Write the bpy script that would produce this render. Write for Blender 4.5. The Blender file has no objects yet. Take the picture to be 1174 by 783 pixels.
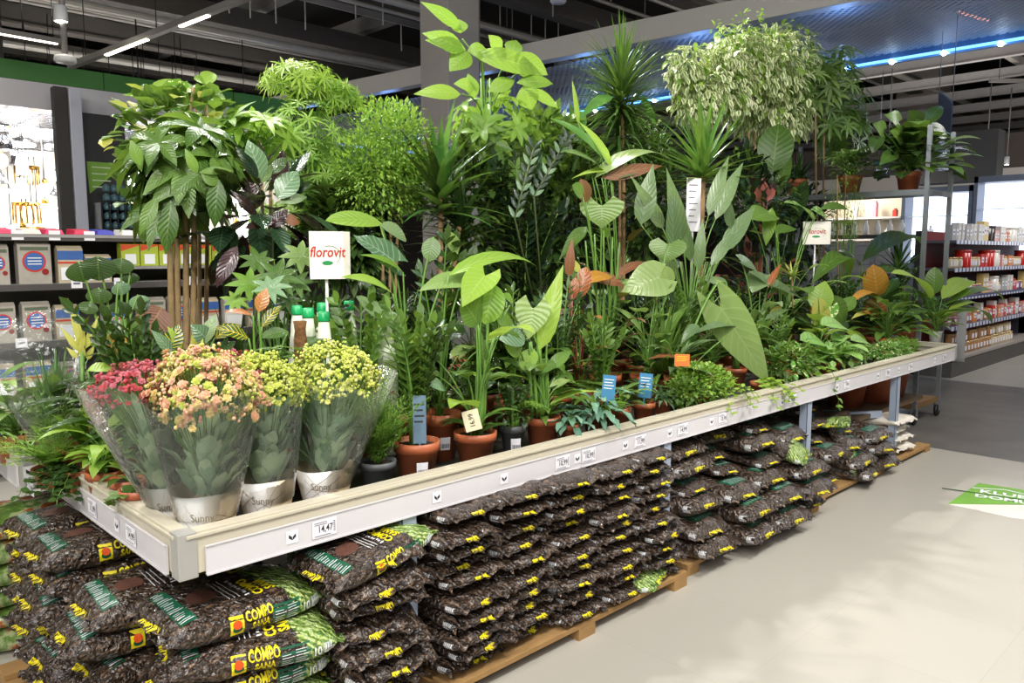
import bpy, bmesh, math, random
from mathutils import Vector, Matrix, noise
from mathutils.bvhtree import BVHTree
PI=math.pi
rng=random.Random(7)
C=bpy.context.scene.collection
# ---------------------------------------------------------------- camera model (1174x783)
FPX=907.; CAMH=1.53; PITCH=math.radians(6.4); AZ=math.radians(45.66)
FW=(math.cos(AZ),math.sin(AZ)); RT=(math.sin(AZ),-math.cos(AZ))
CAM=Vector((-0.794,-2.097,CAMH))
def ray(px,py):
    u=(px-587)/FPX; v=(391.5-py)/FPX
    fh=math.cos(PITCH)+v*math.sin(PITCH); up=-math.sin(PITCH)+v*math.cos(PITCH)
    return Vector((FW[0]*fh+RT[0]*u, FW[1]*fh+RT[1]*u, up))
def onz(px,py,z):
    d=ray(px,py); return CAM+d*((z-CAM.z)/d.z)
def ony(px,py,y):
    d=ray(px,py); return CAM+d*((y-CAM.y)/d.y)
def onx(px,py,x):
    d=ray(px,py); return CAM+d*((x-CAM.x)/d.x)
def pxm(p):   # metres per pixel at point p
    q=Vector(p)-CAM
    return (q.x*FW[0]+q.y*FW[1])*math.cos(PITCH)/FPX-q.z*math.sin(PITCH)/FPX
# ---------------------------------------------------------------- materials
def lin(c):
    if isinstance(c,str):
        c=tuple(int(c[i:i+2],16)/255 for i in (0,2,4))
    return tuple((x/12.92 if x<=.04045 else ((x+.055)/1.055)**2.4) for x in c)+(1,)
class NT:
    def __init__(s,name):
        s.m=bpy.data.materials.new(name); s.m.use_nodes=True
        s.t=s.m.node_tree; s.t.nodes.clear()
        s.out=s.n('ShaderNodeOutputMaterial')
    def n(s,typ,**kw):
        nd=s.t.nodes.new(typ)
        for k,v in kw.items(): setattr(nd,k,v)
        return nd
    def l(s,a,b): s.t.links.new(a,b)
    def set(s,sock,v):
        if hasattr(v,'is_output') or isinstance(v,bpy.types.NodeSocket): s.l(v,sock)
        else: sock.default_value=v
    def math(s,op,a,b=None,c=None):
        nd=s.n('ShaderNodeMath',operation=op)
        s.set(nd.inputs[0],a)
        if b is not None: s.set(nd.inputs[1],b)
        if c is not None: s.set(nd.inputs[2],c)
        return nd.outputs[0]
    def mix(s,f,a,b):
        nd=s.n('ShaderNodeMix',data_type='RGBA')
        s.set(nd.inputs[0],f); s.set(nd.inputs[6],a); s.set(nd.inputs[7],b)
        return nd.outputs[2]
    def ramp(s,f,stops):
        nd=s.n('ShaderNodeValToRGB'); e=nd.color_ramp.elements
        while len(e)<len(stops): e.new(.5)
        for i,(p,c) in enumerate(stops):
            e[i].position=p; e[i].color=lin(c)
        s.l(f,nd.inputs[0]); return nd.outputs[0]
    def noise(s,scale,detail=3,vec=None,rough=.5):
        nd=s.n('ShaderNodeTexNoise'); nd.inputs['Scale'].default_value=scale; nd.inputs['Detail'].default_value=detail
        nd.inputs['Roughness'].default_value=rough
        if vec is not None: s.l(vec,nd.inputs['Vector'])
        return nd.outputs[0]
    def coord(s,k='Object'): return s.n('ShaderNodeTexCoord').outputs[k]
    def mapping(s,vec,scale=(1,1,1),loc=(0,0,0),rot=(0,0,0)):
        nd=s.n('ShaderNodeMapping'); s.l(vec,nd.inputs[0])
        nd.inputs['Scale'].default_value=scale; nd.inputs['Location'].default_value=loc; nd.inputs['Rotation'].default_value=rot
        return nd.outputs[0]
    def bsdf(s,col,rough=.5,metal=0,spec=.5,**kw):
        p=s.n('ShaderNodeBsdfPrincipled')
        s.set(p.inputs['Base Color'],col); s.set(p.inputs['Roughness'],rough)
        s.set(p.inputs['Metallic'],metal); p.inputs['Specular IOR Level'].default_value=spec
        for k,v in kw.items(): s.set(p.inputs[k.replace('_',' ')],v)
        return p
    def bump(s,h,strength=.3,dist=.01):
        b=s.n('ShaderNodeBump'); b.inputs['Strength'].default_value=strength; b.inputs['Distance'].default_value=dist
        s.l(h,b.inputs['Height']); return b.outputs[0]
    def done(s,shader):
        s.l(shader.outputs[0] if hasattr(shader,'outputs') else shader,s.out.inputs[0]); return s.m
_mc={}
def plain(name,col,rough=.5,metal=0,var=.12,scale=8,spec=.5,bump=0):
    key=(name,)
    if key in _mc: return _mc[key]
    t=NT(name); c=lin(col); n=t.noise(scale,4,t.coord())
    a=tuple(x*(1-var) for x in c[:3])+(1,); b=tuple(min(1,x*(1+var)) for x in c[:3])+(1,)
    p=t.bsdf(t.mix(n,a,b),rough,metal,spec)
    if bump: t.l(t.bump(n,bump),p.inputs['Normal'])
    _mc[key]=t.done(p); return _mc[key]
def emis(name,col,strength):
    key=(name,)
    if key in _mc: return _mc[key]
    t=NT(name); e=t.n('ShaderNodeEmission'); e.inputs[0].default_value=lin(col); e.inputs[1].default_value=strength
    n=t.noise(3,1,t.coord()); mm=t.math('MULTIPLY_ADD',n,.1*strength,.95*strength); t.l(mm,e.inputs[1])
    _mc[key]=t.done(e); return _mc[key]
# ---------------------------------------------------------------- mesh builder
class MB:
    def __init__(s): s.v=[];s.f=[];s.uv=[];s.r=[];s.mi=[];s.m=0;s.cr=.5;s.sm=True
    def face(s,idx,uvs=None):
        s.f.append(idx); s.mi.append(s.m)
        if uvs is None: uvs=[(.5,.5)]*len(idx)
        s.uv.extend(uvs); s.r.extend([s.cr]*len(idx))
    def verts(s,pts):
        k=len(s.v); s.v.extend([tuple(p) for p in pts]); return k
    def box(s,a,b):
        x0,y0,z0=a;x1,y1,z1=b
        k=s.verts([(x0,y0,z0),(x1,y0,z0),(x1,y1,z0),(x0,y1,z0),(x0,y0,z1),(x1,y0,z1),(x1,y1,z1),(x0,y1,z1)])
        for q in ((0,3,2,1),(4,5,6,7),(0,1,5,4),(1,2,6,5),(2,3,7,6),(3,0,4,7)):
            s.face([k+i for i in q],[(0,0),(1,0),(1,1),(0,1)])
        return s
    def obox(s,c,ax,ay,az):
        c=Vector(c);ax=Vector(ax);ay=Vector(ay);az=Vector(az)
        k=s.verts([c-ax-ay-az,c+ax-ay-az,c+ax+ay-az,c-ax+ay-az,c-ax-ay+az,c+ax-ay+az,c+ax+ay+az,c-ax+ay+az])
        for q in ((0,3,2,1),(4,5,6,7),(0,1,5,4),(1,2,6,5),(2,3,7,6),(3,0,4,7)):
            s.face([k+i for i in q],[(0,0),(1,0),(1,1),(0,1)])
        return s
    def bar(s,p,q,w,h,up=(0,0,1)):
        p=Vector(p);q=Vector(q);d=(q-p);L=d.length
        if L<1e-6: return s
        d/=L; sd=d.cross(Vector(up))
        if sd.length<1e-3: sd=d.cross(Vector((1,0,0)))
        sd.normalize(); u=sd.cross(d)
        return s.obox((p+q)/2,d*L/2,sd*w/2,u*h/2)
    def tube(s,pts,r,n=6,cap=True):
        pts=[Vector(p) for p in pts]; m=len(pts)
        rs=r if isinstance(r,(list,tuple)) else [r]*m
        up=Vector((0,0,1)); k0=len(s.v); prev=None
        for i,p in enumerate(pts):
            d=(pts[min(i+1,m-1)]-pts[max(i-1,0)])
            if d.length<1e-9: d=Vector((0,0,1))
            d.normalize()
            if prev is None:
                a=d.cross(Vector((0.3,1,0.1)))
                if a.length<.1: a=d.cross(Vector((1,0,0)))
            else: a=prev-d*prev.dot(d)
            if a.length<1e-6: a=d.orthogonal()
            a.normalize(); prev=a; b=d.cross(a)
            s.v.extend([tuple(p+(a*math.cos(2*PI*j/n)+b*math.sin(2*PI*j/n))*rs[i]) for j in range(n)])
        for i in range(m-1):
            for j in range(n):
                j2=(j+1)%n
                s.face([k0+i*n+j,k0+i*n+j2,k0+(i+1)*n+j2,k0+(i+1)*n+j],[(.5,i/(m-1))]*4)
        if cap:
            s.face([k0+j for j in range(n)][::-1]); s.face([k0+(m-1)*n+j for j in range(n)])
        return s
    def lathe(s,prof,c=(0,0,0),n=24,closed=False):
        k0=len(s.v); m=len(prof)
        for (r,z) in prof:
            for j in range(n):
                a=2*PI*j/n; s.v.append((c[0]+r*math.cos(a),c[1]+r*math.sin(a),c[2]+z))
        for i in range(m-1):
            for j in range(n):
                j2=(j+1)%n
                s.face([k0+i*n+j,k0+i*n+j2,k0+(i+1)*n+j2,k0+(i+1)*n+j],
                    [(j/n,i/(m-1)),((j+1)/n,i/(m-1)),((j+1)/n,(i+1)/(m-1)),(j/n,(i+1)/(m-1))])
        if prof[0][0]>1e-5: s.face([k0+j for j in range(n)][::-1])
        if prof[-1][0]>1e-5: s.face([k0+(m-1)*n+j for j in range(n)])
        return s
    def ball(s,c,r,seg=6,rings=4,sc=(1,1,1)):
        k0=len(s.v)
        s.v.append((c[0],c[1],c[2]+r*sc[2]))
        for i in range(1,rings):
            t=PI*i/rings
            for j in range(seg):
                a=2*PI*j/seg
                s.v.append((c[0]+r*sc[0]*math.sin(t)*math.cos(a),c[1]+r*sc[1]*math.sin(t)*math.sin(a),c[2]+r*sc[2]*math.cos(t)))
        s.v.append((c[0],c[1],c[2]-r*sc[2])); last=len(s.v)-1
        for j in range(seg):
            s.face([k0,k0+1+j,k0+1+(j+1)%seg])
            b=k0+1+(rings-2)*seg
            s.face([last,b+(j+1)%seg,b+j])
        for i in range(rings-2):
            for j in range(seg):
                a=k0+1+i*seg
                s.face([a+j,a+seg+j,a+seg+(j+1)%seg,a+(j+1)%seg])
        return s
    # ribbon leaf: centre points, side vectors, normals, half widths, backward shift of the edge
    def ribbon(s,pts,sides,norms,hw,fold=.15,back=None,nc=1,vs=None,ruffle=0,dirv=None):
        m=len(pts); k0=len(s.v); cols=2*nc+1
        for i in range(m):
            for j in range(-nc,nc+1):
                a=j/nc; w=hw[i]*a
                p=pts[i]+sides[i]*w+norms[i]*(abs(w)*fold*(1.0 if nc==1 else (1.1-.35*abs(a))))
                if back is not None: p=p+dirv*(-back[i]*abs(a)**1.3)
                if ruffle: p=p+norms[i]*(ruffle*abs(a)*math.sin(i*2.1+j))
                s.v.append((p.x,p.y,p.z))
        for i in range(m-1):
            v0=i/(m-1) if vs is None else vs[i]; v1=(i+1)/(m-1) if vs is None else vs[i+1]
            for j in range(cols-1):
                u0=j/(cols-1);u1=(j+1)/(cols-1)
                s.face([k0+i*cols+j,k0+i*cols+j+1,k0+(i+1)*cols+j+1,k0+(i+1)*cols+j],[(u0,v0),(u1,v0),(u1,v1),(u0,v1)])
    def build(s,name,mats,parent=None,smooth=True,bevel=0,origin=None,solid=0):
        me=bpy.data.meshes.new(name)
        vv=s.v
        if origin is not None:
            o=Vector(origin); vv=[(a-o.x,b-o.y,c-o.z) for a,b,c in s.v]
        me.from_pydata(vv,[],s.f)
        if not isinstance(mats,(list,tuple)): mats=[mats]
        for m in mats: me.materials.append(m)
        if len(mats)>1: me.polygons.foreach_set('material_index',s.mi)
        ul=me.uv_layers.new(name='UVMap'); flat=[c for t in s.uv for c in t]
        ul.data.foreach_set('uv',flat)
        at=me.attributes.new('rnd','FLOAT','CORNER'); at.data.foreach_set('value',s.r)
        me.polygons.foreach_set('use_smooth',[bool(smooth)]*len(me.polygons))
        me.update()
        o=bpy.data.objects.new(name,me); C.objects.link(o)
        if origin is not None: o.location=origin
        if parent is not None: o.parent=parent
        if bevel:
            b=o.modifiers.new('bevel','BEVEL'); b.width=bevel; b.segments=2; b.limit_method='ANGLE'
        if solid:
            b=o.modifiers.new('thick','SOLIDIFY'); b.thickness=solid
        return o
def tag(o,label=None,cat=None,group=None,kind=None):
    if label: o['label']=label
    if cat: o['category']=cat
    if group: o['group']=group
    if kind: o['kind']=kind
    return o
def empty(name,loc,rz=0,label=None,cat=None,group=None):
    o=bpy.data.objects.new(name,None); C.objects.link(o); o.location=loc; o.rotation_euler=(0,0,rz)
    o.empty_display_size=.05
    return tag(o,label,cat,group)
def dup(root,loc=None,rot=None,scale=None,label=None,group=None):
    r=root.copy(); C.objects.link(r)
    if loc is not None: r.location=loc
    if rot is not None: r.rotation_euler=rot
    if scale is not None: r.scale=scale
    if label: r['label']=label
    if group: r['group']=group
    for ch in list(root.children):
        c=ch.copy(); C.objects.link(c); c.parent=r
        for g in ch.children:
            d=g.copy(); C.objects.link(d); d.parent=c
    return r
def rootcopy(root): pass
# ---------------------------------------------------------------- lettering
_tc={}
def text_tris(s,size=1,bold=0,xs=1,res=2,maxlen=None):
    key=(s,size,bold,xs,res,maxlen)
    if key in _tc: return _tc[key]
    cu=bpy.data.curves.new('t','FONT'); cu.body=s; cu.size=size; cu.resolution_u=res; cu.offset=bold
    cu.align_x='CENTER'; cu.align_y='CENTER'
    ob=bpy.data.objects.new('t',cu); C.objects.link(ob)
    dg=bpy.context.evaluated_depsgraph_get(); me=bpy.data.meshes.new_from_object(ob.evaluated_get(dg))
    vs=[(v.co.x*xs,v.co.y) for v in me.vertices]; fs=[list(p.vertices) for p in me.polygons]
    if maxlen:
        me.calc_loop_triangles(); out=[]
        st=[[vs[i] for i in t.vertices] for t in me.loop_triangles]
        while st:
            t=st.pop(); e=[math.dist(t[i],t[(i+1)%3]) for i in range(3)]; j=e.index(max(e))
            if e[j]>maxlen:
                a,b,c=t[j],t[(j+1)%3],t[(j+2)%3]; m=((a[0]+b[0])/2,(a[1]+b[1])/2); st.append([a,m,c]); st.append([m,b,c])
            else: out.append(t)
        ix={}; vs=[]; fs=[]
        for t in out:
            f=[]
            for p in t:
                k=(round(p[0],6),round(p[1],6))
                if k not in ix: ix[k]=len(vs); vs.append(p)
                f.append(ix[k])
            if len(set(f))==3: fs.append(f)
    bpy.data.objects.remove(ob); bpy.data.curves.remove(cu); bpy.data.meshes.remove(me)
    _tc[key]=(vs,fs); return _tc[key]
def put_text(mb,s,fn,size,bold=0,xs=1,at=(0,0),rot=0,shear=0,maxlen=None):
    """fn(x,y)->3D point"""
    vs,fs=text_tris(s,size,bold,xs,2,maxlen)
    c,sn=math.cos(rot),math.sin(rot); pts=[]
    for x,y in vs:
        x=x+y*shear
        pts.append(fn(at[0]+x*c-y*sn,at[1]+x*sn+y*c))
    k=mb.verts(pts)
    for f in fs: mb.face([k+i for i in f])
def put_rect(mb,fn,x0,y0,x1,y1,nx=4,ny=2):
    k=mb.verts([fn(x0+(x1-x0)*i/nx,y0+(y1-y0)*j/ny) for j in range(ny+1) for i in range(nx+1)])
    for j in range(ny):
        for i in range(nx):
            a=k+j*(nx+1)+i; mb.face([a,a+1,a+nx+2,a+nx+1])
def put_disc(mb,fn,cx,cy,r,n=14,ry=None):
    ry=ry or r
    k=mb.verts([fn(cx,cy)]+[fn(cx+r*math.cos(2*PI*i/n),cy+ry*math.sin(2*PI*i/n)) for i in range(n)])
    for i in range(n): mb.face([k,k+1+i,k+1+(i+1)%n])
def planefn(o,ux,uy,nrm,off=.0008):
    o=Vector(o);ux=Vector(ux).normalized();uy=Vector(uy).normalized();n=Vector(nrm).normalized()
    return lambda x,y:o+ux*x+uy*y+n*off
ORD=['first','second','third','fourth','fifth','sixth','seventh','eighth','ninth','tenth','eleventh','twelfth','thirteenth','fourteenth','fifteenth','sixteenth','seventeenth','eighteenth','nineteenth','twentieth','twenty-first','twenty-second','twenty-third','twenty-fourth','twenty-fifth','twenty-sixth','twenty-seventh','twenty-eighth','twenty-ninth','thirtieth','thirty-first','thirty-second','thirty-third','thirty-fourth']+['thirty-'+w for w in ('fifth','sixth','seventh','eighth','ninth')]+['fortieth']+['forty-'+w for w in ('first','second','third','fourth','fifth','sixth','seventh','eighth','ninth')]
# ================================================================ SETTING
def m_floor():
    t=NT('floor_tiles'); co=t.coord()
    br=t.n('ShaderNodeTexBrick'); t.l(t.mapping(co,(1,1,1),(.2,.15,0)),br.inputs[0])
    br.offset=0; br.inputs['Scale'].default_value=1; br.inputs['Brick Width'].default_value=.6; br.inputs['Row Height'].default_value=.6
    br.inputs['Mortar Size'].default_value=.0015; br.inputs['Mortar Smooth'].default_value=.3
    br.inputs['Color1'].default_value=lin('aaa69d'); br.inputs['Color2'].default_value=lin('ada9a0'); br.inputs['Mortar'].default_value=lin('9f9b91')
    n=t.noise(2.2,6,co,.6); n2=t.noise(40,4,t.mapping(co,(1,.25,1)),.7)
    c=t.mix(t.math('MULTIPLY',n,.35),br.outputs[0],lin('a8a294'))
    sp=t.math('GREATER_THAN',n2,.72); c=t.mix(t.math('MULTIPLY',sp,.35),c,lin('8c8474'))
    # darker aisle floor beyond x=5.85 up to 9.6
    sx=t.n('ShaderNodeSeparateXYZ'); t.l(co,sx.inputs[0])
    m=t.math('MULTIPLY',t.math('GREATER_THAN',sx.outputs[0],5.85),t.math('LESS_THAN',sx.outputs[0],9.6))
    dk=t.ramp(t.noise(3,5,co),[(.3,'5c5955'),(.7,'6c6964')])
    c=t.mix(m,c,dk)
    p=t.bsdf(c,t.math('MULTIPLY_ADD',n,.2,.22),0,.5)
    return t.done(p)
mb=MB(); mb.box((-8,-8,-.1),(32,24,0)); tag(mb.build('floor',m_floor(),smooth=False),kind='structure')
M_dark=plain('dark_ceiling_paint','2b2826',.9)
mb=MB(); mb.box((-8,-8,7.0),(32,24,7.1)); tag(mb.build('ceiling',M_dark,smooth=False),kind='structure')
M_wallg=plain('grey_wall_paint','4a443e',.8)
mb=MB(); mb.box((-8,24,0),(32,24.1,7)); tag(mb.build('wall_back',M_wallg,smooth=False),kind='structure')
mb=MB(); mb.box((32,-8,0),(32.1,24,7)); tag(mb.build('wall_right',plain('brown_wall_paint','5a5048',.8),smooth=False),kind='structure')
mb=MB(); mb.box((-8.1,-8,0),(-8,24,7)); tag(mb.build('wall_left',M_wallg,smooth=False),kind='structure')
mb=MB(); mb.box((-8,-8.1,0),(32,-8,7)); tag(mb.build('wall_front',M_wallg,smooth=False),kind='structure')
tn=[0]
def struct(mb,mat,bevel=0,name='trim'):
    tn[0]+=1
    return tag(mb.build('%s_%d'%(name,tn[0]),mat,smooth=False,bevel=bevel),kind='structure')
M_steel=plain('grey_steel_beam','8d8a88',.5,.1)
M_stl2=plain('dim_steel_beam','7a7672',.6,.1)
M_pipe=plain('pale_pipe','a7a39b',.5,.2)
M_blk=plain('black_steel','141414',.5)
# roof joists along X (left of the picture) and Y (right)
for k,(y,z) in enumerate([(5.5,5.9),(7.5,5.9),(9.5,5.9),(12,5.9),(14.5,5.9),(17,5.9)]):
    mb=MB(); mb.box((-6,y-.11,z-.32),(30,y+.11,z)); mb.box((-6,y-.16,z-.36),(30,y+.16,z-.32)); struct(mb,plain('roof_joist_paint','57524d',.7))
for k in range(12):
    y=4.6+k*1.15; z=5.3+.25*((k*7)%3)
    mb=MB(); mb.tube([(-6,y,z),(30,y,z)],.035 if k%3 else .06,8); struct(mb,M_pipe)
for k in range(9):
    x=10.9+k*1.75; z=4.75
    mb=MB(); mb.box((x,-7,z),(x+.06,20,z+.16)); mb.box((x-.03,-7,z-.015),(x+.09,20,z)); struct(mb,M_steel)
for k,y in enumerate([-1.2,2.1,6.2,10.4]):
    mb=MB(); mb.box((9.9,y,4.98),(30,y+.1,5.12)); struct(mb,M_pipe)
for k in range(7):
    x=-4.5+k*2.2
    mb=MB(); mb.box((x,3.5,6.0),(x+.2,22,6.3)); struct(mb,M_stl2)
# hanging rods between pipes
mb=MB()
for k in range(60):
    x=rng.uniform(-3,12);y=rng.choice([5.75,6.9,8.05,9.2,10.35]);mb.tube([(x,y,5.3),(x,y,6.9)],.012,5)
tag(mb.build('trim_rods',M_pipe),kind='structure')
# big pale bulkhead beam running away to the left
p0=Vector((7.55,-.6,4.0)); p1=Vector((5.95,13.2,4.0)); M_bulk=plain('pale_grey_bulkhead','b2afac',.45,0,.05,3)
d=(p1-p0).normalized(); sd=d.cross(Vector((0,0,1)))
mb=MB(); mb.obox((p0+p1)/2+Vector((0,0,.13))+sd*.09,d*(p1-p0).length/2,sd*.09,Vector((0,0,.13))); struct(mb,M_bulk,.01)
# mesh soffit between bulkhead and LED edge
def m_mesh():
    t=NT('perforated_mesh'); co=t.coord(); w=[]
    for ax,rot in ((0,0.78),(1,-.78)):
        wv=t.n('ShaderNodeTexWave'); wv.inputs['Scale'].default_value=4.5; t.l(t.mapping(co,(1,1,1),(0,0,0),(0,0,rot)),wv.inputs[0]); w.append(wv.outputs[1])
    mx=t.math('MAXIMUM',w[0],w[1]); a=t.math('GREATER_THAN',mx,.66)
    p=t.bsdf(lin('a9adb5'),.6,.2); p.inputs['Alpha'].default_value=1; t.l(a,p.inputs['Alpha'])
    return t.done(p)
LX=9.85
mb=MB(); mb.box((7.3,-4,4.02),(LX-.05,15,4.03)); struct(mb,m_mesh())
mb=MB(); mb.box((LX-.05,-4,3.9),(LX+.03,15,4.06)); struct(mb,plain('blue_grey_edge_trim','5d7fa6',.3,.5))
for k in range(9):   # frame bars of the soffit
    y=-3+k*2.1; mb=MB(); mb.box((7.4,y,4.05),(LX,y+.07,4.16)); struct(mb,M_steel)
# LED strip below the edge
root=empty('led_light_strip',(LX-.09,0,3.93),0,'blue-white LED light strip along the mesh ceiling edge','light')
mb=MB(); mb.box((-.02,-3.9,-.012),(.02,7.6,.012)); mb.build('strip',emis('led_blue','6ab2ff',3.2),root,smooth=False)
for i in range(18):
    mb=MB(); mb.ball((0,-2.9+i*.60,-.02),.034,8,6); mb.build('led_lamp',emis('led_white','cfe6ff',40),root)
# green fascia beam with bright soffit (far left)
GY=10.1
a=ony(-60,60,GY);z1=ony(0,66,GY).z;z0=ony(0,88,GY).z
mb=MB(); mb.box((-2,GY,z0),(6.1,GY+.5,z1)); struct(mb,plain('green_fascia_paint','3f7a34',.5,0,.08,2),.005)
mb=MB(); mb.box((-2,GY+.02,z0-.35),(5.2,GY+.3,z0-.002)); struct(mb,plain('white_glossy_soffit','d9d6da',.2,.1,.04,2))
for x in (.9,3.1,5.0):
    mb=MB(); mb.box((x,GY-.006,z0),(x+.012,GY,z1)); struct(mb,plain('panel_joint_dark','234a20',.7))
# dark column with green triangle, white post
ca=ony(98,200,GY-.1); cb=ony(146,200,GY-.1)
root=empty('dark_column_cladding',(ca.x,GY-.1,0),0,'dark grey wall panel with a green triangular sign, beyond the shelves','wall panel')
w=cb.x-ca.x
mb=MB(); mb.box((0,0,0),(w,.3,z0-.35)); mb.build('panel',plain('anthracite_panel','353434',.6),root,smooth=False,bevel=.01)
zt=ony(100,185,GY-.1).z; zb2=ony(104,222,GY-.1).z
k=MB(); i=k.verts([(0.02,-.012,zt),(w*.98,-.012,zt),(0.04,-.012,zb2)]); k.face([i,i+2,i+1]); i=k.verts([(0.02,-.001,zt),(w*.98,-.001,zt),(0.04,-.001,zb2)]); k.face([i,i+1,i+2])
k.build('green_triangle',plain('lime_green_sign','7fae3c',.5,0,.05),root,smooth=False)
k=MB()
for j in range(4): k.box((.08,-.016,zt-.08-j*.09),(.42-.05*j,-.012,zt-.065-j*.09))
k.build('sign_text_lines',plain('pale_lettering','d7e3c0',.5),root,smooth=False)
pa=ony(86,200,GY-.4)
mb=MB(); mb.box((pa.x-.03,GY-.45,0),(pa.x+.12,GY-.3,z0-.1)); struct(mb,plain('white_post_paint','c3c6d2',.35,0,.05),.01)
mb=MB(); mb.box((pa.x-.2,GY-.42,0),(pa.x-.04,GY-.26,z0-.1)); struct(mb,plain('dark_post_paint','3a3632',.6),.01)
# bottle rack at column foot
root=empty('bottle_display_rack',(ca.x+.05,GY-.5,0),0,'dark rack of stacked small teal jars below the green triangle sign','display rack')
zb3=ony(120,262,GY-.5).z; zt3=ony(120,232,GY-.5).z
mb=MB(); mb.box((0,0,0),(w,.3,zb3))
for i in range(6): mb.box((i*w/5.4,0,zb3),(i*w/5.4+.02,.3,zt3))
mb.build('frame',M_blk,root,smooth=False)
for r_ in range(5):
    for c_ in range(5):
        mb=MB(); mb.lathe([(.0,0),(.045,0),(.05,.02),(.05,.07),(.02,.09),(.02,.1),(0,.1)],(.1+c_*w/5.4,.06,zb3+.005+r_*.125),10)
        mb.build('jar',plain('teal_jar_glass','4f7078',.2,0,.2,30),root)
# grey square column behind the plants
e=ony(513,50,5.3)
def m_col():
    t=NT('column_render'); co=t.coord(); c=t.mix(t.noise(5,4,co),lin('8b8682'),lin('979290'))
    return t.done(t.bsdf(c,.6))
mb=MB(); mb.box((e.x,e.y,0),(e.x+.5,e.y+.52,7)); struct(mb,m_col(),.012)
mb=MB(); mb.box((e.x+.5,e.y+.05,0),(e.x+.56,e.y+.12,7)); struct(mb,plain('brown_conduit','6d6252',.5))
mb=MB(); mb.box((1.55,13,3),(2.55,14,7)); struct(mb,plain('far_dark_column','2b2827',.8))
# right column
e2=ony(1128,150,6.5)
mb=MB(); mb.box((21,5,0),(22,6,7)); struct(mb,plain('far_grey_column','8a8178',.6))
# pale bulkhead over right shops
mb=MB(); mb.box((19,-6,2.75),(19.3,14,3.35)); struct(mb,plain('pale_shopfront_fascia','b7afa6',.5,0,.04,1))
mb=MB(); mb.box((19.1,-6,3.35),(19.5,14,4.1)); struct(mb,plain('brown_fascia','4a4039',.7))
# ---------------- suspended light tracks
def track(name,a,b,lab,lamp=None):
    a=Vector(a);b=Vector(b); root=empty(name,a,0,lab,'light')
    mb=MB(); mb.bar((0,0,0),b-a,.07,.06); mb.build('rail',plain('grey_light_rail','77736f',.4,.4),root,smooth=False)
    if lamp:
        for f0,f1 in lamp:
            mb=MB(); mb.bar((b-a)*f0+Vector((0,0,-.034)),(b-a)*f1+Vector((0,0,-.034)),.045,.012); mb.build('tube_lamp',emis('warm_tube','fff1dc',9),root,smooth=False)
    for f in (.1,.5,.9):
        mb=MB(); p=(b-a)*f; mb.tube([p,p+Vector((0,0,1.6))],.006,5); mb.build('hanger',M_blk,root)
track('suspended_light_rail',ony(80,76,8.2),ony(300,-10,5.2),'long grey suspended rail with lit tubes, upper left above the pachira','x' and [(.22,.45),(.62,.76)])
track('suspended_light_rail',ony(-20,32,9),ony(70,48,9),'short dim suspended tube rail at the top left corner',[(0.05,.95)])
track('suspended_light_rail',(16.5,1.2,4.55),(15.3,2.3,4.55),'short orange-lit tube hanging at the upper right',None)
p=onx(1097,13,13.5);q=onx(1145,28,13.5)
root=empty('orange_tube_lamp',p,0,'thin orange lit tube lamp seen through the mesh ceiling','lamp')
mb=MB(); mb.tube([(0,0,0),q-p],.02,8); mb.build('tube',emis('orange_tube','ff9a5a',5),root)
mb=MB(); mb.tube([(0,0,.0),(0,0,.9)],.005,5); mb.build('hanger',M_blk,root)
# bright round spot, top left
def spot_lamp(loc,lab,rad=.06,e=120):
    root=empty('ceiling_spotlight',loc,0,lab,'spotlight')
    mb=MB(); mb.lathe([(0,.16),(rad*.9,.16),(rad,.02),(rad,0),(rad*.85,0),(rad*.8,.03),(0,.03)],n=16); mb.build('housing',plain('white_lamp_housing','cfcfcf',.4),root)
    mb=MB(); mb.ball((0,0,.01),rad*.72,10,6,(1,1,.5)); mb.build('lamp',emis('spot_glow_%d'%e,'fff6e8',e),root)
    mb=MB(); mb.tube([(0,0,.16),(0,0,1.5)],.012,6); mb.build('stem',M_stl2,root)
    return root
spot_lamp(ony(70,25,7.4),'bright starry spotlight at the top left under the roof',.07,200)
sp=ony(75,70,7.4)
root=empty('round_ceiling_fitting',sp,0,'small white round fitting hanging above the green fascia','fitting')
mb=MB(); mb.lathe([(0,.06),(.10,.05),(.11,.0),(.09,-.02),(0,-.02)],n=20); mb.build('dish',plain('white_plastic_fitting','d5d5d2',.4),root)
mb=MB(); mb.tube([(0,0,.05),(0,0,1.2)],.03,8); mb.build('stem',M_stl2,root)
sp=ony(640,2,6)
root=empty('round_smoke_detector',sp,0,'white round detector dish hanging at the top middle','detector')
mb=MB(); mb.lathe([(0,.05),(.1,.045),(.12,.01),(.1,-.02),(0,-.025)],n=20); mb.build('dish',plain('white_plastic_fitting','d5d5d2',.4),root)
mb=MB(); mb.tube([(0,0,.04),(0,0,1.5)],.01,6); mb.build('hanger',M_stl2,root)
for i,(x,y) in enumerate([(915,596),(993,618)]):
    pass
for i,(a_,b_) in enumerate([((1131,183)),((1154,189)),((1020,168))]):
    pp=onx(a_,b_,17.5); spot_lamp(pp,['small glowing spotlight above the lit cabinets, left of two at the right edge','small glowing spotlight above the lit cabinets, nearest the right edge','small glowing spotlight beside the hanging pothos leaves'][i],.05,40)
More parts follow.
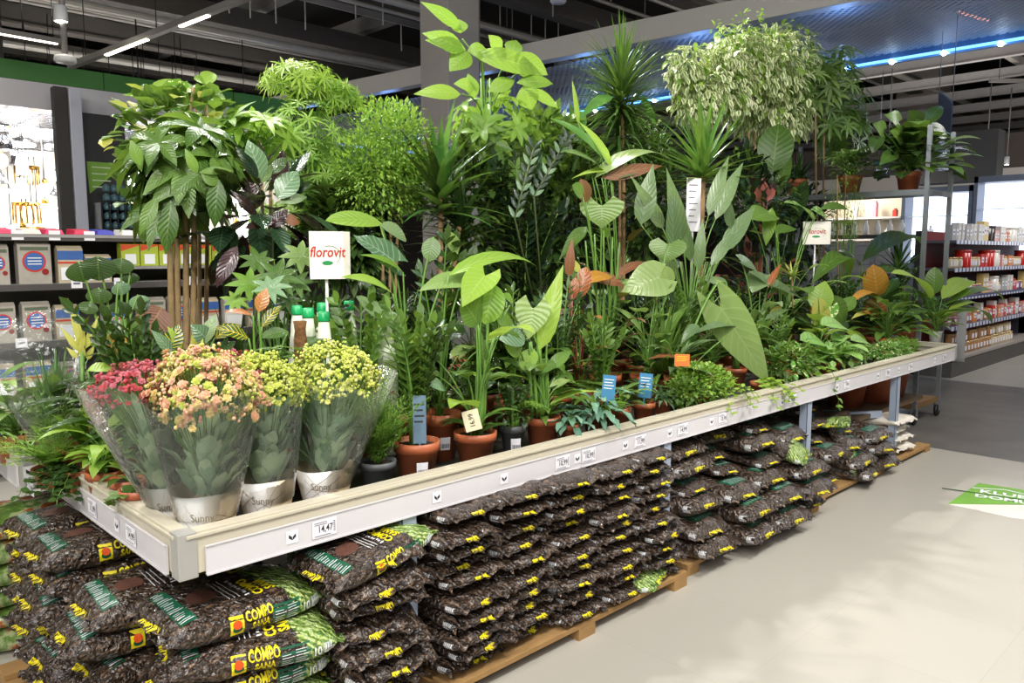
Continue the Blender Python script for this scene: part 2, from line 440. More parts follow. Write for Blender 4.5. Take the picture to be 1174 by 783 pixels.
# ---------------- lights
def area(name,loc,tgt,size,energy,col=(1,.96,.9),spread=PI):
    l=bpy.data.lights.new(name,'AREA'); l.energy=energy; l.size=size; l.color=col; l.shape='DISK'; l.spread=spread
    o=bpy.data.objects.new(name,l); C.objects.link(o); o.location=loc
    o.rotation_euler=(Vector(tgt)-Vector(loc)).to_track_quat('-Z','Y').to_euler(); return o
def spotl(name,loc,tgt,energy,ang,col=(1,.96,.9),r=.06,blend=.5):
    l=bpy.data.lights.new(name,'SPOT'); l.energy=energy; l.spot_size=math.radians(ang); l.spot_blend=blend; l.color=col; l.shadow_soft_size=r
    o=bpy.data.objects.new(name,l); C.objects.link(o); o.location=loc
    o.rotation_euler=(Vector(tgt)-Vector(loc)).to_track_quat('-Z','Y').to_euler(); return o
WL=bpy.data.worlds.new('hall'); bpy.context.scene.world=WL; WL.use_nodes=True
bg=WL.node_tree.nodes['Background']; bg.inputs[0].default_value=(.95,.97,1,1); bg.inputs[1].default_value=.35
LS=1.0
for i,(x,y) in enumerate([(-2.2,-1.2),(.2,-2.6),(3.0,-2.8),(6.0,-2.4)]):
    spotl('lamp_front_%d'%i,(x,y,4.9),(x*.75+.9,.35,.9),430*LS,75)
for i,(x,y) in enumerate([(0.2,3.6),(2.6,3.4),(5.2,2.9)]):
    spotl('lamp_back_%d'%i,(x,y,5.2),(x*.9+.5,.7,1.0),620*LS,80,(1,.97,.93))
area('fill_far_front',(-5.5,-6.5,5.6),(.8,.3,.6),3.5,420,(1,.98,.95))  # unseen soft fill added behind the camera to lift the shaded leaves
area('hall_glow_a',(2.5,-3.2,5.4),(3,-.5,0),2.5,170,(1,.98,.95))
area('hall_glow_b',(-3,-2.5,4.5),(0,.3,.5),2.0,110,(1,.97,.93))
area('hall_glow_left',(-3.5,3.5,4.8),(.5,2.5,.6),1.5,130,(1,.98,.95))
for i,y in enumerate((-.8,1,2.8,4.6,6.4,8.2,10,12)):
    l=bpy.data.lights.new('blue','POINT'); l.energy=4.5; l.color=(.22,.45,1); l.shadow_soft_size=.3
    o=bpy.data.objects.new('led_glow',l); C.objects.link(o); o.location=(LX-.55,y,3.72)
area('roof_fill_a',(3,8,4.4),(3,8.01,7),3,80,(1,.97,.93)); area('roof_fill_b',(14,3,3.9),(14,3.01,7),4,85,(1,.95,.9)); area('roof_fill_c',(16,-2,3.0),(19,3,3.6),3,90,(1,.95,.9))  # unseen lights added to brighten roof and beams in place of bounced light
for i,y in enumerate((0,1.6,3.2,4.8,6.6,8.6,10.6)):
    l=bpy.data.lights.new('blue','POINT'); l.energy=6; l.color=(.2,.42,1); l.shadow_soft_size=.15
    o=bpy.data.objects.new('bulkhead_glow',l); C.objects.link(o); o.location=(7.75-.1*y,y,3.82)
area('shop_glow',(2.0,12.5,4.0),(1.5,10,1.5),2.0,150,(1,.93,.82))
area('aisle_light_left',(1.2,3.2,4.2),(1.0,4.6,1.2),1.0,60,(1,.98,.95))
area('aisle_light_right',(12.2,-1.2,4.3),(12,1.0,1.0),1.6,130,(1,.97,.94))
# ================================================================ DISPLAY TABLES
M_rim=plain('cream_metal_profile','c9c2ae',.4,.1,.05,5)
M_strip=plain('white_label_rail','d2cfd2',.25,0,.03,3)
M_tray=plain('dark_tray_floor','3c3a34',.7)
M_postw=plain('pale_blue_steel_post','a9b6cb',.4,.3,.1,12)
M_galv=plain('galvanised_steel','8b9096',.35,.6,.15,20)
M_paper=plain('white_paper_label','eceaf0',.5,0,.02)
M_ink=plain('dark_ink','22242a',.6)
M_inkg=plain('grey_ink','6c6f7a',.6)
TT=.774; TBt=.65; TF=.70
def make_table(loc,L,W,lab,posts,rear=True):
    root=empty('display_table',loc,0,lab,'display table')
    mb=MB(); mb.box((.02,.02,TF-.03),(L-.02,W-.02,TF)); mb.build('tray_floor',M_tray,root,smooth=False)
    # rims: C-profile with a lip
    def rim(a,b,nrm):
        a=Vector(a);b=Vector(b);n=Vector(nrm);d=(b-a).normalized()
        mb=MB()
        mid=(a+b)/2; h=(b-a).length/2
        mb.obox(mid+n*(-.012)+Vector((0,0,(TT+TBt)/2)),d*h,n*.012,Vector((0,0,(TT-TBt)/2-.004)))
        mb.obox(mid+n*(-.022)+Vector((0,0,TT-.004)),d*h,n*.022,Vector((0,0,.004)))
        mb.obox(mid+n*.004+Vector((0,0,TT-.012)),d*h,n*.004,Vector((0,0,.005)))
        mb.obox(mid+n*(-.042)+Vector((0,0,TT-.02)),d*h,n*.002,Vector((0,0,.018)))
        mb.build('rim',M_rim,root,smooth=False,bevel=.002)
    rim((.02,0,0),(L-.02,0,0),(0,-1,0)); rim((0,.02,0),(0,W-.02,0),(-1,0,0)); rim((L,.02,0),(L,W-.02,0),(1,0,0)); rim((.02,W,0),(L-.02,W,0),(0,1,0))
    for (x,y) in ((0,0),(L,0),(0,W),(L,W)):
        mb=MB(); x0=x-.004 if x==0 else x-.05; y0=y-.004 if y==0 else y-.05
        mb.box((x0,y0,TBt-.006),(x0+.054,y0+.054,TT+.001)); mb.build('corner_bracket',plain('grey_corner_bracket','b4b3ae',.4,.3),root,smooth=False,bevel=.003)
    # label rails: front in sections, left in one
    n=max(1,round(L/1.5)); 
    for i in range(n):
        a=.07+(L-.14)*i/n; b=.07+(L-.14)*(i+1)/n-.004
        mb=MB(); mb.box((a,-.009,TBt-.004),(b,-.002,TBt+.078)); mb.bar((a,-.010,TBt+.078),(b,-.010,TBt+.078),.004,.004); mb.bar((a,-.010,TBt-.003),(b,-.010,TBt-.003),.004,.005)
        mb.build('label_rail',M_strip,root,smooth=False)
    mb=MB(); mb.box((-.009,.07,TBt-.004),(-.002,W-.06,TBt+.078)); mb.bar((-.010,.07,TBt+.078),(-.010,W-.06,TBt+.078),.004,.004); mb.bar((-.010,.07,TBt-.003),(-.010,W-.06,TBt-.003),.004,.005)
    mb.build('label_rail',M_strip,root,smooth=False)
    for x in posts:
        for y in ((.004,W-.045) if rear else (.004,)):
            mb=MB(); mb.box((x-.03,y-.003,.0),(x+.03,y,TBt)); mb.box((x-.03,y-.003,0),(x-.027,y+.045,TBt)); mb.box((x+.02,y,0),(x+.03,y+.012,TBt))
            mb.box((x-.04,y-.012,0),(x+.04,y+.05,.006))
            mb.build('leg',M_postw,root,smooth=False)
    mb=MB()
    for x in posts: mb.box((x-.02,.06,TBt-.03),(x+.02,W-.06,TBt+.02))
    mb.build('cross_beam',M_galv,root,smooth=False)
    if rear:
        mb=MB(); mb.box((posts[0],W/2-.02,TBt-.02),(posts[-1],W/2+.02,TBt+.02)); mb.build('long_beam',M_galv,root,smooth=False)
    return root
front=make_table((0,0,0),6.45,1.19,'long white-edged plant display table nearest the camera, price labels along its front',[.77,2.28,3.76,5.19])
back=make_table((-.085,1.235,0),6.45,1.19,'second plant display table standing behind the first, its corner peeking out at the left',[.5,2.28,3.76,5.19])
# blue-grey shelf bar under far end
mb=MB(); mb.bar((3.9,1.0,.34),(5.2,.12,.34),.03,.05); mb.build('shelf_bar',M_postw,front,smooth=False)
# arrow stickers and price labels
def chevron(mb,fn,x,y,s):
    for sg in (-1,1):
        k=mb.verts([fn(x,y-s*.55),fn(x+sg*s*.62,y-s*.1),fn(x+sg*s*.62,y+s*.45),fn(x+sg*s*.08,y+s*.02)]) if sg>0 else mb.verts([fn(x,y-s*.55),fn(x-s*.08,y+s*.02),fn(x-s*.62,y+s*.45),fn(x-s*.62,y-s*.1)])
        mb.face([k,k+1,k+2,k+3])
fF=planefn((0,-.0102,0),(1,0,0),(0,0,1),(0,-1,0),.0006)
fL=planefn((-.0102,0,0),(0,-1,0),(0,0,1),(-1,0,0),.0006)
fL2=planefn((-.0952,0,0),(0,-1,0),(0,0,1),(-1,0,0),.0006)
fB2=planefn((-.085,1.2295,0),(1,0,0),(0,0,1),(0,-1,0),.0015)
def sticker(fn,x,z,par,s=.02,plate=True):
    if plate:
        mb=MB(); put_rect(mb,fn,x-s,z-s,x+s,z+s,1,1); mb.build('arrow_sticker',M_paper,par,smooth=False)
    mb=MB(); f2=lambda a,b:fn(a,b)+(fn(0,0)-fn(0,0)); 
    nrm={'F':Vector((0,-1,0)),'L':Vector((-1,0,0))}['L' if fn in (fL,fL2) else 'F']
    chevron(mb,lambda a,b:fn(a,b)+nrm*.0006,x,z,s*.95); mb.build('arrow_mark',M_ink,par,smooth=False)
def xs(px,py): return onz(px,py,.69).x
for (px,py) in [(335,613),(501,572),(578,548),(662,522),(717,507),(768,492),(816,480),(897,457),(960,441),(1007,428),(1031,421),(1072,410)]:
    p=ony(px,py,-.0105); sticker(fF,p.x,.689,front)
for (px,py) in [(92,572),(134,603)]:
    p=onx(px,py,-.0105); sticker(fL,-p.y,.689,front)
p=onx(22,531,-.0952); sticker(fL2,-p.y,.689,None or front) if False else None
PRN=[0]
def price(fn,nrm,x,z,text,lab,w=.085,h=.055):
    nrm=Vector(nrm)
    o=fn(x,z)
    mb=MB(); put_rect(mb,lambda a,b:fn(a,b)+nrm*.0008,x-w/2,z-h/2,x+w/2,z+h/2,1,1)
    put_rect(mb,lambda a,b:fn(a,b)+nrm*.0002,x+w/2,z-h/2,x-w/2,z+h/2,1,1)
    r=tag(mb.build('price_label',M_paper,None,smooth=False,origin=o),lab,'price label')
    f2=lambda a,b:fn(a,b)+nrm*.0014-o
    k=MB(); put_text(k,text,f2,.030,.0004,.8,(x+.002,z-.002)); k.build('price_lettering',M_ink,r,smooth=False)
    k=MB()
    for j in range(2): put_rect(k,f2,x-w*.42,z+h*.33-j*.006,x+w*.1,z+h*.33-j*.006+.0022,1,1)
    put_rect(k,f2,x-w*.42,z-h*.42,x+w*.25,z-h*.42+.0025,1,1)
    for j in range(6): put_rect(k,f2,x+w*.36,z-h*.3+j*.006,x+w*.44,z-h*.3+j*.006+.003,1,1)
    k.build('small_print',M_inkg,r,smooth=False)
PL=[(372,603,'14,47','price label reading 14,47 under the yellow bouquets, nearest the table corner'),
(645,525,'10,99','price label reading 10,99, left of the close pair below the terracotta pots'),
(675,516,'10,99','price label reading 10,99, right of the close pair below the terracotta pots'),
(734,502,'11,99','price label reading 11,99 just left of the first white post'),
(783,488,'14,99','price label reading 14,99 just right of the first white post'),
(829,476,'10,99','price label reading 10,99 below the trailing light green foliage'),
(909,454,'14,99','price label above the second blue post'),
(971,438,'9,99','price label right of the trailing ivy over the rim'),
(1018,425,'7,99','price label just left of the third blue post'),
(1044,418,'7,99','price label just right of the third blue post'),
(1083,407,'5,99','price label nearest the far end of the front table')]
for px,py,t,lab in PL:
    p=ony(px,py,-.0105); price(fF,(0,-1,0),p.x,.69,t,lab)
for px,py,t,lab in [(106,582,'11,99','price label on the short left rim, farther from the near corner'),(150,610,'14,99','price label on the short left rim, nearer the near corner')]:
    p=onx(px,py,-.0105); price(fL,(-1,0,0),-p.y,.69,t,lab)
p=onx(34,540,-.0952); price(fL2,(-1,0,0),-p.y,.69,'11,99','price label on the left rim of the second table')
p=onx(22,531,-.0952)
mb=MB(); put_rect(mb,planefn((.0-.0102,-1.235,0),(0,-1,0),(0,0,1),(-1,0,0),.0006),-(p.y)+1.235+ -1.235+.0,.67,-(p.y)+.04,.709,1,1)
# arrow on the protruding bracket of the back table
mb=MB(); f=planefn((.022,-.0055,0),(1,0,0),(0,0,1),(0,-1,0),.0008); put_rect(mb,f,-.024,.695,.024,.738,1,1); mb.build('arrow_sticker',M_paper,back,smooth=False)
mb=MB(); chevron(mb,planefn((.022,-.0055,0),(1,0,0),(0,0,1),(0,-1,0),.0016),0,.716,.026); mb.build('arrow_mark',M_ink,back,smooth=False)
# ================================================================ BARK SACKS
def m_sack():
    t=NT('bark_print_film'); co=t.coord()
    v=t.n('ShaderNodeTexVoronoi',feature='F1'); v.inputs['Scale'].default_value=5; t.l(t.mapping(co,(9,20,20),(0,0,0),(.3,.2,.5)),v.inputs[0])
    n=t.noise(48,5,co,.7); n2=t.noise(110,3,co,.7)
    f=t.math('ADD',t.math('MULTIPLY',v.outputs[0],.55),t.math('MULTIPLY',n,.62))
    bark=t.ramp(f,[(.34,'0a0707'),(.45,'241a15'),(.55,'3e2f25'),(.62,'120c0a'),(.78,'6a5442')])
    w=t.math('GREATER_THAN',t.math('ADD',n2,t.math('MULTIPLY',n,.3)),.80); bark=t.mix(t.math('MULTIPLY',w,.55),bark,lin('a48868'))
    # green fern end
    sx=t.n('ShaderNodeSeparateXYZ'); t.l(co,sx.inputs[0])
    gn=t.noise(9,5,co,.6)
    wv=t.n('ShaderNodeTexWave',wave_type='BANDS',bands_direction='DIAGONAL'); wv.inputs['Scale'].default_value=22; wv.inputs['Distortion'].default_value=9; wv.inputs['Detail'].default_value=3; t.l(co,wv.inputs[0])
    green=t.ramp(t.math('ADD',t.math('MULTIPLY',gn,.75),t.math('MULTIPLY',wv.outputs[1],.25)),[(.28,'24401f'),(.42,'4a6e2c'),(.54,'86a648'),(.68,'c0d082'),(.82,'6fa48c')])
    edge=t.math('ADD',sx.outputs[0],t.math('MULTIPLY_ADD',n,.10,-.05))
    edge=t.math('ADD',edge,t.math('MULTIPLY',sx.outputs[1],.25))
    mask=t.math('GREATER_THAN',edge,.085)
    top=t.math('GREATER_THAN',sx.outputs[2],-.028); mask=t.math('MULTIPLY',mask,top)
    c=t.mix(mask,bark,green)
    rg=t.noise(14,3,co)
    p=t.bsdf(c,t.math('MULTIPLY_ADD',rg,.3,.22),0,.5); p.inputs['Coat Weight'].default_value=.8; p.inputs['Coat Roughness'].default_value=.12
    rd_=t.math('ABSOLUTE',t.math('SUBTRACT',t.noise(13,3,co,.6),.5)); b=t.math('ADD',t.math('MULTIPLY',t.math('MINIMUM',rd_,.09),-5.0),t.math('MULTIPLY',t.noise(55,3,co,.6),.5)); bo=t.bump(b,1.0,.02); t.l(bo,p.inputs['Normal']); t.l(bo,p.inputs['Coat Normal'])
    return t.done(p)
M_sack=m_sack()
M_yel=plain('yellow_print','e3d21c',.4,0,.05); M_dgr=plain('dark_green_print','12573c',.4,0,.08); M_wht=plain('white_print','e6e8ea',.4,0,.03)
M_pri=plain('reddish_bark_print','5a3a30',.5,0,.6,90); M_lred=plain('orange_red_print','d8531f',.4); M_blk2=plain('black_print','101010',.4)
def sack_mesh(L,W,h,seed,nx=34,ny=24,lump=.010,sag=0):
    rs=random.Random(seed); off=Vector((rs.uniform(0,50),rs.uniform(0,50),rs.uniform(0,50)))
    mb=MB()
    def P(u,v,s):
        # u,v in -1..1
        au=abs(u);av=abs(v)
        prof=(max(0,1-au**4.5))**.55*(max(0,1-av**5))**.5
        x=u*L/2*(1+.02*math.sin(5*v+seed)); y=v*W/2*(1-.10*au**3)
        if au>.9: y*=1+.03*math.sin(9*v)
        z=s*h/2*prof
        q=Vector((x*9,y*9,s*3))+off
        nz=noise.noise(q)*lump+noise.noise(q*2.7)*lump*.45+noise.noise(q*6)*lump*.18
        z+=nz*prof**.5 if prof>0 else 0
        # wrinkles at the ends
        z+=.004*math.sin(v*22+seed)*max(0,au-.72)/.28*(1 if s>0 else .6)
        x+=noise.noise(q*1.7+Vector((9,0,0)))*.006; y+=noise.noise(q*1.9+Vector((0,7,0)))*.009
        z-=sag*(x/(L/2))**2*.02
        return (x,y,z)
    us=[math.sin(PI/2*(-1+2*i/nx))*.35+(-1+2*i/nx)*.65 for i in range(nx+1)]
    vs=[math.sin(PI/2*(-1+2*j/ny))*.6+(-1+2*j/ny)*.4 for j in range(ny+1)]
    top={};bot={}
    for i,u in enumerate(us):
        for j,v in enumerate(vs):
            top[i,j]=len(mb.v); mb.v.append(P(u,v,1))
    for i,u in enumerate(us):
        for j,v in enumerate(vs):
            if i in (0,nx) or j in (0,ny):
                bot[i,j]=top[i,j]
            else:
                bot[i,j]=len(mb.v); mb.v.append(P(u,v,-1))
    for i in range(nx):
        for j in range(ny):
            mb.face([top[i,j],top[i+1,j],top[i+1,j+1],top[i,j+1]]); mb.face([bot[i,j],bot[i,j+1],bot[i+1,j+1],bot[i+1,j]])
    # flat welded fins at both short ends
    for e,sgn in ((0,-1),(nx,1)):
        k=len(mb.v)
        for j in range(ny+1):
            p=mb.v[top[e,j]]; mb.v.append((p[0]+sgn*(.018+.004*math.sin(j*1.3+seed)),p[1]*1.01,p[2]+.006*math.sin(j*.9+seed)))
        for j in range(ny):
            q=[top[e,j],top[e,j+1],k+j+1,k+j]; mb.face(q if sgn<0 else q[::-1])
    return mb
def make_sack(L,W,h,seed,full,name='bark_sack'):
    mb=sack_mesh(L,W,h,seed)
    root=mb.build(name,M_sack)
    bvh=BVHTree.FromPolygons([Vector(v) for v in mb.v],mb.f)
    def cast(o,d,off):
        hit=bvh.ray_cast(Vector(o),Vector(d))
        if hit[0] is None: return None
        n=hit[1]
        if n.dot(Vector(d))>0: n=-n
        return hit[0]+n*off
    def surf(kind,off=.0016):
        def f(x,y):
            if kind=='front': o=(x,-1,y);d=(0,1,0)
            elif kind=='rear': o=(-x,1,y);d=(0,-1,0)
            elif kind=='end': o=(-1,-x,y);d=(1,0,0)
            elif kind=='end2': o=(1,x,y);d=(-1,0,0)
            else: o=(x,y,1);d=(0,0,-1)
            r=cast(o,d,off)
            if r is None:
                if kind in('front','rear'):
                    s=-1 if kind=='front' else 1; r=cast((x if s<0 else -x,s,0),d,off) or Vector((x,s*W/2,0)); r=Vector((r.x,r.y,y))
                elif kind in('end','end2'):
                    s=-1 if kind=='end' else 1; r=cast((s,-x if s<0 else x,0),d,off) or Vector((s*L/2,x,0)); r=Vector((r.x,r.y,y))
                else: r=Vector((x,y,h/2))
            return r
        return f
    k=h/.09
    MATS=[M_yel,M_wht,M_dgr,M_pri,M_lred]
    tz=.034*min(1,k)
    def T(mb,m,*a,**kw): mb.m=m; put_text(mb,*a,maxlen=.010,**kw)
    def Rc(mb,m,*a): mb.m=m; put_rect(mb,*a)
    def D(mb,m,*a): mb.m=m; put_disc(mb,*a)
    for kind in ('front','rear'):
        f=surf(kind); mb=MB()
        if full:
            T(mb,0,'COMPO',f,.034,.001,.72,(.012,.021)); T(mb,0,'SANA',f,.031,.001,.72,(.014,-.008))
            Rc(mb,0,f,-.078,-.02,-.038,.031,3,3); D(mb,2,surf(kind,.0022),-.058,-.003,.014,12,.011); D(mb,4,surf(kind,.0028),-.058,.009,.013,12,.012)
            Rc(mb,2,f,.055,-.026,.145,.028,6,3)
            f2=surf(kind,.0028)
            for j in range(6):
                for a,b in ((.060,.094),(.100,.138)):
                    if j==5 and a<.07: continue
                    Rc(mb,1,f2,a,-.021+j*.0075,b-.004*((j*5)%3),-.021+j*.0075+.0017,2,1)
            T(mb,1,'10 L',f2,.034,.0006,.8,(.175,-.004))
        for j in range(9):
            Rc(mb,1,surf(kind,.0016),L*.5-.052+j*.0042,-.012*k,L*.5-.052+j*.0042+.0018+.001*(j%2),.014*k,1,2)
        mb.build('side_print',MATS,root,smooth=False)
    for kind in ('end','end2'):
        mb=MB(); s=.022 if full else (.0125 if h<.08 else .022)
        T(mb,0,'COMPO SANA',surf(kind),s,.0012,.66,(0,0.0)); mb.build('end_print',MATS,root,smooth=False)
    f=surf('top'); f2=surf('top',.0028); mb=MB()
    if full:
        R=PI/2
        Rc(mb,2,f,-.20,-.12,-.155,.11,2,8)
        for j in range(9): Rc(mb,1,f2,-.197+.002*(j%3),-.11+j*.024,-.158-.008*((j*5)%3),-.11+j*.024+.003,2,1); Rc(mb,1,f2,-.197,-.10+j*.024,-.165-.005*((j*7)%3),-.10+j*.024+.0025,2,1)
        D(mb,3,f,-.10,-.02,.042,20)
        for j,(x0,l_) in enumerate([(-.045,.15),(-.03,.14),(-.015,.15)]): Rc(mb,1,f,x0,-.09,x0+.0028,-.09+l_,1,8)
        for j in range(10): Rc(mb,1,f,.004+.002*(j%3),-.09+j*.014,.018-.003*((j*7)%2),-.09+j*.014+.006+.003*(j%2),1,1)
        T(mb,0,'COMPO',f,.044,.0016,.8,(.045,-.04),R); T(mb,0,'SANA',f,.044,.0016,.8,(.085,-.05),R)
        Rc(mb,0,f,.04,.075,.08,.11,3,3); D(mb,2,f2,.06,.092,.011,10)
    elif h>.08:
        Rc(mb,2,f,-.17,-.09,-.10,.09,4,6)
        for j in range(7): Rc(mb,1,f2,-.165,-.08+j*.024,-.11,-.08+j*.024+.003,3,1)
    if mb.f: mb.build('top_print',MATS,root,smooth=False)
    return root
protoF=[make_sack(.47,.33,.098,s,True) for s in (11,12,13)]     # plump, full print
protoC=[make_sack(.47,.34,.105,s,False) for s in (21,22,23)]
protoB=[make_sack(.46,.305,.066,s,False) for s in (31,32,33)]
used=set()
def sack(proto,k,loc,rot,label,group,scale=None):
    pr=proto[k%len(proto)]
    if id(pr) not in used:
        used.add(id(pr)); o=pr; o.location=loc; o.rotation_euler=rot
        if scale: o.scale=scale
        o['label']=label; o['group']=group
    else: o=dup(pr,loc,rot,scale,label,group)
    o['category']='sack'
    return o
r2=random.Random(5)
# pallets
M_wood=plain('pallet_wood','9a7748',.8,0,.25,14,bump=.3)
def pallet(x0,x1,y0,y1,z,lab):
    root=empty('wooden_pallet',(x0,y0,0),0,lab,'pallet')
    n=int((y1-y0)/.14)
    for i in range(n):
        mb=MB(); y=i*(y1-y0)/n; mb.box((0,y,z-.022),(x1-x0,y+.10,z)); mb.build('board',M_wood,root,smooth=False,bevel=.002)
    for i in range(3):
        x=(x1-x0-.1)*i/2; mb=MB(); mb.box((x,0,0),(x+.1,y1-y0-.04,z-.022)); mb.build('runner',M_wood,root,smooth=False)
pallet(-.24,.76,-.18,1.14,.07,'wooden pallet under the sack pile below the near table corner')
pallet(.82,2.24,-.15,.8,.07,'wooden pallet with a bare brown edge under the tall wall of flat sacks')
pallet(2.32,3.72,-.1,.75,.06,'wooden pallet under the slumping sacks between the first two blue-white posts')
pallet(3.80,5.75,-.06,.9,.05,'dark wooden pallet reaching past the third blue post under the white sacks')
# ---- B: wall of flat sacks, 5 stacks x 10
cw=.279
for c_ in range(5):
    nl=10
    for l_ in range(nl):
        x=.83+cw*(c_+.5)+r2.uniform(-.018,.018)+(.03 if l_%2 else -.01)*(1 if c_%2 else 1); z=.07+.029+l_*.0570+r2.uniform(-.003,.003)
        y=.145+r2.uniform(-.03,.02)-(.04 if l_<5 else 0)
        sack(protoB,r2.randrange(3),(x,y,z),(r2.uniform(-.04,.04),r2.uniform(-.05,.05),PI/2+r2.uniform(-.07,.07)),
          'flat bark sack, %s from bottom, %s stack right of the dark gap'%(ORD[l_],ORD[c_]),'flat sacks in the tall wall')
# a second depth row on top only
# fallen green-ended sack on the pallet edge
sack(protoC,0,(1.93,.03,.10),(.1,.0,-PI/2+.35),'sack lying loose at the foot of the wall, bright green leafy end outwards','loose sacks',(.85,.7,.6))
# ---- C: slumping plump sacks between the posts
for c_ in range(4):
    nl=[6,6,6,5][c_]
    for l_ in range(nl):
        x=2.345+.345*(c_+.5)+r2.uniform(-.012,.012)+(.04 if l_%2 and c_ in(1,2) else 0); z=.06+.047+l_*.093+r2.uniform(-.004,.004)
        y=.10+l_*.035+r2.uniform(-.05,.04)-(.06 if l_<3 else 0)
        sack(protoC,r2.randrange(3),(x,y,z),(r2.uniform(-.08,.08),r2.uniform(-.12,.03)-.04*(l_>3),PI/2+r2.uniform(-.09,.09)),
          'plump bark sack, %s from bottom, %s slumping stack right of the first white post'%(ORD[l_],ORD[c_]),'plump sacks between the posts')
sack(protoC,1,(3.46,.06,.44),(.1,.45,-PI/2+.3),'sack with light green leafy end slumped forward left of the second blue post','loose sacks',(.8,.75,.8))
# ---- D
for c_ in range(3):
    nl=[6,4,3][c_]
    for l_ in range(nl):
        x=3.85+.38*(c_+.5)+r2.uniform(-.02,.02); z=.05+.047+l_*.088
        y=.14+l_*.03+r2.uniform(-.05,.04)
        sack(protoC,r2.randrange(3),(x,y,z),(r2.uniform(-.08,.08),r2.uniform(-.1,.04),PI/2+r2.uniform(-.25,.25)),
          'bark sack, %s from bottom, %s stack right of the second blue post'%(ORD[l_],ORD[c_]),'sacks between the second and third post')
sack(protoC,2,(4.34,.03,.27),(0,1.05,-PI/2+.1),'sack sagging at the front of its stack, green and teal end hanging to the floor','loose sacks',(.8,.5,.6))
sack(protoC,0,(4.40,.14,.42),(.1,.05,PI+.4),'sack with a broad green leafy end lying on the stacks right of the second post','loose sacks')
# ---- A2: narrow column right of the corner pile
for l_ in range(8):
    z=.07+.035+l_*.066; x=.60+r2.uniform(-.02,.02)
    sack(protoB,r2.randrange(3),(x,.10+r2.uniform(-.03,.02),z),(r2.uniform(-.05,.05),r2.uniform(-.10,.0),PI/2-.12+r2.uniform(-.1,.1)),
      'crumpled bark sack, %s from bottom in the narrow stack left of the dark gap'%ORD[l_],'narrow stack behind the corner pile',(1,1.12,1.15))
# ---- A: front corner pile, long sides to the aisle
AL=[(.20,.13,.115),(.21,.10,.205),(.20,.11,.295),(.225,.08,.385),(.20,.15,.475)]
for i,(x,y,z) in enumerate(AL):
    sack(protoF,i+ (1 if i==4 else 0),(x,y,z),(.04*(i%2)+.05,.02,-.06-.10*(i%2)-(.1 if i==3 else 0)+(.10 if i==4 else 0)),
      'printed bark sack, long side to the aisle, %s from bottom below the near table corner'%ORD[i],'front corner pile',(1,1,1.0))
sack(protoF,2,(.60,.02,.575),(.15,-.12,.18+PI*0),'topmost sack leaning under the table edge, green leafy end up to the right','front corner pile',(.9,.8,.8))
# left piles, short ends to the left
for c_,(y0,nl,name) in enumerate([(.44,5,'second pile from near corner'),(.76,6,'third pile from near corner'),(1.06,6,'fourth pile from near corner')]):
    for l_ in range(nl):
        x=[.07,.04,.06][c_]+r2.uniform(-.02,.02)+(.0 if l_%2 else .02); z=.115+l_*.086+r2.uniform(-.004,.004)
        if c_==0 and l_==4: z+=.0
        sack(protoF,r2.randrange(3),(x,y0+r2.uniform(-.02,.02),z),(r2.uniform(-.06,.06),r2.uniform(-.03,.05),r2.uniform(-.14,.12)),
          'printed bark sack, short end to the left, %s from bottom, %s'%(ORD[l_],name),'piles along the left end')
# ---- green and orange soil bags far left
def m_soil():
    t=NT('green_orange_bag_print'); co=t.coord(); n=t.noise(7,5,co,.6)
    c=t.ramp(n,[(.3,'243818'),(.44,'5c7c34'),(.5,'a8b484'),(.55,'a8562a'),(.66,'4a2414'),(.78,'c0bcb2')])
    p=t.bsdf(c,.18,0,.6); t.l(t.bump(t.noise(14,5,co),.4,.01),p.inputs['Normal']); return t.done(p)
ms=m_soil()
for i in range(6):
    mb=sack_mesh(.5,.36,.09,60+i)
    o=mb.build('soil_bag',ms); o.location=(-.02+.03*(i%2),1.46+.02*(i%3),.05+i*.085); o.rotation_euler=(.03,0,.1*((i%3)-1))
    tag(o,'green and orange soil bag, %s from bottom of the stack at the far left edge'%ORD[i],'sack','green and orange soil bags')
# ---- white sacks right of the third post
mw=plain('white_sack_film','cfc8bb',.35,0,.1,10,bump=.3)
for i in range(4):
    mb=sack_mesh(.5,.36,.07,80+i); o=mb.build('white_sack',mw); o.location=(5.32+.02*(i%2),.22+.02*(i%3),.085+i*.067); o.rotation_euler=(0,.02,PI/2+.1*((i%3)-1))
    tag(o,'white sack, %s from the bottom of the stack behind the third blue post'%ORD[i],'sack','white sacks behind the third post')
# big terracotta planters below the far end
M_terra=plain('terracotta_plastic','b0603c',.45,0,.10,10)
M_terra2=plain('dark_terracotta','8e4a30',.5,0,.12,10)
for i,(px,py,s) in enumerate([(955,470,1),(990,462,1.05),(1012,466,1.0)]):
    x,y=[(5.28,.42),(5.52,.32) if 0 else (5.62,.34),(5.98,.36)][i]
    root=empty('large_planter',(x,y,.352),0,['large terracotta planter on the lower shelf, leftmost of the three','large terracotta planter on the lower shelf, middle of the three','large terracotta planter on the lower shelf, rightmost, showing right of the third blue post'][i],'planter',None)
    mb=MB(); R=.165; Hh=.27
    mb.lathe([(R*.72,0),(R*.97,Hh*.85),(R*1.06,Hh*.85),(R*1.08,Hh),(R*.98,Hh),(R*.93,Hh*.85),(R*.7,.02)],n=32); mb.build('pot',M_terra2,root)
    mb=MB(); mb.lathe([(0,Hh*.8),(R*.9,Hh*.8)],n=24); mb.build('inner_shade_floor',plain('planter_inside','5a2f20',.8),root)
mb=MB(); mb.box((4.9,.16,.32),(6.2,.7,.35)); tag(mb.build('lower_shelf',plain('brown_shelf_board','5b4a36',.7),smooth=False),'brown board shelf carrying the terracotta planters under the table','shelf')
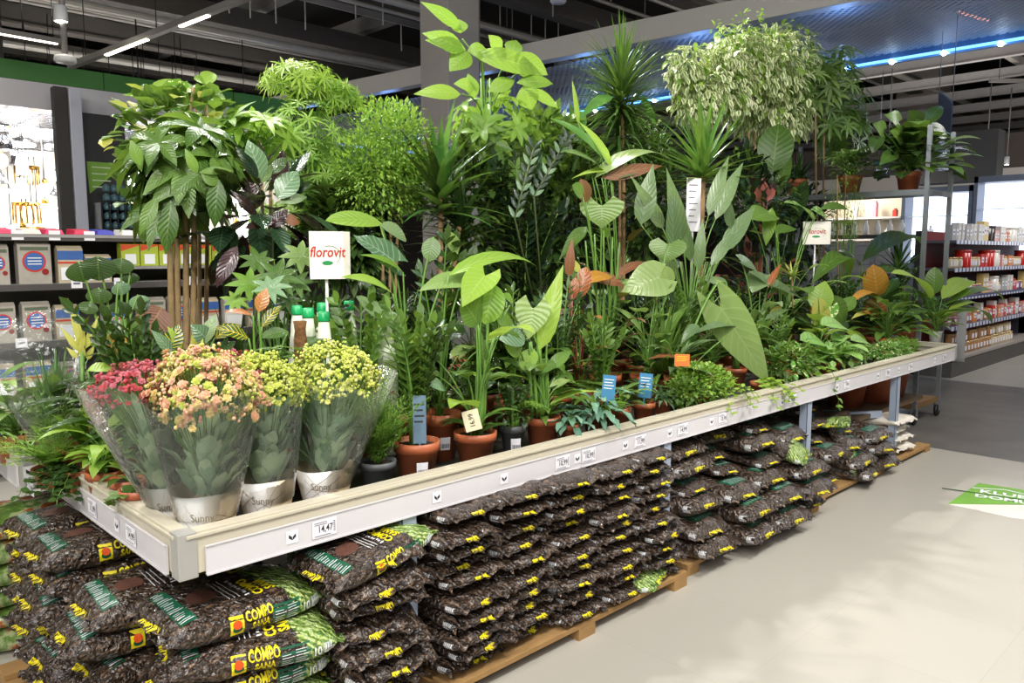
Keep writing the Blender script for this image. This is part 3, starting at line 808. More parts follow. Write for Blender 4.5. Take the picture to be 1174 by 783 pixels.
# ================================================================ PLANT TOOLKIT
Z=Vector((0,0,1))
def leafmat(name,c1,c2,vein=None,vs=.5,rough=.35,trans=.28,kind=None,c3=None,side=9,spec=.5):
    t=NT(name); uv=t.n('ShaderNodeUVMap'); uv.uv_map='UVMap'
    sx=t.n('ShaderNodeSeparateXYZ'); t.l(uv.outputs[0],sx.inputs[0]); u,v=sx.outputs[0],sx.outputs[1]
    at=t.n('ShaderNodeAttribute'); at.attribute_name='rnd'; rnd=at.outputs['Fac']
    co=t.coord(); n=t.noise(30,3,co)
    c=t.mix(rnd,lin(c1),lin(c2))
    du=t.math('ABSOLUTE',t.math('SUBTRACT',u,.5))
    if kind=='edge':      # pale leaf margins
        m=t.math('GREATER_THAN',t.math('ADD',du,t.math('MULTIPLY',t.math('SUBTRACT',n,.5),.35)),.22); c=t.mix(m,c,lin(c3))
    elif kind=='patch':
        m=t.math('GREATER_THAN',t.noise(45,2,co),.56); c=t.mix(m,c,lin(c3))
    elif kind=='centre':
        m=t.math('LESS_THAN',t.math('ADD',du,t.math('MULTIPLY',t.math('SUBTRACT',n,.5),.3)),.2); c=t.mix(m,c,lin(c3))
    if vein:
        mid=t.math('LESS_THAN',du,.022)
        w=t.math('SINE',t.math('MULTIPLY',t.math('SUBTRACT',v,t.math('MULTIPLY',du,.45)),side*2*PI))
        sv=t.math('MULTIPLY',t.math('GREATER_THAN',w,.86),.7 if kind!='bold' else 1)
        c=t.mix(t.math('MULTIPLY',t.math('MAXIMUM',mid,sv),vs),c,lin(vein))
        bm=t.math('MULTIPLY_ADD',w,.5,n)
    else: bm=n
    p=t.bsdf(c,rough,0,spec); t.l(t.bump(bm,.25,.004),p.inputs['Normal'])
    if trans:
        tr=t.n('ShaderNodeBsdfTranslucent'); t.l(t.mix(.35,c,lin('b7e04a')),tr.inputs[0])
        mx=t.n('ShaderNodeMixShader'); mx.inputs[0].default_value=trans; t.l(p.outputs[0],mx.inputs[1]); t.l(tr.outputs[0],mx.inputs[2])
        return t.done(mx)
    return t.done(p)
L_green=leafmat('leaf_mid_green','36591f','66883a','a4bc68',.3)
L_bright=leafmat('leaf_bright_green','669430','98ba4c','c4d480',.3,trans=.4)
L_lime=leafmat('leaf_lime','84a83a','a6c250','ccd88c',.25,trans=.35)
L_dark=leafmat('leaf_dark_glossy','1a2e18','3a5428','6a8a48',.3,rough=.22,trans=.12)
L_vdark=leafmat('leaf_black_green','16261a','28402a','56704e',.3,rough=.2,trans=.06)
L_grey=leafmat('leaf_grey_green','56704a','7c9466','a4b486',.25,rough=.3,trans=.2,kind='bold')
L_pale=leafmat('leaf_pale_alocasia','6a8a4a','94ac66','bccc90',.25,rough=.28,trans=.3)
L_blue=leafmat('leaf_blue_green','48705c','6c947c','a4c4b0',.3,rough=.5,trans=.1)
L_var=leafmat('leaf_white_variegated','6f9448','93ae5c',None,0,.35,.25,'edge','eeedca')
L_varc=leafmat('leaf_cream_patched','4f8a34','6fa544',None,0,.4,.3,'patch','e6ecb4')
L_croton=leafmat('leaf_croton','2c4a20','3f5c24','e0c838',.9,rough=.25,trans=.1,kind='bold',side=7)
L_crotr=leafmat('leaf_croton_red','8a4a2c','b87844','d8a870',.6,rough=.3,trans=.15,side=7)
L_orange=leafmat('leaf_orange','b07a2c','cc9440','e0b878',.4,rough=.35,trans=.3)
L_yel=leafmat('leaf_yellow_green','b4b048','d0cc6c','ecebb4',.3,rough=.4,trans=.3)
L_red=leafmat('leaf_red_bract','7c3a34','a25a52','b87c70',.3,rough=.4,trans=.2)
L_brown=leafmat('leaf_brown_underside','5c3420','7a4a2c','a87848',.5,rough=.5,trans=.1)
L_purp=leafmat('leaf_dark_purple','241a1c','3a2428','6a4a44',.4,rough=.22,trans=.05)
L_feath=leafmat('leaf_feathery','6a9638','9abf58',None,0,.5,.35)
L_fitt=leafmat('leaf_light_mosaic','7aa850','a0c474','3f7034',.7,rough=.4,trans=.3,side=6)
L_strap=leafmat('leaf_strap','3a6a30','5f8f44','8fc05a',.2,rough=.3,trans=.25,side=1)
L_marg=leafmat('leaf_thin_margined','3a5c2a','58803a','7a4a3a',.2,rough=.3,trans=.2,side=1)
L_silv=leafmat('leaf_silver_striped','4a6a4c','6f8f66','a8bca8',.4,rough=.25,trans=.1,kind='bold',side=8)
M_stem=plain('green_stem','5f8636',.45,0,.15,20); M_stemd=plain('dark_stem','3f4a24',.6,0,.2,20)
M_bark=plain('grey_brown_trunk','8c7450',.85,0,.3,25,bump=.4); M_cane=plain('cane_trunk','a0805a',.8,0,.3,40,bump=.4)
M_soil=plain('potting_soil','2a1d15',.95,0,.4,60,bump=.6)
M_pgrey=plain('grey_plastic_pot','55585a',.5,0,.08); M_pwhite=plain('white_plastic_pot','d8d8d4',.4,0,.04); M_pblk=plain('black_plastic_pot','232323',.5)
M_redst=plain('red_stem','7a3426',.4,0,.15,20)
def prof(shape,t):
    if shape=='ell': return math.sin(PI*min(1,max(0,t))**.85)
    if shape=='lance': return (math.sin(PI*t**.62))**1.1 if 0<t<1 else 0
    if shape=='strap': return min(1,.45+t*2.2)*(1-t**3.2)
    if shape=='blade': return (1-t**1.6)*min(1,.5+t*3)
    if shape=='heart': return (.5+.45*math.sin(min(1,t/.2)*PI/2)) if t<.2 else .95*(1-((t-.2)/.8)**1.5)
    if shape=='arrow': return (.42+.44*math.sin(min(1,t/.16)*PI/2)) if t<.16 else .86*(1-((t-.16)/.84)**1.15)
    if shape=='oval': return math.sin(PI*t)**.6 if 0<t<1 else 0
    return math.sin(PI*t)
def leaf(mb,o,d,L,W,shape='ell',up=None,fold=.18,droop=.5,n=4,nc=1,ruffle=0,twist=0):
    o=Vector(o);d=Vector(d).normalized(); up=Vector(up) if up is not None else Z
    side=d.cross(up)
    if side.length<.05: side=d.cross(Vector((rng.uniform(-1,1),rng.uniform(-1,1),.1)))
    side.normalize()
    if twist: side=Matrix.Rotation(twist,3,d)@side
    pts=[];sides=[];nrm=[];hw=[];p=o.copy();st=L/n
    for i in range(n+1):
        t=i/n; dd=(d-Z*(droop*t*1.3)).normalized()
        pts.append(p.copy()); sides.append(side); nrm.append(side.cross(dd).normalized()); hw.append(max(.0004,W/2*prof(shape,t)))
        p=p+dd*st
    back=None
    if shape in('heart','arrow'):
        k=.30 if shape=='heart' else .42
        back=[L*k*max(0,1-i/n*3.0)**1.2 for i in range(n+1)]
    mb.ribbon(pts,sides,nrm,hw,fold,back,nc,None,ruffle,d)
    return pts
def bez(a,b,c,n=5):
    return [a*(1-t)**2+b*2*t*(1-t)+c*t*t for t in [i/n for i in range(n+1)]]
def hero(mb,b,t,w,Y,dY=0,shape='ell',face=.6,arch=.08,fold=.18,n=8,nc=2,r=None,ruffle=0):
    B=ony(b[0],b[1],Y); T=ony(t[0],t[1],Y+dY)
    d=T-B; L=d.length; dn=d.normalized()
    camv=(CAM-B).normalized(); nh=(camv*face+Z*(1-face)); side=dn.cross(nh).normalized(); nn=side.cross(dn).normalized()
    M=(B+T)/2+nn*arch*L; pts=bez(B,M+nn*arch*L,T,n); W=w*pxm((B+T)/2)
    hw=[max(.0004,W/2*prof(shape,i/n)) for i in range(n+1)]
    nr=[];sd=[]
    for i in range(n+1):
        dd=(pts[min(i+1,n)]-pts[max(i-1,0)]).normalized(); nr.append(side.cross(dd).normalized()); sd.append(side)
    back=None
    if shape in('heart','arrow'):
        k=.30 if shape=='heart' else .42
        back=[L*k*max(0,1-i/n*3.0)**1.2 for i in range(n+1)]
    mb.cr=rng.random() if r is None else r
    mb.ribbon(pts,sd,nr,hw,fold,back,nc,None,ruffle*L,dn)
    return B
def mkpot(root,R,H,mat=None,soil=True,rim=True,n=28,label=False):
    mat=mat or M_terra
    mb=MB()
    if rim: pr=[(R*.70,0),(R*.90,H*.76),(R*.985,H*.765),(R*1.0,H),(R*.93,H),(R*.90,H*.86)]
    else: pr=[(R*.78,0),(R*.98,H*.96),(R,H*.97),(R,H),(R*.95,H),(R*.92,H*.88)]
    mb.lathe(pr,n=n); mb.build('pot',mat,root)
    if soil:
        mb=MB(); mb.lathe([(0,H*.9),(R*.6,H*.9),(R*.915,H*.87)],n=20); mb.build('soil',M_soil,root)
    if label:
        a=math.atan2(CAM.y-root.location.y,CAM.x-root.location.x)+.25
        d=Vector((math.cos(a),math.sin(a),0)); s=Vector((-d.y,d.x,0))
        mb=MB(); f=lambda x,y:Vector((math.cos(a+x/R)*(R*.93+y*.1),math.sin(a+x/R)*(R*.93+y*.1),H*.40+y))
        put_rect(mb,f,-.022,-.026,.022,.026,4,2); o=mb.build('paper_sticker',M_paper,root)
        mb=MB(); f2=lambda x,y:Vector((math.cos(a+x/R)*(R*.93+y*.1+.0015),math.sin(a+x/R)*(R*.93+y*.1+.0015),H*.40+y))
        for j in range(9): put_rect(mb,f2,-.017+j*.004,-.018,-.0155+j*.004+.0006*(j%3),.0,1,1)
        mb.build('barcode_print',M_ink,root)
def proot(name,px,Y,label,cat='potted plant',z=None,group=None,py=480):
    p=ony(px,py,Y); return empty(name,(p.x,Y,TF if z is None else z),0,label,cat,group)
class Plant:
    """collects foliage and stems in world coordinates, builds them as parts of the root"""
    def __init__(s,name,x,Y,label,cat='potted plant',R=.09,H=.16,pot=None,rim=True,z=TF,stick=False,pxl=True,py=480,group=None):
        if pxl: p=ony(x,py,Y); X=p.x
        else: X=x
        s.o=Vector((X,Y,z)); s.root=empty(name,s.o,0,label,cat,group); s.R=R; s.H=H
        if R: mkpot(s.root,R,H,pot,rim=rim,label=stick)
        s.top=s.o+Vector((0,0,H*.9)); s.f={}; s.s={}; s.hl=[]
    def F(s,mat): 
        return s.f.setdefault(mat,MB())
    def S(s,mat=None): 
        return s.s.setdefault(mat or M_stem,MB())
    def hero(s,mat,b,t,w,dY=0,shape='ell',face=.6,arch=.08,fold=.18,stem=.004,smat=None,lift=.6,Y=None,r=None,ruffle=0,nc=2,n=8):
        yy=(s.o.y if Y is None else Y)
        B=hero(s.F(mat),b,t,w,yy,dY,shape,face,arch,fold,n,nc,r,ruffle)
        if stem: s.hl.append((mat,B.z-s.top.z,w*pxm(B),shape,(ony(t[0],t[1],yy+dY)-B).length,smat))
        if stem:
            a=s.top+Vector((rng.uniform(-.3,.3)*s.R,rng.uniform(-.3,.3)*s.R,-.01)); m=a*(1-lift)+B*lift; m=Vector((a.x*.6+B.x*.4,a.y*.6+B.y*.4,a.z*.25+B.z*.75))
            s.S(smat).tube(bez(a,m,B,7),[stem*1.5-stem*.7*i/7 for i in range(8)],6)
        return B
    def done(s,fname='foliage',sname='stem',dense=1):
        if dense and len(s.hl)>2:
            for i in range(16):
                m,h,w,sh,L,sm=rng.choice(s.hl); h=max(.08,h)
                if w>.16: w=.16
                rosette(s,m,s.top,1,min(L,.3)*.8,w*.85,sh,(.1,.75),.7,6,1,h*rng.uniform(.2,.75),.18,sm,sr=.0035)
        for k,(m,mb) in enumerate(s.f.items()):
            if mb.f: 
                o=mb.build(fname,m,s.root,origin=None); s.fix(o)
        for m,mb in s.s.items():
            if mb.f: o=mb.build(sname,m,s.root); s.fix(o)
        return s.root
    def part(s,mb,name,mat,smooth=True):
        o=mb.build(name,mat,s.root,smooth=smooth); s.fix(o); return o
    def fix(s,o):
        me=o.data; off=s.root.location; me.transform(Matrix.Translation(-off))
def sph(): 
    z=rng.uniform(-1,1);a=rng.uniform(0,2*PI);r=math.sqrt(1-z*z); return Vector((r*math.cos(a),r*math.sin(a),z))
def palmate(pl,mat,centre,rad,n,k=6,L=.14,W=.045,droop=.6,smat=None,trunk=None,hub=None,leaft='ell',shell=.4,nn=4,petiole=True,fold=.2,lowcut=-1):
    """umbrella-like whorls of leaflets spread through an ellipsoid crown"""
    c=Vector(centre); F=pl.F(mat); S=pl.S(smat)
    for i in range(n):
        q=sph(); 
        while q.z<lowcut: q=sph()
        rr=rng.uniform(shell,1)**.6; p=c+Vector((q.x*rad[0],q.y*rad[1],q.z*rad[2]))*rr
        if petiole:
            h=hub(p) if hub else c+Vector((0,0,-rad[2]*.5)); 
            S.tube(bez(h,(h+p)/2+Vector((0,0,.04)),p,3),.0022,4,False)
        ax=(Vector((q.x,q.y,max(.25,q.z*.8+.55)))).normalized()
        a=ax.orthogonal().normalized(); b=ax.cross(a); ph=rng.uniform(0,6.28); sc=rng.uniform(.7,1.15); F.cr=rng.random()
        for j in range(k):
            t=ph+2*PI*j/k; d=(a*math.cos(t)+b*math.sin(t))+ax*rng.uniform(-.05,.3)
            F.cr=min(1,max(0,F.cr+rng.uniform(-.1,.1)))
            leaf(F,p,d,L*sc*rng.uniform(.8,1.1),W*sc,leaft,up=ax,fold=fold,droop=droop*rng.uniform(.6,1.3),n=nn)
def leafball(pl,mat,centre,rad,n,L=.05,W=.02,droop=.6,shell=.3,outward=.7,shape='ell',nn=2,smat=None,twigs=0,hub=None,mat2=None,p2=0,down=0,fold=.2,topcut=1):
    c=Vector(centre); S=pl.S(smat)
    tw=[]
    for i in range(twigs):
        q=sph(); p=c+Vector((q.x*rad[0],q.y*rad[1],q.z*rad[2]))*rng.uniform(.75,1)
        h=hub or c-Vector((0,0,rad[2]*.7)); S.tube(bez(h,(h+p)/2+Vector((0,0,rad[2]*.25)),p,5),[.004,.0035,.003,.0025,.002,.0012],4,False)
        tw.append(bez(h,(h+p)/2+Vector((0,0,rad[2]*.25)),p,5))
    for i in range(n):
        q=sph(); rr=rng.uniform(shell,1)**.5
        p=c+Vector((q.x*rad[0],q.y*rad[1],q.z*rad[2]))*rr*(1+.18*noise.noise(q*2.3+c))
        if (p-c).z>rad[2]*topcut: continue
        d=(q*outward+sph()*.6+Vector((0,0,-down)))
        m=mat2 if mat2 and rng.random()<p2 else mat
        F=pl.F(m); F.cr=rng.random()
        leaf(F,p,d,L*rng.uniform(.7,1.2),W*rng.uniform(.8,1.15),shape,fold=fold,droop=droop*rng.uniform(.5,1.4),n=nn)
def rosette(pl,mat,o,n,L,W,shape='strap',tilt=(.2,1.3),droop=.6,nn=6,nc=1,pet=0,fold=.2,smat=None,az=None,sr=.003,jit=.01,mat2=None,p2=0,ruffle=0,Lv=.25):
    o=Vector(o)
    for i in range(n):
        a=rng.uniform(0,2*PI) if az is None else rng.uniform(*az); ti=rng.uniform(*tilt)
        d=Vector((math.cos(a)*math.sin(ti),math.sin(a)*math.sin(ti),math.cos(ti)))
        m=mat2 if mat2 and rng.random()<p2 else mat
        F=pl.F(m); F.cr=rng.random(); s=rng.uniform(1-Lv,1+Lv*.5)
        p=o+Vector((rng.uniform(-jit,jit),rng.uniform(-jit,jit),0))
        if pet:
            pl_=pet*s; e=p+d*pl_; e2=bez(p,p+Vector((d.x*.25,d.y*.25,max(d.z,.5)))*pl_*.7,e,5); pl.S(smat).tube(e2,[sr*1.3,sr*1.2,sr*1.1,sr,sr*.9,sr*.8],5,False)
            dd=(Vector((d.x,d.y,0)).normalized()*.9+Vector((0,0,.25+.5*(1-ti)))).normalized() if ti>.05 else d
            leaf(F,e,dd,L*s,W*s,shape,fold=fold,droop=droop*rng.uniform(.6,1.4),n=nn,nc=nc,ruffle=ruffle*L)
        else: leaf(F,p,d,L*s,W*s,shape,fold=fold,droop=droop*rng.uniform(.6,1.4),n=nn,nc=nc,ruffle=ruffle*L)
def zz(pl,mat,o,n,H,lean=.35,LL=.06,LW=.028,pairs=9,smat=None,az=None):
    o=Vector(o)
    for i in range(n):
        a=rng.uniform(0,2*PI) if az is None else rng.uniform(*az); h=H*rng.uniform(.7,1.05); ln=rng.uniform(.1,lean)
        e=o+Vector((math.cos(a)*h*ln,math.sin(a)*h*ln,h)); b=o+Vector((math.cos(a)*.02,math.sin(a)*.02,0))
        pts=bez(b,Vector((b.x,b.y,b.z+h*.6)),e,8); pl.S(smat).tube(pts,[.008-.0007*k for k in range(9)],6)
        sd=Vector((-math.sin(a+rng.uniform(-1,1)),math.cos(a+rng.uniform(-1,1)),0)).normalized()
        for k in range(pairs):
            t=.22+.76*k/(pairs-1); x=t*8; j=min(7,int(x)); p=pts[j].lerp(pts[j+1],x-j); dr=(pts[j+1]-pts[j]).normalized()
            for sg in(-1,1):
                F=pl.F(mat); F.cr=rng.random()
                d=sd*sg*.8+dr*.75+Vector((rng.uniform(-.15,.15),rng.uniform(-.15,.15),0))
                leaf(F,p,d,LL*rng.uniform(.85,1.15)*(1-.3*abs(t-.5)),LW,'oval',up=dr.cross(sd*sg)*-sg+dr*.2 if False else dr,fold=.15,droop=.15,n=3)
        F=pl.F(mat); leaf(F,e,(pts[-1]-pts[-2]),LL,LW,'oval',up=sd,n=3,droop=.1)
def frond(pl,mat,o,d,L,w,n=14,droop=.5,needle=.012,fine=1):
    """feathery fern frond"""
    o=Vector(o);d=Vector(d).normalized(); p=o.copy(); F=pl.F(mat); F.cr=rng.random(); pts=[p.copy()]
    for i in range(n):
        t=i/n; dd=(d-Z*droop*t*1.4).normalized(); p=p+dd*(L/n); pts.append(p.copy())
        side=dd.cross(Z); 
        if side.length<.05: side=Vector((1,0,0))
        side.normalize()
        ww=w*math.sin(PI*(.12+.86*t))**.8
        for sg in (-1,1):
            q=p; dq=(side*sg+dd*.5+Vector((0,0,rng.uniform(-.15,.25)))).normalized()
            m=max(2,int(ww/.014*fine))
            leaf(F,q,dq,ww,.004+.1*ww,'lance',fold=.1,droop=.3,n=2)
            for k in range(m):
                tt=(k+.5)/m; r_=q+dq*ww*tt
                for s2 in(-1,1):
                    d2=(dq*.7+dd*s2*.9+Vector((rng.uniform(-.3,.3),rng.uniform(-.3,.3),rng.uniform(-.3,.3)))).normalized()
                    leaf(F,r_,d2,needle*rng.uniform(.7,1.3),needle*.22,'ell',fold=0,droop=0,n=2)
    pl.S().tube(pts,.0012,3,False)
def cane_crown(pl,mat,c,n,L,W,tilt=(.1,1.9),droop=.5,nn=6,H=.12,mat2=None,p2=0):
    for i in range(n):
        t=i/n; a=i*2.4+rng.uniform(-.3,.3); ti=tilt[0]+(tilt[1]-tilt[0])*(1-t)**.8+rng.uniform(-.12,.12)
        d=Vector((math.cos(a)*math.sin(ti),math.sin(a)*math.sin(ti),math.cos(ti)))
        F=pl.F(mat2 if mat2 and rng.random()<p2 else mat); F.cr=rng.random()
        leaf(F,Vector(c)+Vector((0,0,H*(t-1))),d,L*rng.uniform(.8,1.1),W,'blade',fold=.25,droop=droop*rng.uniform(.4,1.3),n=nn)
def trunk(pl,pts,r0,r1,mat=None,n=8):
    m=len(pts); pl.S(mat or M_bark).tube([Vector(p) for p in pts],[r0+(r1-r0)*i/(m-1) for i in range(m)],n)
def ivy(pl,mat,o,n,L,leafs=10,s=.035,spread=1,hang=None,shape='heart',az=None,lift=.3,mat2=None,p2=0,W=.9,smat=None):
    o=Vector(o)
    for i in range(n):
        a=rng.uniform(0,2*PI) if az is None else rng.uniform(*az); l=L*rng.uniform(.5,1.1)
        d=Vector((math.cos(a),math.sin(a),lift*rng.uniform(.3,1.8))); p=o.copy(); pts=[p.copy()]
        for k in range(leafs):
            t=k/leafs; g=.0 if hang is None else hang*t
            dd=(d+Vector((rng.uniform(-.4,.4),rng.uniform(-.4,.4),rng.uniform(-.3,.3)))-Z*(t*.9*spread+g)).normalized()
            q=p+dd*(l/leafs)
            if hang is None and q.z<TF+.015: q.z=TF+.015+rng.uniform(0,.02)
            p=q; pts.append(p.copy())
            F=pl.F(mat2 if mat2 and rng.random()<p2 else mat); F.cr=rng.random()
            sd=Vector((-dd.y,dd.x,0))*(1 if k%2 else -1)
            leaf(F,p,sd+dd*.4+Vector((0,0,rng.uniform(.1,.8))),s*rng.uniform(.7,1.2),s*W,shape,up=Z+(CAM-p).normalized()*.5,fold=.1,droop=.4,n=3)
        pl.S(smat).tube(pts,.0013,4,False)
def tag_stick(pl,px,py,w,h,Y,mat,lines=M_ink,name='plant_tag',face=None,tilt=0,stick=True,text=None):
    """printed card standing in the pot; px,py centre; w,h in px"""
    c=ony(px,py,Y); k=pxm(c); w*=k;h*=k
    n=(CAM-c); n.z=0; n.normalize(); ux=Vector((-n.y,n.x,0)); uy=(Z+n*-.1).normalized()
    if tilt: 
        m=Matrix.Rotation(tilt,3,n); ux=m@ux; uy=m@uy
    mb=MB(); mb.obox(c,ux*w/2,uy*h/2,n*.0008)
    if stick: mb.obox(c-uy*(h*.5+.02),ux*.003,uy*.022,n*.0006)
    o=pl.part(mb,name,mat,False)
    mb=MB(); f=lambda x,y:c+ux*x+uy*y+n*.0016
    if text: put_text(mb,text,f,w*.36 if h<w*1.2 else w*.42,.0003,.9,(0,0),PI/2 if h>w*1.2 else 0)
    else:
        for j in range(4): put_rect(mb,f,-w*.38,h*(.30-.12*j),w*(.36-.1*(j%2)),h*(.30-.12*j)+h*.035,1,1)
    pl.part(mb,'tag_print',lines,False)
# ================================================================ FRONT ROW
M_film=None
def m_film():
    t=NT('clear_cellophane'); co=t.coord(); n=t.noise(9,4,co,.6); n2=t.noise(25,3,co)
    fr=t.n('ShaderNodeFresnel'); fr.inputs[0].default_value=1.28; t.l(t.bump(n,.35,.01),fr.inputs[1])
    g=t.n('ShaderNodeBsdfGlossy'); g.inputs[0].default_value=(1,1,1,1); g.inputs['Roughness'].default_value=.12; t.l(t.bump(n2,.7,.02),g.inputs['Normal'])
    tr=t.n('ShaderNodeBsdfTransparent'); tr.inputs[0].default_value=(.99,.995,.992,1)
    df=t.n('ShaderNodeBsdfDiffuse'); df.inputs[0].default_value=lin('dfe8e4')
    a=t.n('ShaderNodeMixShader'); t.l(t.math('MULTIPLY_ADD',fr.outputs[0],1.7,.02),a.inputs[0]); t.l(tr.outputs[0],a.inputs[1]); t.l(g.outputs[0],a.inputs[2])
    b=t.n('ShaderNodeMixShader'); b.inputs[0].default_value=.03; t.l(a.outputs[0],b.inputs[1]); t.l(df.outputs[0],b.inputs[2])
    return t.done(b)
M_film=m_film()
def m_wrap():
    t=NT('kraft_white_wrap'); uv=t.n('ShaderNodeUVMap'); sx=t.n('ShaderNodeSeparateXYZ'); t.l(uv.outputs[0],sx.inputs[0])
    a=t.math('SINE',t.math('MULTIPLY_ADD',sx.outputs[0],6.283*3,.4)); m=t.math('ADD',t.math('MULTIPLY',a,.25),t.math('SUBTRACT',1,sx.outputs[1]))
    uu=t.math('ADD',sx.outputs[0],t.math('MULTIPLY',sx.outputs[1],-.10)); w=t.math('MAXIMUM',t.math('MULTIPLY',t.math('SUBTRACT',uu,.61),9),t.math('MULTIPLY',t.math('SUBTRACT',.49,uu),9)); w=t.math('MINIMUM',t.math('MAXIMUM',w,0),1)
    c=t.mix(w,lin('f0eeec'),lin('cfb894')); p=t.bsdf(c,.6); return t.done(p)
M_wrap=m_wrap(); M_gold=plain('bronze_line_print','a08a66',.5); 
M_peach=leafmat('petal_peach','e2a486','eec4a4',None,0,.6,.2); M_peachy=leafmat('petal_yellowish_peach','e2c67c','ecd89c',None,0,.6,.2)
M_yfl=leafmat('petal_yellow_green','d2d660','e8e69a',None,0,.6,.2); M_ybud=leafmat('bud_yellow_green','b8c648','d6dc74',None,0,.6,.2)
M_pink=leafmat('petal_pink_red','b04e60','cc7886',None,0,.6,.2); M_pbud=leafmat('bud_crimson','a8323e','c8505a',None,0,.6,.2)
def floret(mb,c,n,r,layers=3):
    a=n.orthogonal().normalized(); b=n.cross(a)
    for l in range(layers):
        k=6-l if layers>1 else 5; rr=r*(1-.27*l); ph=rng.uniform(0,6.28); up=.25+.45*l
        mb.cr=rng.random()
        for j in range(k):
            t=ph+2*PI*j/k; d=(a*math.cos(t)+b*math.sin(t)); sd=n.cross(d)
            p0=c+n*(r*.15*l); p1=p0+d*rr*.62+n*rr*up*.5; p2=p0+d*rr+n*rr*up*.62
            i=mb.verts([p0-sd*rr*.10,p0+sd*rr*.10,p1+sd*rr*.42,p2+sd*rr*.16,p2-sd*rr*.16,p1-sd*rr*.42])
            mb.face([i,i+1,i+2,i+5]); mb.face([i+5,i+2,i+3,i+4])
def bouquet(px,Y,wrap_top,wrap_w,bot_w,dome,cols,label,sl,buds=.4,nfl=90,fr=.012,text=True,seed=0,hb=None):
    """wrap_top: pixel row of the paper's top edge; dome: (px,py,rx,ry) of the flower head; sl: (x0,x1,y) rim of the clear sleeve"""
    pt=ony(px,wrap_top,Y); o=Vector((pt.x,Y,TF)); root=empty('wrapped_kalanchoe',o,0,label,'flower bouquet')
    k=pxm(pt); R1=wrap_w/2*k; R0=bot_w/2*k; Hw=pt.z-TF+.01
    def cone(th,z,off=0): 
        r=R0+(R1-R0)*z/Hw+off; return Vector((r*math.cos(th),r*math.sin(th),z))
    mb=MB(); n=40
    mb.lathe([(R0*.96,0),(R0,.004),(R1,Hw),(R1-.002,Hw),(R0*.9,.01)],n=n)
    for i in range(n): 
        q=mb.v[2*n+i]; zz_=Hw+.0025*math.sin(i*.45+1); mb.v[2*n+i]=(q[0],q[1],zz_); q=mb.v[3*n+i]; mb.v[3*n+i]=(q[0],q[1],zz_)
    mb.build('paper_wrap',M_wrap,root)
    ca=math.atan2(CAM.y-o.y,CAM.x-o.x)
    mb=MB(); rr=random.Random(seed+3)
    for j in range(15):
        t0=ca+rr.uniform(-1.5,1.5); t1=t0+rr.uniform(-1.3,1.3); z0=rr.uniform(.02,.4)*Hw; z1=rr.uniform(.5,.97)*Hw; m=12
        for i in range(m):
            a=i/m;b=(i+1)/m; wd=.0008
            q=[cone(t0+(t1-t0)*a,z0+(z1-z0)*a-wd,.0012),cone(t0+(t1-t0)*b,z0+(z1-z0)*b-wd,.0012),cone(t0+(t1-t0)*b,z0+(z1-z0)*b+wd,.0012),cone(t0+(t1-t0)*a,z0+(z1-z0)*a+wd,.0012)]
            i0=mb.verts(q); mb.face([i0,i0+1,i0+2,i0+3])
    mb.build('line_print',M_gold,root,smooth=False)
    if text:
        mb=MB(); put_text(mb,'Sunny',lambda x,y:cone(ca-.15+x/R1,Hw*.58+y,.0014),.034,0,.9,maxlen=.01); mb.build('wrap_lettering',M_gold,root,smooth=False)
    # succulent leaves and stems
    dc=ony(dome[0],dome[1],Y); kk=pxm(dc); c=dc-o; rx=dome[2]*kk; rz=dome[3]*kk
    L=MB(); S=MB(); 
    for i in range(120):
        a=rng.uniform(0,6.28); z=Hw*.8+rng.random()**1.3*(c.z-Hw)*.75; r=R1*rng.uniform(.3,.95)*(1+z*.9)
        L.cr=rng.random(); d=Vector((math.cos(a)*.8,math.sin(a)*.8,rng.uniform(.9,3.5))); cx_=c*(z/c.z)
        leaf(L,Vector((cx_.x*.8+r*.5*math.cos(a),cx_.y*.8+r*.5*math.sin(a),z)),d,rng.uniform(.08,.13),rng.uniform(.036,.055),'oval',fold=.25,droop=.12,n=5,nc=1,ruffle=.003)
    L.build('foliage',leafmat('kalanchoe_leaf','3f6a50','6a9470','9cc4a0',.25,.45,.1) if 'kl' not in _mc else _mc['kl'],root)
    FL=[MB() for _ in cols]; 
    for i in range(nfl):
        q=sph()
        while q.z<-.45 or (q.z<.1 and rng.random()<.3): q=sph()
        nn=Vector((q.x*rx,q.y*rx,q.z*rz)); lump=1+.34*noise.noise(q*2.2+c*9)
        p=c+nn*lump*rng.uniform(.86,1.02); nrm=Vector((q.x,q.y,q.z+.35)).normalized()
        j=rng.randrange(len(cols)); 
        if rng.random()<buds:
            FL[j].cr=rng.random()
            for _ in range(5):
                e=p+sph()*.011; FL[j].ball(e,rng.uniform(.0035,.006),6,4)
        else: floret(FL[j],p,nrm,fr*rng.uniform(.75,1.15))
        if i%4==0:
            b=Vector((c.x*.3,c.y*.3,Hw)); S.tube(bez(b,Vector((p.x*.5,p.y*.5,p.z*.7)),p-nrm*.004,5),.0016,4,False)
    for m,f in zip(cols,FL):
        if f.f: f.build('flower_cluster',m,root)
    S.build('stem',M_stem,root)
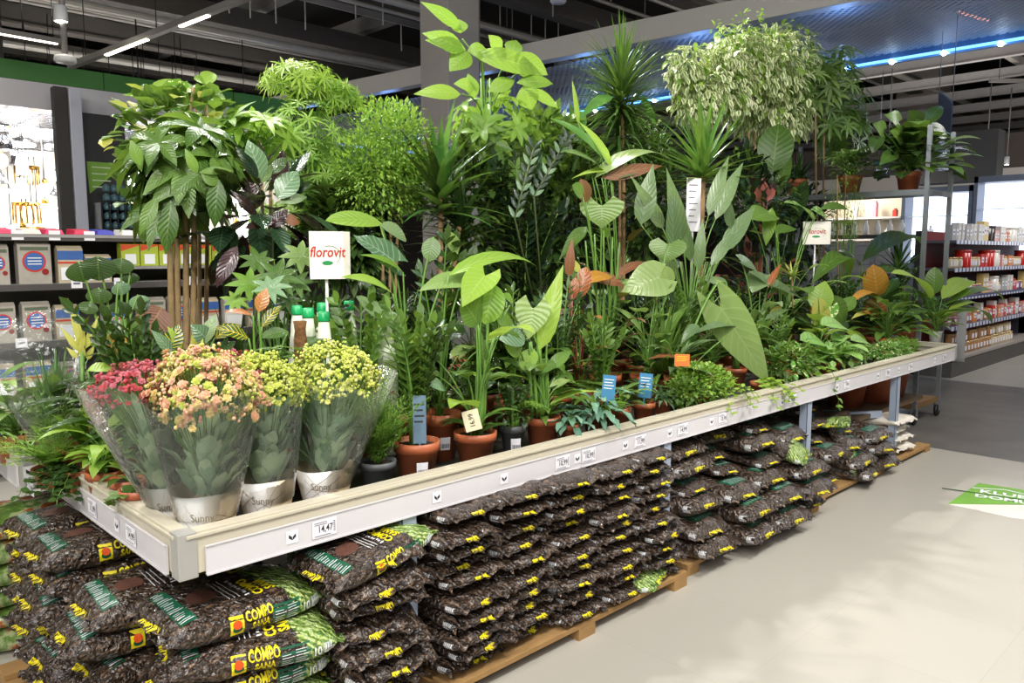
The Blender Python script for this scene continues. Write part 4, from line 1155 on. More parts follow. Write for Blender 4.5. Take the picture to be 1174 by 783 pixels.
    # clear sleeve
    if sl:
        pl_=ony(sl[0],sl[2],Y);pr=ony(sl[1],sl[2],Y); cc=(pl_+pr)/2-o; Rs=(pr-pl_).length/2*math.cos(.75)*1.05
        Rs=(sl[1]-sl[0])/2*pxm((pl_+pr)/2); zt=cc.z
        mb=MB(); n=56; m=10; k0=0
        for i in range(m+1):
            t=i/m; z=Hw*.5+(zt-Hw*.5)*t; rb=R1*(.5*(1+R0/R1))+.004; r=rb+(Rs-rb)*t**1.0
            for j in range(n):
                a=2*PI*j/n; cr=1+.05*t*noise.noise(Vector((math.cos(a)*2.2,math.sin(a)*2.2,t*2+seed)))*2+.02*math.sin(a*7+seed)*t
                zz_=z+(.02*math.sin(a*2+seed)+.01*math.sin(a*5))*t**3
                mb.v.append((cc.x*t+r*cr*math.cos(a),cc.y*t+r*cr*math.sin(a),zz_))
        for i in range(m):
            for j in range(n):
                j2=(j+1)%n; mb.face([i*n+j,i*n+j2,(i+1)*n+j2,(i+1)*n+j])
        mb.build('clear_sleeve',M_film,root)
    return root
_kl=leafmat('kalanchoe_leaf_','82a482','bcd2aa','b4d0ae',.3,.4,.25); _mc['kl']=_kl
bouquet(265,.47,520,55,45,(268,425,34,22),[M_pink,M_pbud],'wrapped pink kalanchoe peeking up behind the peach bouquet',(225,312,440),.3,140,.011,False,5)
bouquet(196,.30,556,58,42,(156,446,44,30),[M_pink,M_pbud],'leaning wrapped kalanchoe with pink-red flowers in a wide clear sleeve, leftmost bouquet',(86,208,440),.25,260,.0095,True,1)
bouquet(372,.20,536,68,50,(384,432,46,40),[M_yfl,M_ybud],'wrapped kalanchoe with yellow-green flowers, rightmost bouquet beside the feathery fern',(336,452,432),.5,420,.0105,True,2)
bouquet(305,.17,549,66,50,(303,445,42,38),[M_yfl,M_ybud,M_ybud],'wrapped kalanchoe with yellow-green flowers, between the peach and rightmost bouquets',(262,348,452),.5,420,.0105,True,3)
bouquet(236,.125,563,78,54,(238,452,62,52),[M_peach,M_peachy,M_peachy,M_peach,M_ybud],'wrapped kalanchoe with peach and cream double flowers at the near corner',(166,296,450),.4,470,.0135,True,4)

# asparagus fern in grey pot
P=Plant('asparagus_fern',433,.18,'feathery asparagus fern in a grey pot right of the yellow bouquets',R=.066,H=.105,pot=M_pgrey,py=545)
for i in range(64):
    a=rng.uniform(0,6.28); t=rng.uniform(.05,.75); frond(P,L_feath if i%3 else L_green,P.top,(math.cos(a)*t,math.sin(a)*t,1),rng.uniform(.14,.33),.06,12,.4,.013,1)
P.done()
# zz in terracotta
P=Plant('zz_plant',478,.17,'zz plant in a terracotta pot with a grey-blue tag, right of the asparagus fern',R=.085,H=.15,stick=True,py=530)
zz(P,L_green,P.top,11,.50,.3,.065,.03,10); zz(P,L_dark,P.top,4,.42,.35,.06,.028,9)
tag_stick(P,481,481,15,55,.11,plain('grey_blue_card','5c7488',.5)); P.done()
P=Plant('peace_lily',505,.36,'glossy plant in the terracotta pot half hidden behind the grey-blue tag',R=.085,H=.19,stick=True,py=520)
P.hero(L_pale,(530,322),(480,334),34,shape='heart',face=.5,fold=.1); P.hero(L_silv,(510,445),(490,440),22,shape='oval',Y=.2,face=.5); P.hero(L_green,(515,440),(540,420),12,shape='lance')
P.hero(L_bright,(514,316),(616,306),22,shape='lance',face=.45,arch=.14,Y=.33); P.hero(L_dark,(505,400),(490,372),22,shape='oval');P.hero(L_dark,(515,390),(530,372),20,shape='oval')
P.done()
# white strelitzia
P=Plant('strelitzia_plant',545,.18,'broad-leaved green plant in a terracotta pot with a handwritten cream tag',R=.085,H=.135,stick=False,py=510)
P.hero(L_lime,(556,316),(530,352),44,shape='heart',face=.5,arch=.05,dY=-.04,r=.2); P.hero(L_bright,(566,325),(556,372),36,shape='oval',face=.85,fold=.3,r=.3)
P.hero(L_green,(548,372),(528,344),34,shape='oval',face=.6); P.hero(L_silv,(567,384),(602,388),30,shape='oval',face=.7,fold=.05); P.hero(L_bright,(588,345),(572,338),14,shape='lance'); P.hero(L_green,(575,380),(596,408),26,shape='oval',face=.6)
for (a,b,r) in (((545,488),(549,376),.006),((553,488),(559,372),.009),((548,488),(545,352),.004)):
    P.S().tube(bez(ony(a[0],a[1],.18),ony((a[0]+b[0])/2+2,(a[1]+b[1])/2,.18),ony(b[0],b[1],.18),6),[r*1.3-r*.6*i/6 for i in range(7)],6)
P.hero(L_green,(556,430),(552,380),14,shape='lance',face=.8,fold=.5); rosette(P,L_green,P.top,5,.16,.05,'ell',(.5,1.2),.8)
tag_stick(P,541,482,19,24,.10,plain('cream_tag','d8cfae',.6),text='16,99',tilt=.25,stick=False,name='price_tag'); P.done()
P=Plant('zz_plant',588,.20,'small dark leafy plant in a grey pot between two terracotta pots',R=.055,H=.125,pot=M_pgrey,stick=True,py=505)
zz(P,L_dark,P.top,7,.16,.5,.035,.018,8); leafball(P,L_dark,P.top+Vector((0,0,.07)),(.09,.09,.06),120,.035,.02); 
for i in range(6): frond(P,L_bright,P.top+Vector((0,0,.04)),(rng.uniform(-.2,1),-.5,.9),.17,.02,12,.9,.008)
P.done()
P=Plant('alocasia_plant',622,.20,'large-leaved plant in a terracotta pot with a pale downward-pointing leaf',R=.078,H=.135,py=500)
P.hero(L_pale,(611,354),(606,389),50,shape='arrow',face=.9,arch=.02,fold=.1,r=.8,nc=3); P.hero(L_lime,(618,402),(646,303),26,shape='lance',face=.8,fold=.45,stem=.007,r=.5); P.hero(L_bright,(612,400),(600,425),22,shape='oval'); P.hero(L_green,(590,392),(560,352),26,shape='ell',face=.5)
P.hero(L_green,(608,430),(640,415),18,shape='ell');P.hero(L_green,(628,425),(655,402),16,shape='ell')
for x in (610,616,622,628): P.S().tube(bez(ony(x,478,.2),ony(x-3,430,.2),ony(x-4+rng.uniform(-6,8),392,.2),6),[.009,.008,.0075,.007,.006,.005,.004],6)
rosette(P,L_green,P.top,6,.16,.045,'ell',(.5,1.2),.8); P.done()
# small row
P=Plant('blue_star_fern',653,.12,'small grey-green wavy-leaved plant in a little terracotta pot',R=.042,H=.10,py=495)
rosette(P,L_blue,P.top,26,.10,.032,'oval',(.2,1.5),1.0,5,1,.05,.1,ruffle=.05); P.done()
P=Plant('blue_star_fern',682,.14,'blue-green leafy plant in a terracotta pot left of the two blue tags',R=.054,H=.115,py=485)
rosette(P,L_blue,P.top,30,.16,.04,'ell',(.2,1.3),.9,6,1,.07,.1,ruffle=.04); rosette(P,L_bright,P.top,8,.14,.04,'ell',(.2,1.0),.9,5,1,.06); P.done()
for i,(px,lab) in enumerate([(710,'small green plant in a terracotta pot with a blue picture tag, left of the pair'),(738,'small green plant in a terracotta pot with a blue picture tag, right of the pair')]):
    P=Plant('young_aglaonema',px,.15,lab,R=.056,H=.115,py=477)
    rosette(P,[L_green,L_dark][i],P.top,22,.11,.04,'oval',(.1,1.2),.7,5,1,.08,.1)
    tag_stick(P,px+[-12,2][i],[444,442][i],15,28,.09,plain('blue_card','3c7ea8',.4),M_wht,tilt=-.08)
    P.done()
P=Plant('young_aglaonema',759,.17,'small striped-leaf plant in the last little terracotta pot before the pale trailing foliage',R=.048,H=.10,py=470)
rosette(P,L_silv,P.top,34,.13,.022,'lance',(.3,1.4),1.0,5); P.done()
# left side: pots along the short rim
for i,(px,py,Y,R,lab) in enumerate([(120,540,.74,.062,'terracotta pot with bright broad-leaved plant on the left rim, farther one'),(146,552,.58,.058,'terracotta pot with dark soil at the left rim behind the pink bouquet'),(158,572,.44,.055,'low terracotta pot at the left rim nearest the pink bouquet')]):
    P=Plant('leafy_plant',px,Y,lab,R=R,H=.10,py=py)
    if i==0: rosette(P,L_bright,P.top,30,.12,.05,'ell',(.1,.9),.9,6,1,.06,.15)
    elif i==1: rosette(P,L_green,P.top,10,.09,.035,'ell',(.2,1.3),.9,6,1,.05,.15)
    else: ivy(P,L_green,P.top,3,.10,4,.045,1.3,None,az=(2.6,4.2))
    P.done()
P=Plant('asparagus_fern',62,1.02,'dense bright feathery fern at the left rim',R=.08,H=.07,py=500)
for i in range(40):
    a=rng.uniform(0,6.28); t=rng.uniform(.1,1.1); frond(P,L_feath if i%3 else L_bright,P.top,(math.cos(a)*t,math.sin(a)*t,.8),rng.uniform(.14,.27),.06,10,.5,.013,1)
P.done()
P=Plant('trailing_fig',88,.90,'dark small-leaved plant trailing over the left rim',R=.06,H=.08,py=520)
ivy(P,L_dark,P.top,16,.20,12,.028,1.0,.6,'oval',az=(2.4,4.4)); P.done()
P=Plant('golden_pothos',18,1.5,'mid-green pothos with heart leaves at the left edge of the second table',R=.09,H=.12,py=470)
rosette(P,L_green,P.top,34,.13,.09,'heart',(.2,1.5),.8,5,2,.16,.1); ivy(P,L_green,P.top,8,.35,8,.08,1.2); P.done()
P=Plant('golden_pothos',-14,1.9,'light green pothos at the far left behind the mid-green one',R=.09,H=.12,py=440)
rosette(P,L_bright,P.top,26,.13,.09,'heart',(.2,1.5),.8,5,2,.2,.1); P.done()
P=Plant('aglaonema',120,.80,'bright glossy plant with lance leaves just behind the leftmost sleeve',R=.07,H=.12,py=480)
rosette(P,L_bright,P.top,18,.16,.06,'lance',(.1,.9),.8,6,1,.12,.15); P.hero(L_lime,(100,425),(138,424),24,shape='ell',face=.3); P.done()
# ================================================================ MIDDLE OF THE FRONT TABLE
# big alocasia behind the sign
P=Plant('elephant_ear_plant',470,.55,'big elephant ear with rippled glossy leaves right of the white sign',R=.1,H=.17,py=470)
P.hero(L_bright,(438,256),(373,253),26,shape='oval',face=.55,arch=.05,Y=.62,r=.6); P.hero(L_grey,(436,258),(466,276),24,shape='oval',face=.5,Y=.6)
P.hero(L_silv,(452,300),(404,270),40,shape='heart',face=.6,arch=.05,ruffle=.03,Y=.58,nc=3); P.hero(L_bright,(462,312),(412,292),18,shape='lance',face=.4,Y=.54)
P.hero(L_bright,(450,337),(390,318),22,shape='ell',face=.4,arch=.1,Y=.5); P.hero(L_grey,(463,368),(408,340),26,shape='oval',face=.55,arch=-.08,Y=.46,r=.7)
P.hero(L_grey,(497,272),(492,300),22,shape='oval',face=.8); P.hero(L_pale,(525,290),(510,262),16,shape='ell',face=.7); P.done()
P=Plant('zz_plant',505,.62,'tall dark zz plant with large dark green leaflets behind the arching leaf',R=.1,H=.17,py=470)
zz(P,L_dark,P.top,7,.72,.28,.085,.045,9); zz(P,L_silv,P.top,2,.6,.2,.08,.04,8); P.done()
P=Plant('zz_plant',412,.5,'bright-green zz plant just right of the white sign post',R=.09,H=.15,py=470)
zz(P,L_green,P.top,9,.50,.45,.07,.032,9); P.done()
P=Plant('fatsia_plant',322,.85,'fatsia with glossy hand-shaped leaves left of the white sign',R=.1,H=.17,py=450)
def hand(P,mat,px,py,Y,r,k=8,tilt=.55,w=.32):
    c=ony(px,py,Y); rr=r*pxm(c); ax=((CAM-c).normalized()*tilt+Z*(1-tilt)).normalized(); a=ax.orthogonal().normalized(); b=ax.cross(a); F=P.F(mat); ph=rng.uniform(0,6)
    F.cr=rng.random()
    for j in range(k):
        t=ph+5.4*j/(k-1); d=a*math.cos(t)+b*math.sin(t)
        leaf(F,c-d*rr*.08,d+ax*.12,rr*rng.uniform(.8,1.1),rr*w,'ell',up=ax,fold=.15,droop=.35,n=6,nc=1)
    P.S().tube(bez(P.top,Vector((P.top.x*.6+c.x*.4,P.top.y*.6+c.y*.4,c.z*.9+P.top.z*.1)),c,6),.004,5)
hand(P,L_pale,345,294,.75,30); hand(P,L_green,318,318,.70,34); hand(P,L_bright,286,326,.8,30); hand(P,L_silv,310,330,.62,26); hand(P,L_green,340,325,.68,26); hand(P,L_green,296,300,.9,26);hand(P,L_bright,270,345,.8,20);hand(P,L_dark,330,345,.66,24); P.done()
P=Plant('croton_plant',296,.52,'croton with orange and dark yellow-veined leaves behind the yellow bouquets',R=.085,H=.16,py=460)
P.hero(L_crotr,(296,358),(306,330),16,shape='ell',face=.8,r=.8); P.hero(L_crotr,(290,362),(258,358),12,shape='ell',face=.4,arch=.1); P.hero(L_croton,(285,388),(246,376),18,shape='ell',face=.6); P.hero(L_croton,(300,375),(322,350),14,shape='ell'); P.hero(L_green,(330,380),(296,388),16,shape='ell')
rosette(P,L_croton,P.top+Vector((0,0,.12)),26,.18,.055,'ell',(.2,1.4),.4,6,1,.05,.15,mat2=L_purp,p2=.3); trunk(P,[P.top,P.top+Vector((0,0,.2))],.008,.006); P.done()
P=Plant('croton_plant',208,.62,'croton with yellow-green midribs behind the pink and peach bouquets',R=.085,H=.16,py=460)
P.hero(L_croton,(194,402),(205,372),22,shape='ell',face=.8,r=.2); P.hero(L_silv,(200,408),(173,378),14,shape='ell',face=.7); P.hero(L_lime,(208,402),(192,374),10,shape='ell'); P.hero(L_yel,(222,400),(232,385),14,shape='ell',fold=.4); P.hero(L_yel,(226,402),(222,378),10,shape='ell')
P.hero(L_silv,(240,392),(218,372),22,shape='ell',face=.7); P.hero(L_croton,(246,388),(276,372),20,shape='ell',face=.5); P.hero(L_grey,(232,396),(248,360),16,shape='ell')
rosette(P,L_croton,P.top+Vector((0,0,.1)),24,.2,.055,'ell',(.3,1.4),.4,6,1,.05,.15,mat2=L_dark,p2=.5); P.done()
P=Plant('elephant_ear_plant',150,.95,'plant with a folded orange-backed yellow leaf left of the crotons',R=.09,H=.14,py=450)
P.hero(L_orange,(112,404),(156,392),30,shape='lance',face=.8,fold=.5,r=.2); P.hero(L_dark,(196,408),(136,412),26,shape='ell',face=.4); P.hero(L_brown,(186,352),(168,384),38,shape='oval',face=.8,r=.1); P.hero(L_green,(190,420),(150,420),20,shape='ell',face=.3)
P.hero(L_yel,(120,408),(150,388),10,shape='lance'); P.done()
P=Plant('radiator_plant',132,1.1,'round dark-leaved plant standing tall in front of the seed packets',R=.1,H=.17,py=440)
for (x,y,w) in [(114,306,38),(140,304,26),(92,310,32),(112,338,26),(134,352,22),(120,372,22),(146,372,20),(160,345,22),(104,352,20),(136,330,20),(165,362,18),(150,318,18),(150,392,18),(110,390,18)]:
    P.hero([L_dark,L_silv,L_green][(x+y)%3],(x+rng.uniform(-3,3),y-w*.32),(x+rng.uniform(-5,5),y+w*.42),w*1.05,shape='oval',face=.7,fold=.08)
P.done()
P=Plant('bromeliad_plant',92,.98,'pale yellow-green bromeliad spikes at the left behind the sleeve',R=.085,H=.14,py=450)
for b,t,w in [((94,396),(78,342),11),((98,400),(113,362),10),((90,402),(68,374),9),((92,404),(96,368),9),((96,410),(86,384),10),((88,410),(76,398),8),((100,412),(108,396),9)]: P.hero(L_yel,b,t,w*.8,shape='lance',face=.8,fold=.5,stem=0)
rosette(P,L_green,P.top,12,.25,.035,'strap',(.3,1.2),.5); P.S().tube([P.top,ony(94,400,.98)],.008,6)
P.done()
# sleeved plant far left
P=Plant('sleeved_grassy_plant',62,1.32,'leafy plant in a clear plastic sleeve at the left edge before the seed packets',R=.07,H=.12,py=450)
rosette(P,L_strap,P.top,40,.36,.02,'blade',(.05,.6),.3,6); rosette(P,L_green,P.top+Vector((0,0,.15)),14,.15,.06,'ell',(.2,1.2),.5,5)
mb=MB(); n=40
for i in range(9):
    t=i/8
    for j in range(n):
        a=2*PI*j/n; r=.07+.13*t; r*=1+.1*t*math.sin(3*a+1); mb.v.append((P.top.x-.10*t+r*math.cos(a),P.top.y+r*math.sin(a),P.top.z-.05+.5*t+.05*t**3*math.sin(2*a)))
for i in range(8):
    for j in range(n): mb.face([i*n+j,i*n+(j+1)%n,(i+1)*n+(j+1)%n,(i+1)*n+j])
P.part(mb,'clear_sleeve',M_film); P.done()
# sign
def sign_board(name,x0,x1,x2,y0,y1,Y,lab,ylow,txt=True,leafy=True):
    a=ony(x0,y0,Y);b=ony(x1,y0,Y); k=pxm(a); w=(x1-x0)*k; h=(y1-y0)*k; w2=(x2-x1)*k
    nrm=(CAM-a);nrm.z=0;nrm.normalize(); ux=Vector((-nrm.y,nrm.x,0)); 
    rot=Matrix.Rotation(.12,3,Z); ux=rot@ux; nrm=rot@nrm
    o=Vector((a.x,a.y,TF)); root=empty(name,o,0,lab,'sign'); tl=a-o
    mb=MB(); n2=(-nrm*.75+ux*.66).normalized(); i=mb.verts([tl,tl+ux*w,tl+ux*w-Z*h,tl-Z*h,tl+ux*w+n2*w2*1.3,tl+ux*w+n2*w2*1.3-Z*h*.985,tl-nrm*.10+ux*.03,tl-nrm*.1+ux*.03-Z*h])
    mb.face([i+3,i+2,i+1,i]); mb.face([i+2,i+5,i+4,i+1]); mb.face([i,i+6,i+7,i+3])
    mb.build('sign_card',plain('cream_sign_card','e9e5da',.5,0,.02),root,smooth=False,solid=.002)
    cx_=tl+ux*w*.5-Z*h
    mb=MB(); s=cx_-nrm*.02+Vector((0,0,.03)); mb.tube([s,Vector((s.x,s.y,-.0))],.006,8); mb.lathe([(0,0),(.06,0),(.055,.01),(0,.012)],(s.x,s.y,0),20); mb.build('stand',plain('white_sign_stand','dcdcd8',.4),root)
    f=lambda x,y:tl+ux*(w*.5+x)+Z*(-h*.5+y)+nrm*.0016
    if txt:
        mb=MB(); put_text(mb,'florovit',f,h*.31,.0008,.8,(w*.04,h*.06),0,.12); mb.build('red_lettering',plain('red_print','b8281e',.5,0,.03),root,smooth=False)
        mb=MB(); put_disc(mb,f,w*.02,-h*.16,w*.16,16,h*.045); mb.build('green_leaf_mark',plain('green_print','1f8a4a',.5,0,.03),root,smooth=False)
        mb=MB(); pts=[f(w*.32*math.cos(t)+w*.08,h*.20*math.sin(t)-h*.0) for t in [(-.9+2.9*j/24) for j in range(25)]]; mb.tube(pts,.0009,4); mb.build('oval_line',M_stem,root)
    return root
sign_board('sign_stand',354,393,404,265,320,.62,'white card sign on a stand with red lettering and a green leaf mark',440)
sign_board('sign_stand',921,949,952,254,280,.95,'smaller white card sign half covered by leaves near the far end',380)
# green-capped bottles behind the bouquets
def bottle(px,py,Y,lab,s=1):
    p=ony(px,py,Y); Hh=p.z-TF; R=.042*s
    root=empty('plant_food_bottle',(p.x,Y,TF),0,lab,'bottle','green-capped bottles')
    mb=MB(); mb.lathe([(R*.9,0),(R,.01),(R,Hh*.55),(R*.85,Hh*.68),(R*.45,Hh-.035),(R*.42,Hh-.03),(0,Hh-.03)],n=24); mb.build('bottle_body',plain('pale_bottle','dfe4d2',.35,0,.04),root)
    mb=MB(); mb.lathe([(R*.5,Hh-.036),(R*.52,Hh-.03),(R*.48,Hh-.002),(R*.4,Hh),(0,Hh)],n=20); mb.build('cap',plain('green_plastic_cap','1ba35e',.35),root)
    a=math.atan2(CAM.y-Y,CAM.x-p.x); mb=MB(); put_rect(mb,lambda x,y:Vector((math.cos(a+x/R)*(R+.0012),math.sin(a+x/R)*(R+.0012),Hh*.33+y)),-.045,-.05,.045,.05,8,2); mb.build('label_print',plain('bottle_label','cfd8b4',.5,0,.1,40),root)
    mb=MB(); put_text(mb,'florovit',lambda x,y:Vector((math.cos(a+x/R)*(R+.0024),math.sin(a+x/R)*(R+.0024),Hh*.45+y)),.022,.0004,.8,maxlen=.008); mb.build('label_lettering',plain('red_print','b8281e',.5,0,.03),root,smooth=False)
for px,py,Y,lab in [(340,350,.62,'green-capped bottle under the sign, leftmost in front'),(353,353,.50,'green-capped bottle under the sign, second in front'),(371,357,.42,'green-capped bottle nearest the camera, red lettering on its pale body'),(369,347,.66,'green-capped bottle under the sign, behind the nearest one'),(400,345,.62,'green-capped bottle right of the sign stand'),(443,356,.55,'small green-capped bottle among the zz leaves, rightmost')]:
    bottle(px,py,Y,lab)
# mossy pole with climber
P=Plant('moss_pole_plant',344,.40,'climbing plant on a brown moss pole behind the rightmost bouquet',R=.07,H=.13,py=440)
t_=ony(344,368,.40); mb=MB(); pts=[Vector((P.o.x,.40,P.top.z)).lerp(Vector((t_.x,.40,t_.z)),i/14) for i in range(15)]; mb.tube(pts,[.022+.003*math.sin(i*2.3) for i in range(15)],10); P.part(mb,'moss_pole',plain('moss_pole_fibre','6b4a28',.95,0,.4,60,bump=1))
rosette(P,L_green,(P.o.x,.40,t_.z-.14),16,.12,.05,'ell',(.4,1.4),.6,5,1,.05,.15); P.done()
# alocasia group in the middle
P=Plant('elephant_ear_plant',692,.66,'elephant ear with one drooping pale heart leaf and a crown of straight stalks',R=.1,H=.16,py=440)
P.hero(L_pale,(690,236),(690,262),62,shape='arrow',face=.75,arch=.06,fold=.1,r=.3,nc=3,stem=.004)
for x in (676,684,692,700,706): P.S().tube(bez(ony(x*.5+692*.5,410,.66),ony(x,340,.66),ony(x*1.3-692*.3,262+abs(x-690),.66),7),[.012,.011,.01,.009,.007,.006,.005,.004],6)
P.hero(L_green,(668,225),(656,212),18,shape='oval'); P.hero(L_brown,(672,232),(666,205),18,shape='oval',Y=.7); P.hero(L_orange,(700,316),(672,326),26,shape='ell',face=.4,arch=.1,Y=.6,r=.1); P.hero(L_brown,(706,318),(738,300),12,shape='ell'); P.hero(L_brown,(680,322),(716,326),22,shape='ell',face=.6); P.done()
P=Plant('elephant_ear_plant',742,.5,'elephant ear with a broad pale mottled leaf facing the aisle',R=.1,H=.16,py=440)
P.hero(L_pale,(757,318),(712,336),50,shape='heart',face=.85,arch=.04,fold=.1,r=.7,nc=3); P.hero(L_pale,(766,280),(764,301),46,shape='heart',face=.55,arch=.1,nc=3,Y=.6,r=.2); P.hero(L_pale,(770,330),(756,306),22,shape='oval',Y=.55)
P.hero(L_green,(742,400),(690,352),16,shape='ell',face=.4); P.hero(L_bright,(768,388),(756,396),22,shape='oval',face=.8); P.hero(L_green,(750,395),(790,350),14,shape='lance');P.hero(L_pale,(735,380),(700,350),12,shape='lance')
P.done()
P=Plant('elephant_ear_plant',775,.30,'elephant ear whose huge pale leaf hangs over the front rim',R=.1,H=.15,pot=plain('brown_plastic_pot','6a3a22',.5),py=450)
P.hero(L_pale,(826,352),(882,441),50,shape='heart',face=.8,arch=.04,fold=.08,dY=-.20,r=.6,nc=3,n=12,stem=0)
P.S().tube(bez(P.top,ony(800,352,.32),ony(824,323,.31),10)+bez(ony(826,323,.31),ony(838,318,.30),ony(828,354,.30),4)[1:],[.006]*11+[.005]*4,7)
P.S().tube(bez(P.top,ony(770,380,.3),ony(757,392,.28),5),.004,6)
P.hero(L_brown,(800,420),(742,412),24,shape='lance',face=.3,fold=.05); P.hero(L_grey,(852,376),(790,386),18,shape='lance',face=.4,Y=.28); P.hero(L_grey,(800,372),(780,395),14,shape='lance',Y=.3)
tag_stick(P,782,413,17,14,.16,plain('orange_card','d8742a',.5),M_yel,stick=False); P.done()
# tall calathea / aspidistra group
P=Plant('calathea_plant',788,.72,'tall calathea with long grey-green lance leaves left of the yucca trunk',R=.11,H=.18,py=430)
for b,t,w in [((735,258),(749,188),24),((782,275),(764,192),20),((772,292),(770,210),16),((812,248),(836,178),16),((820,252),(852,186),17),((828,290),(866,236),20),((792,300),(778,230),14),((800,310),(806,250),14),((815,305),(845,262),14),((775,320),(748,280),16),((835,330),(800,318),14),((760,262),(722,200),16),((838,262),(832,216),12)]:
    P.hero(L_grey,b,t,w,shape='lance',face=.8,fold=.2,lift=.7,r=rng.random())
for j in range(26): P.S(M_stem if j%3 else M_stemd).tube(bez(P.top+Vector((rng.uniform(-.06,.06),rng.uniform(-.06,.06),0)),ony(790+rng.uniform(-8,8),380,.72),ony(790+rng.uniform(-38,38),300,.72+rng.uniform(-.1,.1)),6),[.006,.006,.005,.005,.004,.004,.003],5)
P.done()
P=Plant('calathea_plant',705,1.0,'calathea with wide horizontal brown-backed leaves above the heart leaf',R=.1,H=.17,py=430)
P.hero(L_pale,(692,196),(644,173),24,shape='ell',face=.45,arch=.08,fold=.1); P.hero(L_pale,(682,204),(768,182),24,shape='lance',face=.35,arch=.12,r=.8); P.hero(L_brown,(690,204),(760,190),16,shape='lance',face=.9,arch=.06); P.hero(L_grey,(700,206),(740,200),20,shape='lance',face=.4); P.hero(L_lime,(700,196),(655,205),8,shape='lance')
P.hero(L_green,(672,260),(640,300),16,shape='lance'); P.hero(L_bright,(700,190),(664,140),12,shape='strap'); P.hero(L_strap,(690,180),(630,135),14,shape='strap'); P.hero(L_lime,(663,140),(656,92),6,shape='strap'); P.done()
# white price card near yucca
o=ony(795,235,.9)
root=empty('info_card',(o.x,.9,TF),0,'white printed info card standing left of the yucca trunk','card')
n=(CAM-o);n.z=0;n.normalize();ux=Vector((-n.y,n.x,0)); ux=Matrix.Rotation(.5,3,Z)@ux; nn=Matrix.Rotation(.5,3,Z)@n
c=o-root.location; k=pxm(o); mb=MB(); mb.obox(c,ux*9*k,Z*30*k,nn*.002); mb.build('card',M_paper,root,smooth=False)
mb=MB(); mb.bar(c-Z*30*k-nn*.004,Vector((c.x,c.y,0))-nn*.004,.012,.004); mb.build('stake',M_pwhite,root,smooth=False)
mb=MB(); f=lambda x,y:c+ux*x+Z*y+nn*.0035
for j in range(7): put_rect(mb,f,-6*k,(22-j*7)*k,(5-2*(j%3))*k,(23-j*7)*k,1,1)
mb.build('card_print',M_inkg,root,smooth=False)
# zz / small plants mid row
P=Plant('zz_plant',690,.34,'bright mid-green zz plant behind the blue-tagged pots',R=.08,H=.13,py=460)
zz(P,L_green,P.top,10,.36,.5,.06,.026,9); P.done()
P=Plant('zz_plant',640,.50,'zz plant with silvery shining leaflets between the heart leaves',R=.08,H=.14,py=450)
zz(P,L_silv,P.top,5,.50,.4,.075,.03,10); zz(P,L_dark,P.top,5,.45,.5,.06,.026,10); P.done()
P=Plant('heliconia_plant',664,.52,'plant with red stalks and dried orange bracts below the drooping heart leaf',R=.075,H=.13,py=450)
P.S(M_redst).tube([P.top,ony(655,395,.5),ony(656,330,.5)],.006,6); P.S(M_redst).tube([P.top,ony(668,395,.5),ony(650,345,.52)],.004,6); P.hero(L_crotr,(664,342),(672,306),20,shape='oval',face=.8,fold=.4); P.hero(L_crotr,(656,345),(660,318),12,shape='oval',smat=M_redst)
P.hero(L_brown,(652,318),(656,272),12,shape='lance'); P.hero(L_yel,(663,312),(657,296),8,shape='lance')
rosette(P,L_bright,P.top,16,.2,.03,'lance',(.3,1.3),.7); P.done()
# pale-green trailing mass
P=Plant('pilea_plant',797,.16,'mass of tiny bright green leaves spilling along the rim left of the huge leaf',R=.075,H=.10,py=455)
leafball(P,L_feath,P.top+Vector((0.05,0,.06)),(.20,.15,.10),1500,.028,.020,.2,.2,.8,'oval',2,twigs=12,mat2=L_lime,p2=.3); leafball(P,L_green,P.top+Vector((-.15,-.02,.03)),(.12,.10,.07),420,.03,.02,.2,.2,.8,'oval',2); ivy(P,L_lime,P.top+Vector((.16,-.06,.04)),7,.22,8,.028,1.0,1.0,'heart',az=(-2.4,-.9)); P.done()
P=Plant('ivy_plant',872,.13,'pale yellow-green ivy trailing over the rim beneath the huge leaf tip',R=.06,H=.09,py=440)
ivy(P,L_lime,P.top,14,.26,8,.035,1.1,.5,az=(-2.6,-.6)); P.done()
P=Plant('ivy_plant',925,.12,'light green ivy with one long vine hanging over the front rim',R=.055,H=.09,py=430)
ivy(P,L_bright,P.top,12,.2,7,.035,1.0,.2); 
v=[ony(x,y,-.03) for x,y in [(940,412),(952,422),(958,435),(956,448),(962,458),(960,466)]]; P.S().tube([P.top]+v,.0015,4)
for q in v:
    for j in range(3): P.F(L_feath).cr=rng.random(); leaf(P.F(L_feath),q,sph()+Vector((0,-.6,0)),.035,.03,'heart',up=Vector((0,-1,.5)),n=3)
P.done()
for (px,Y,k,lab) in [(842,.42,0,'zz plant with upright bright leaflets behind the huge hanging leaf'),(888,.36,0,'young zz plant in the low greenery right of the huge leaf')]:
    P=Plant('zz_plant',px,Y,lab,R=.075,H=.12,py=440); zz(P,L_green,P.top,12,.30,.6,.055,.026,8); P.done()
P=Plant('polka_dot_plant',905,.20,'low dark green leafy plant with cream-edged leaves near the rim',R=.07,H=.09,py=430)
leafball(P,L_green,P.top+Vector((0,0,.07)),(.22,.16,.11),420,.06,.03,.4,.2,.7,'ell',3,mat2=L_varc,p2=.35); P.done()
P=Plant('prayer_plant',952,.20,'prayer plant with light green leaves patterned dark, beside the rim',R=.08,H=.10,py=420)
for (x,y,w) in [(930,392,32),(954,374,32),(975,402,30),(948,404,26),(985,392,24),(962,390,24),(918,402,22),(940,414,22),(968,414,22)]: P.hero(L_fitt,(x-w*.4,y-2),(x+w*.5,y+4),w*.8,shape='oval',face=.6,fold=.1,stem=.0025)
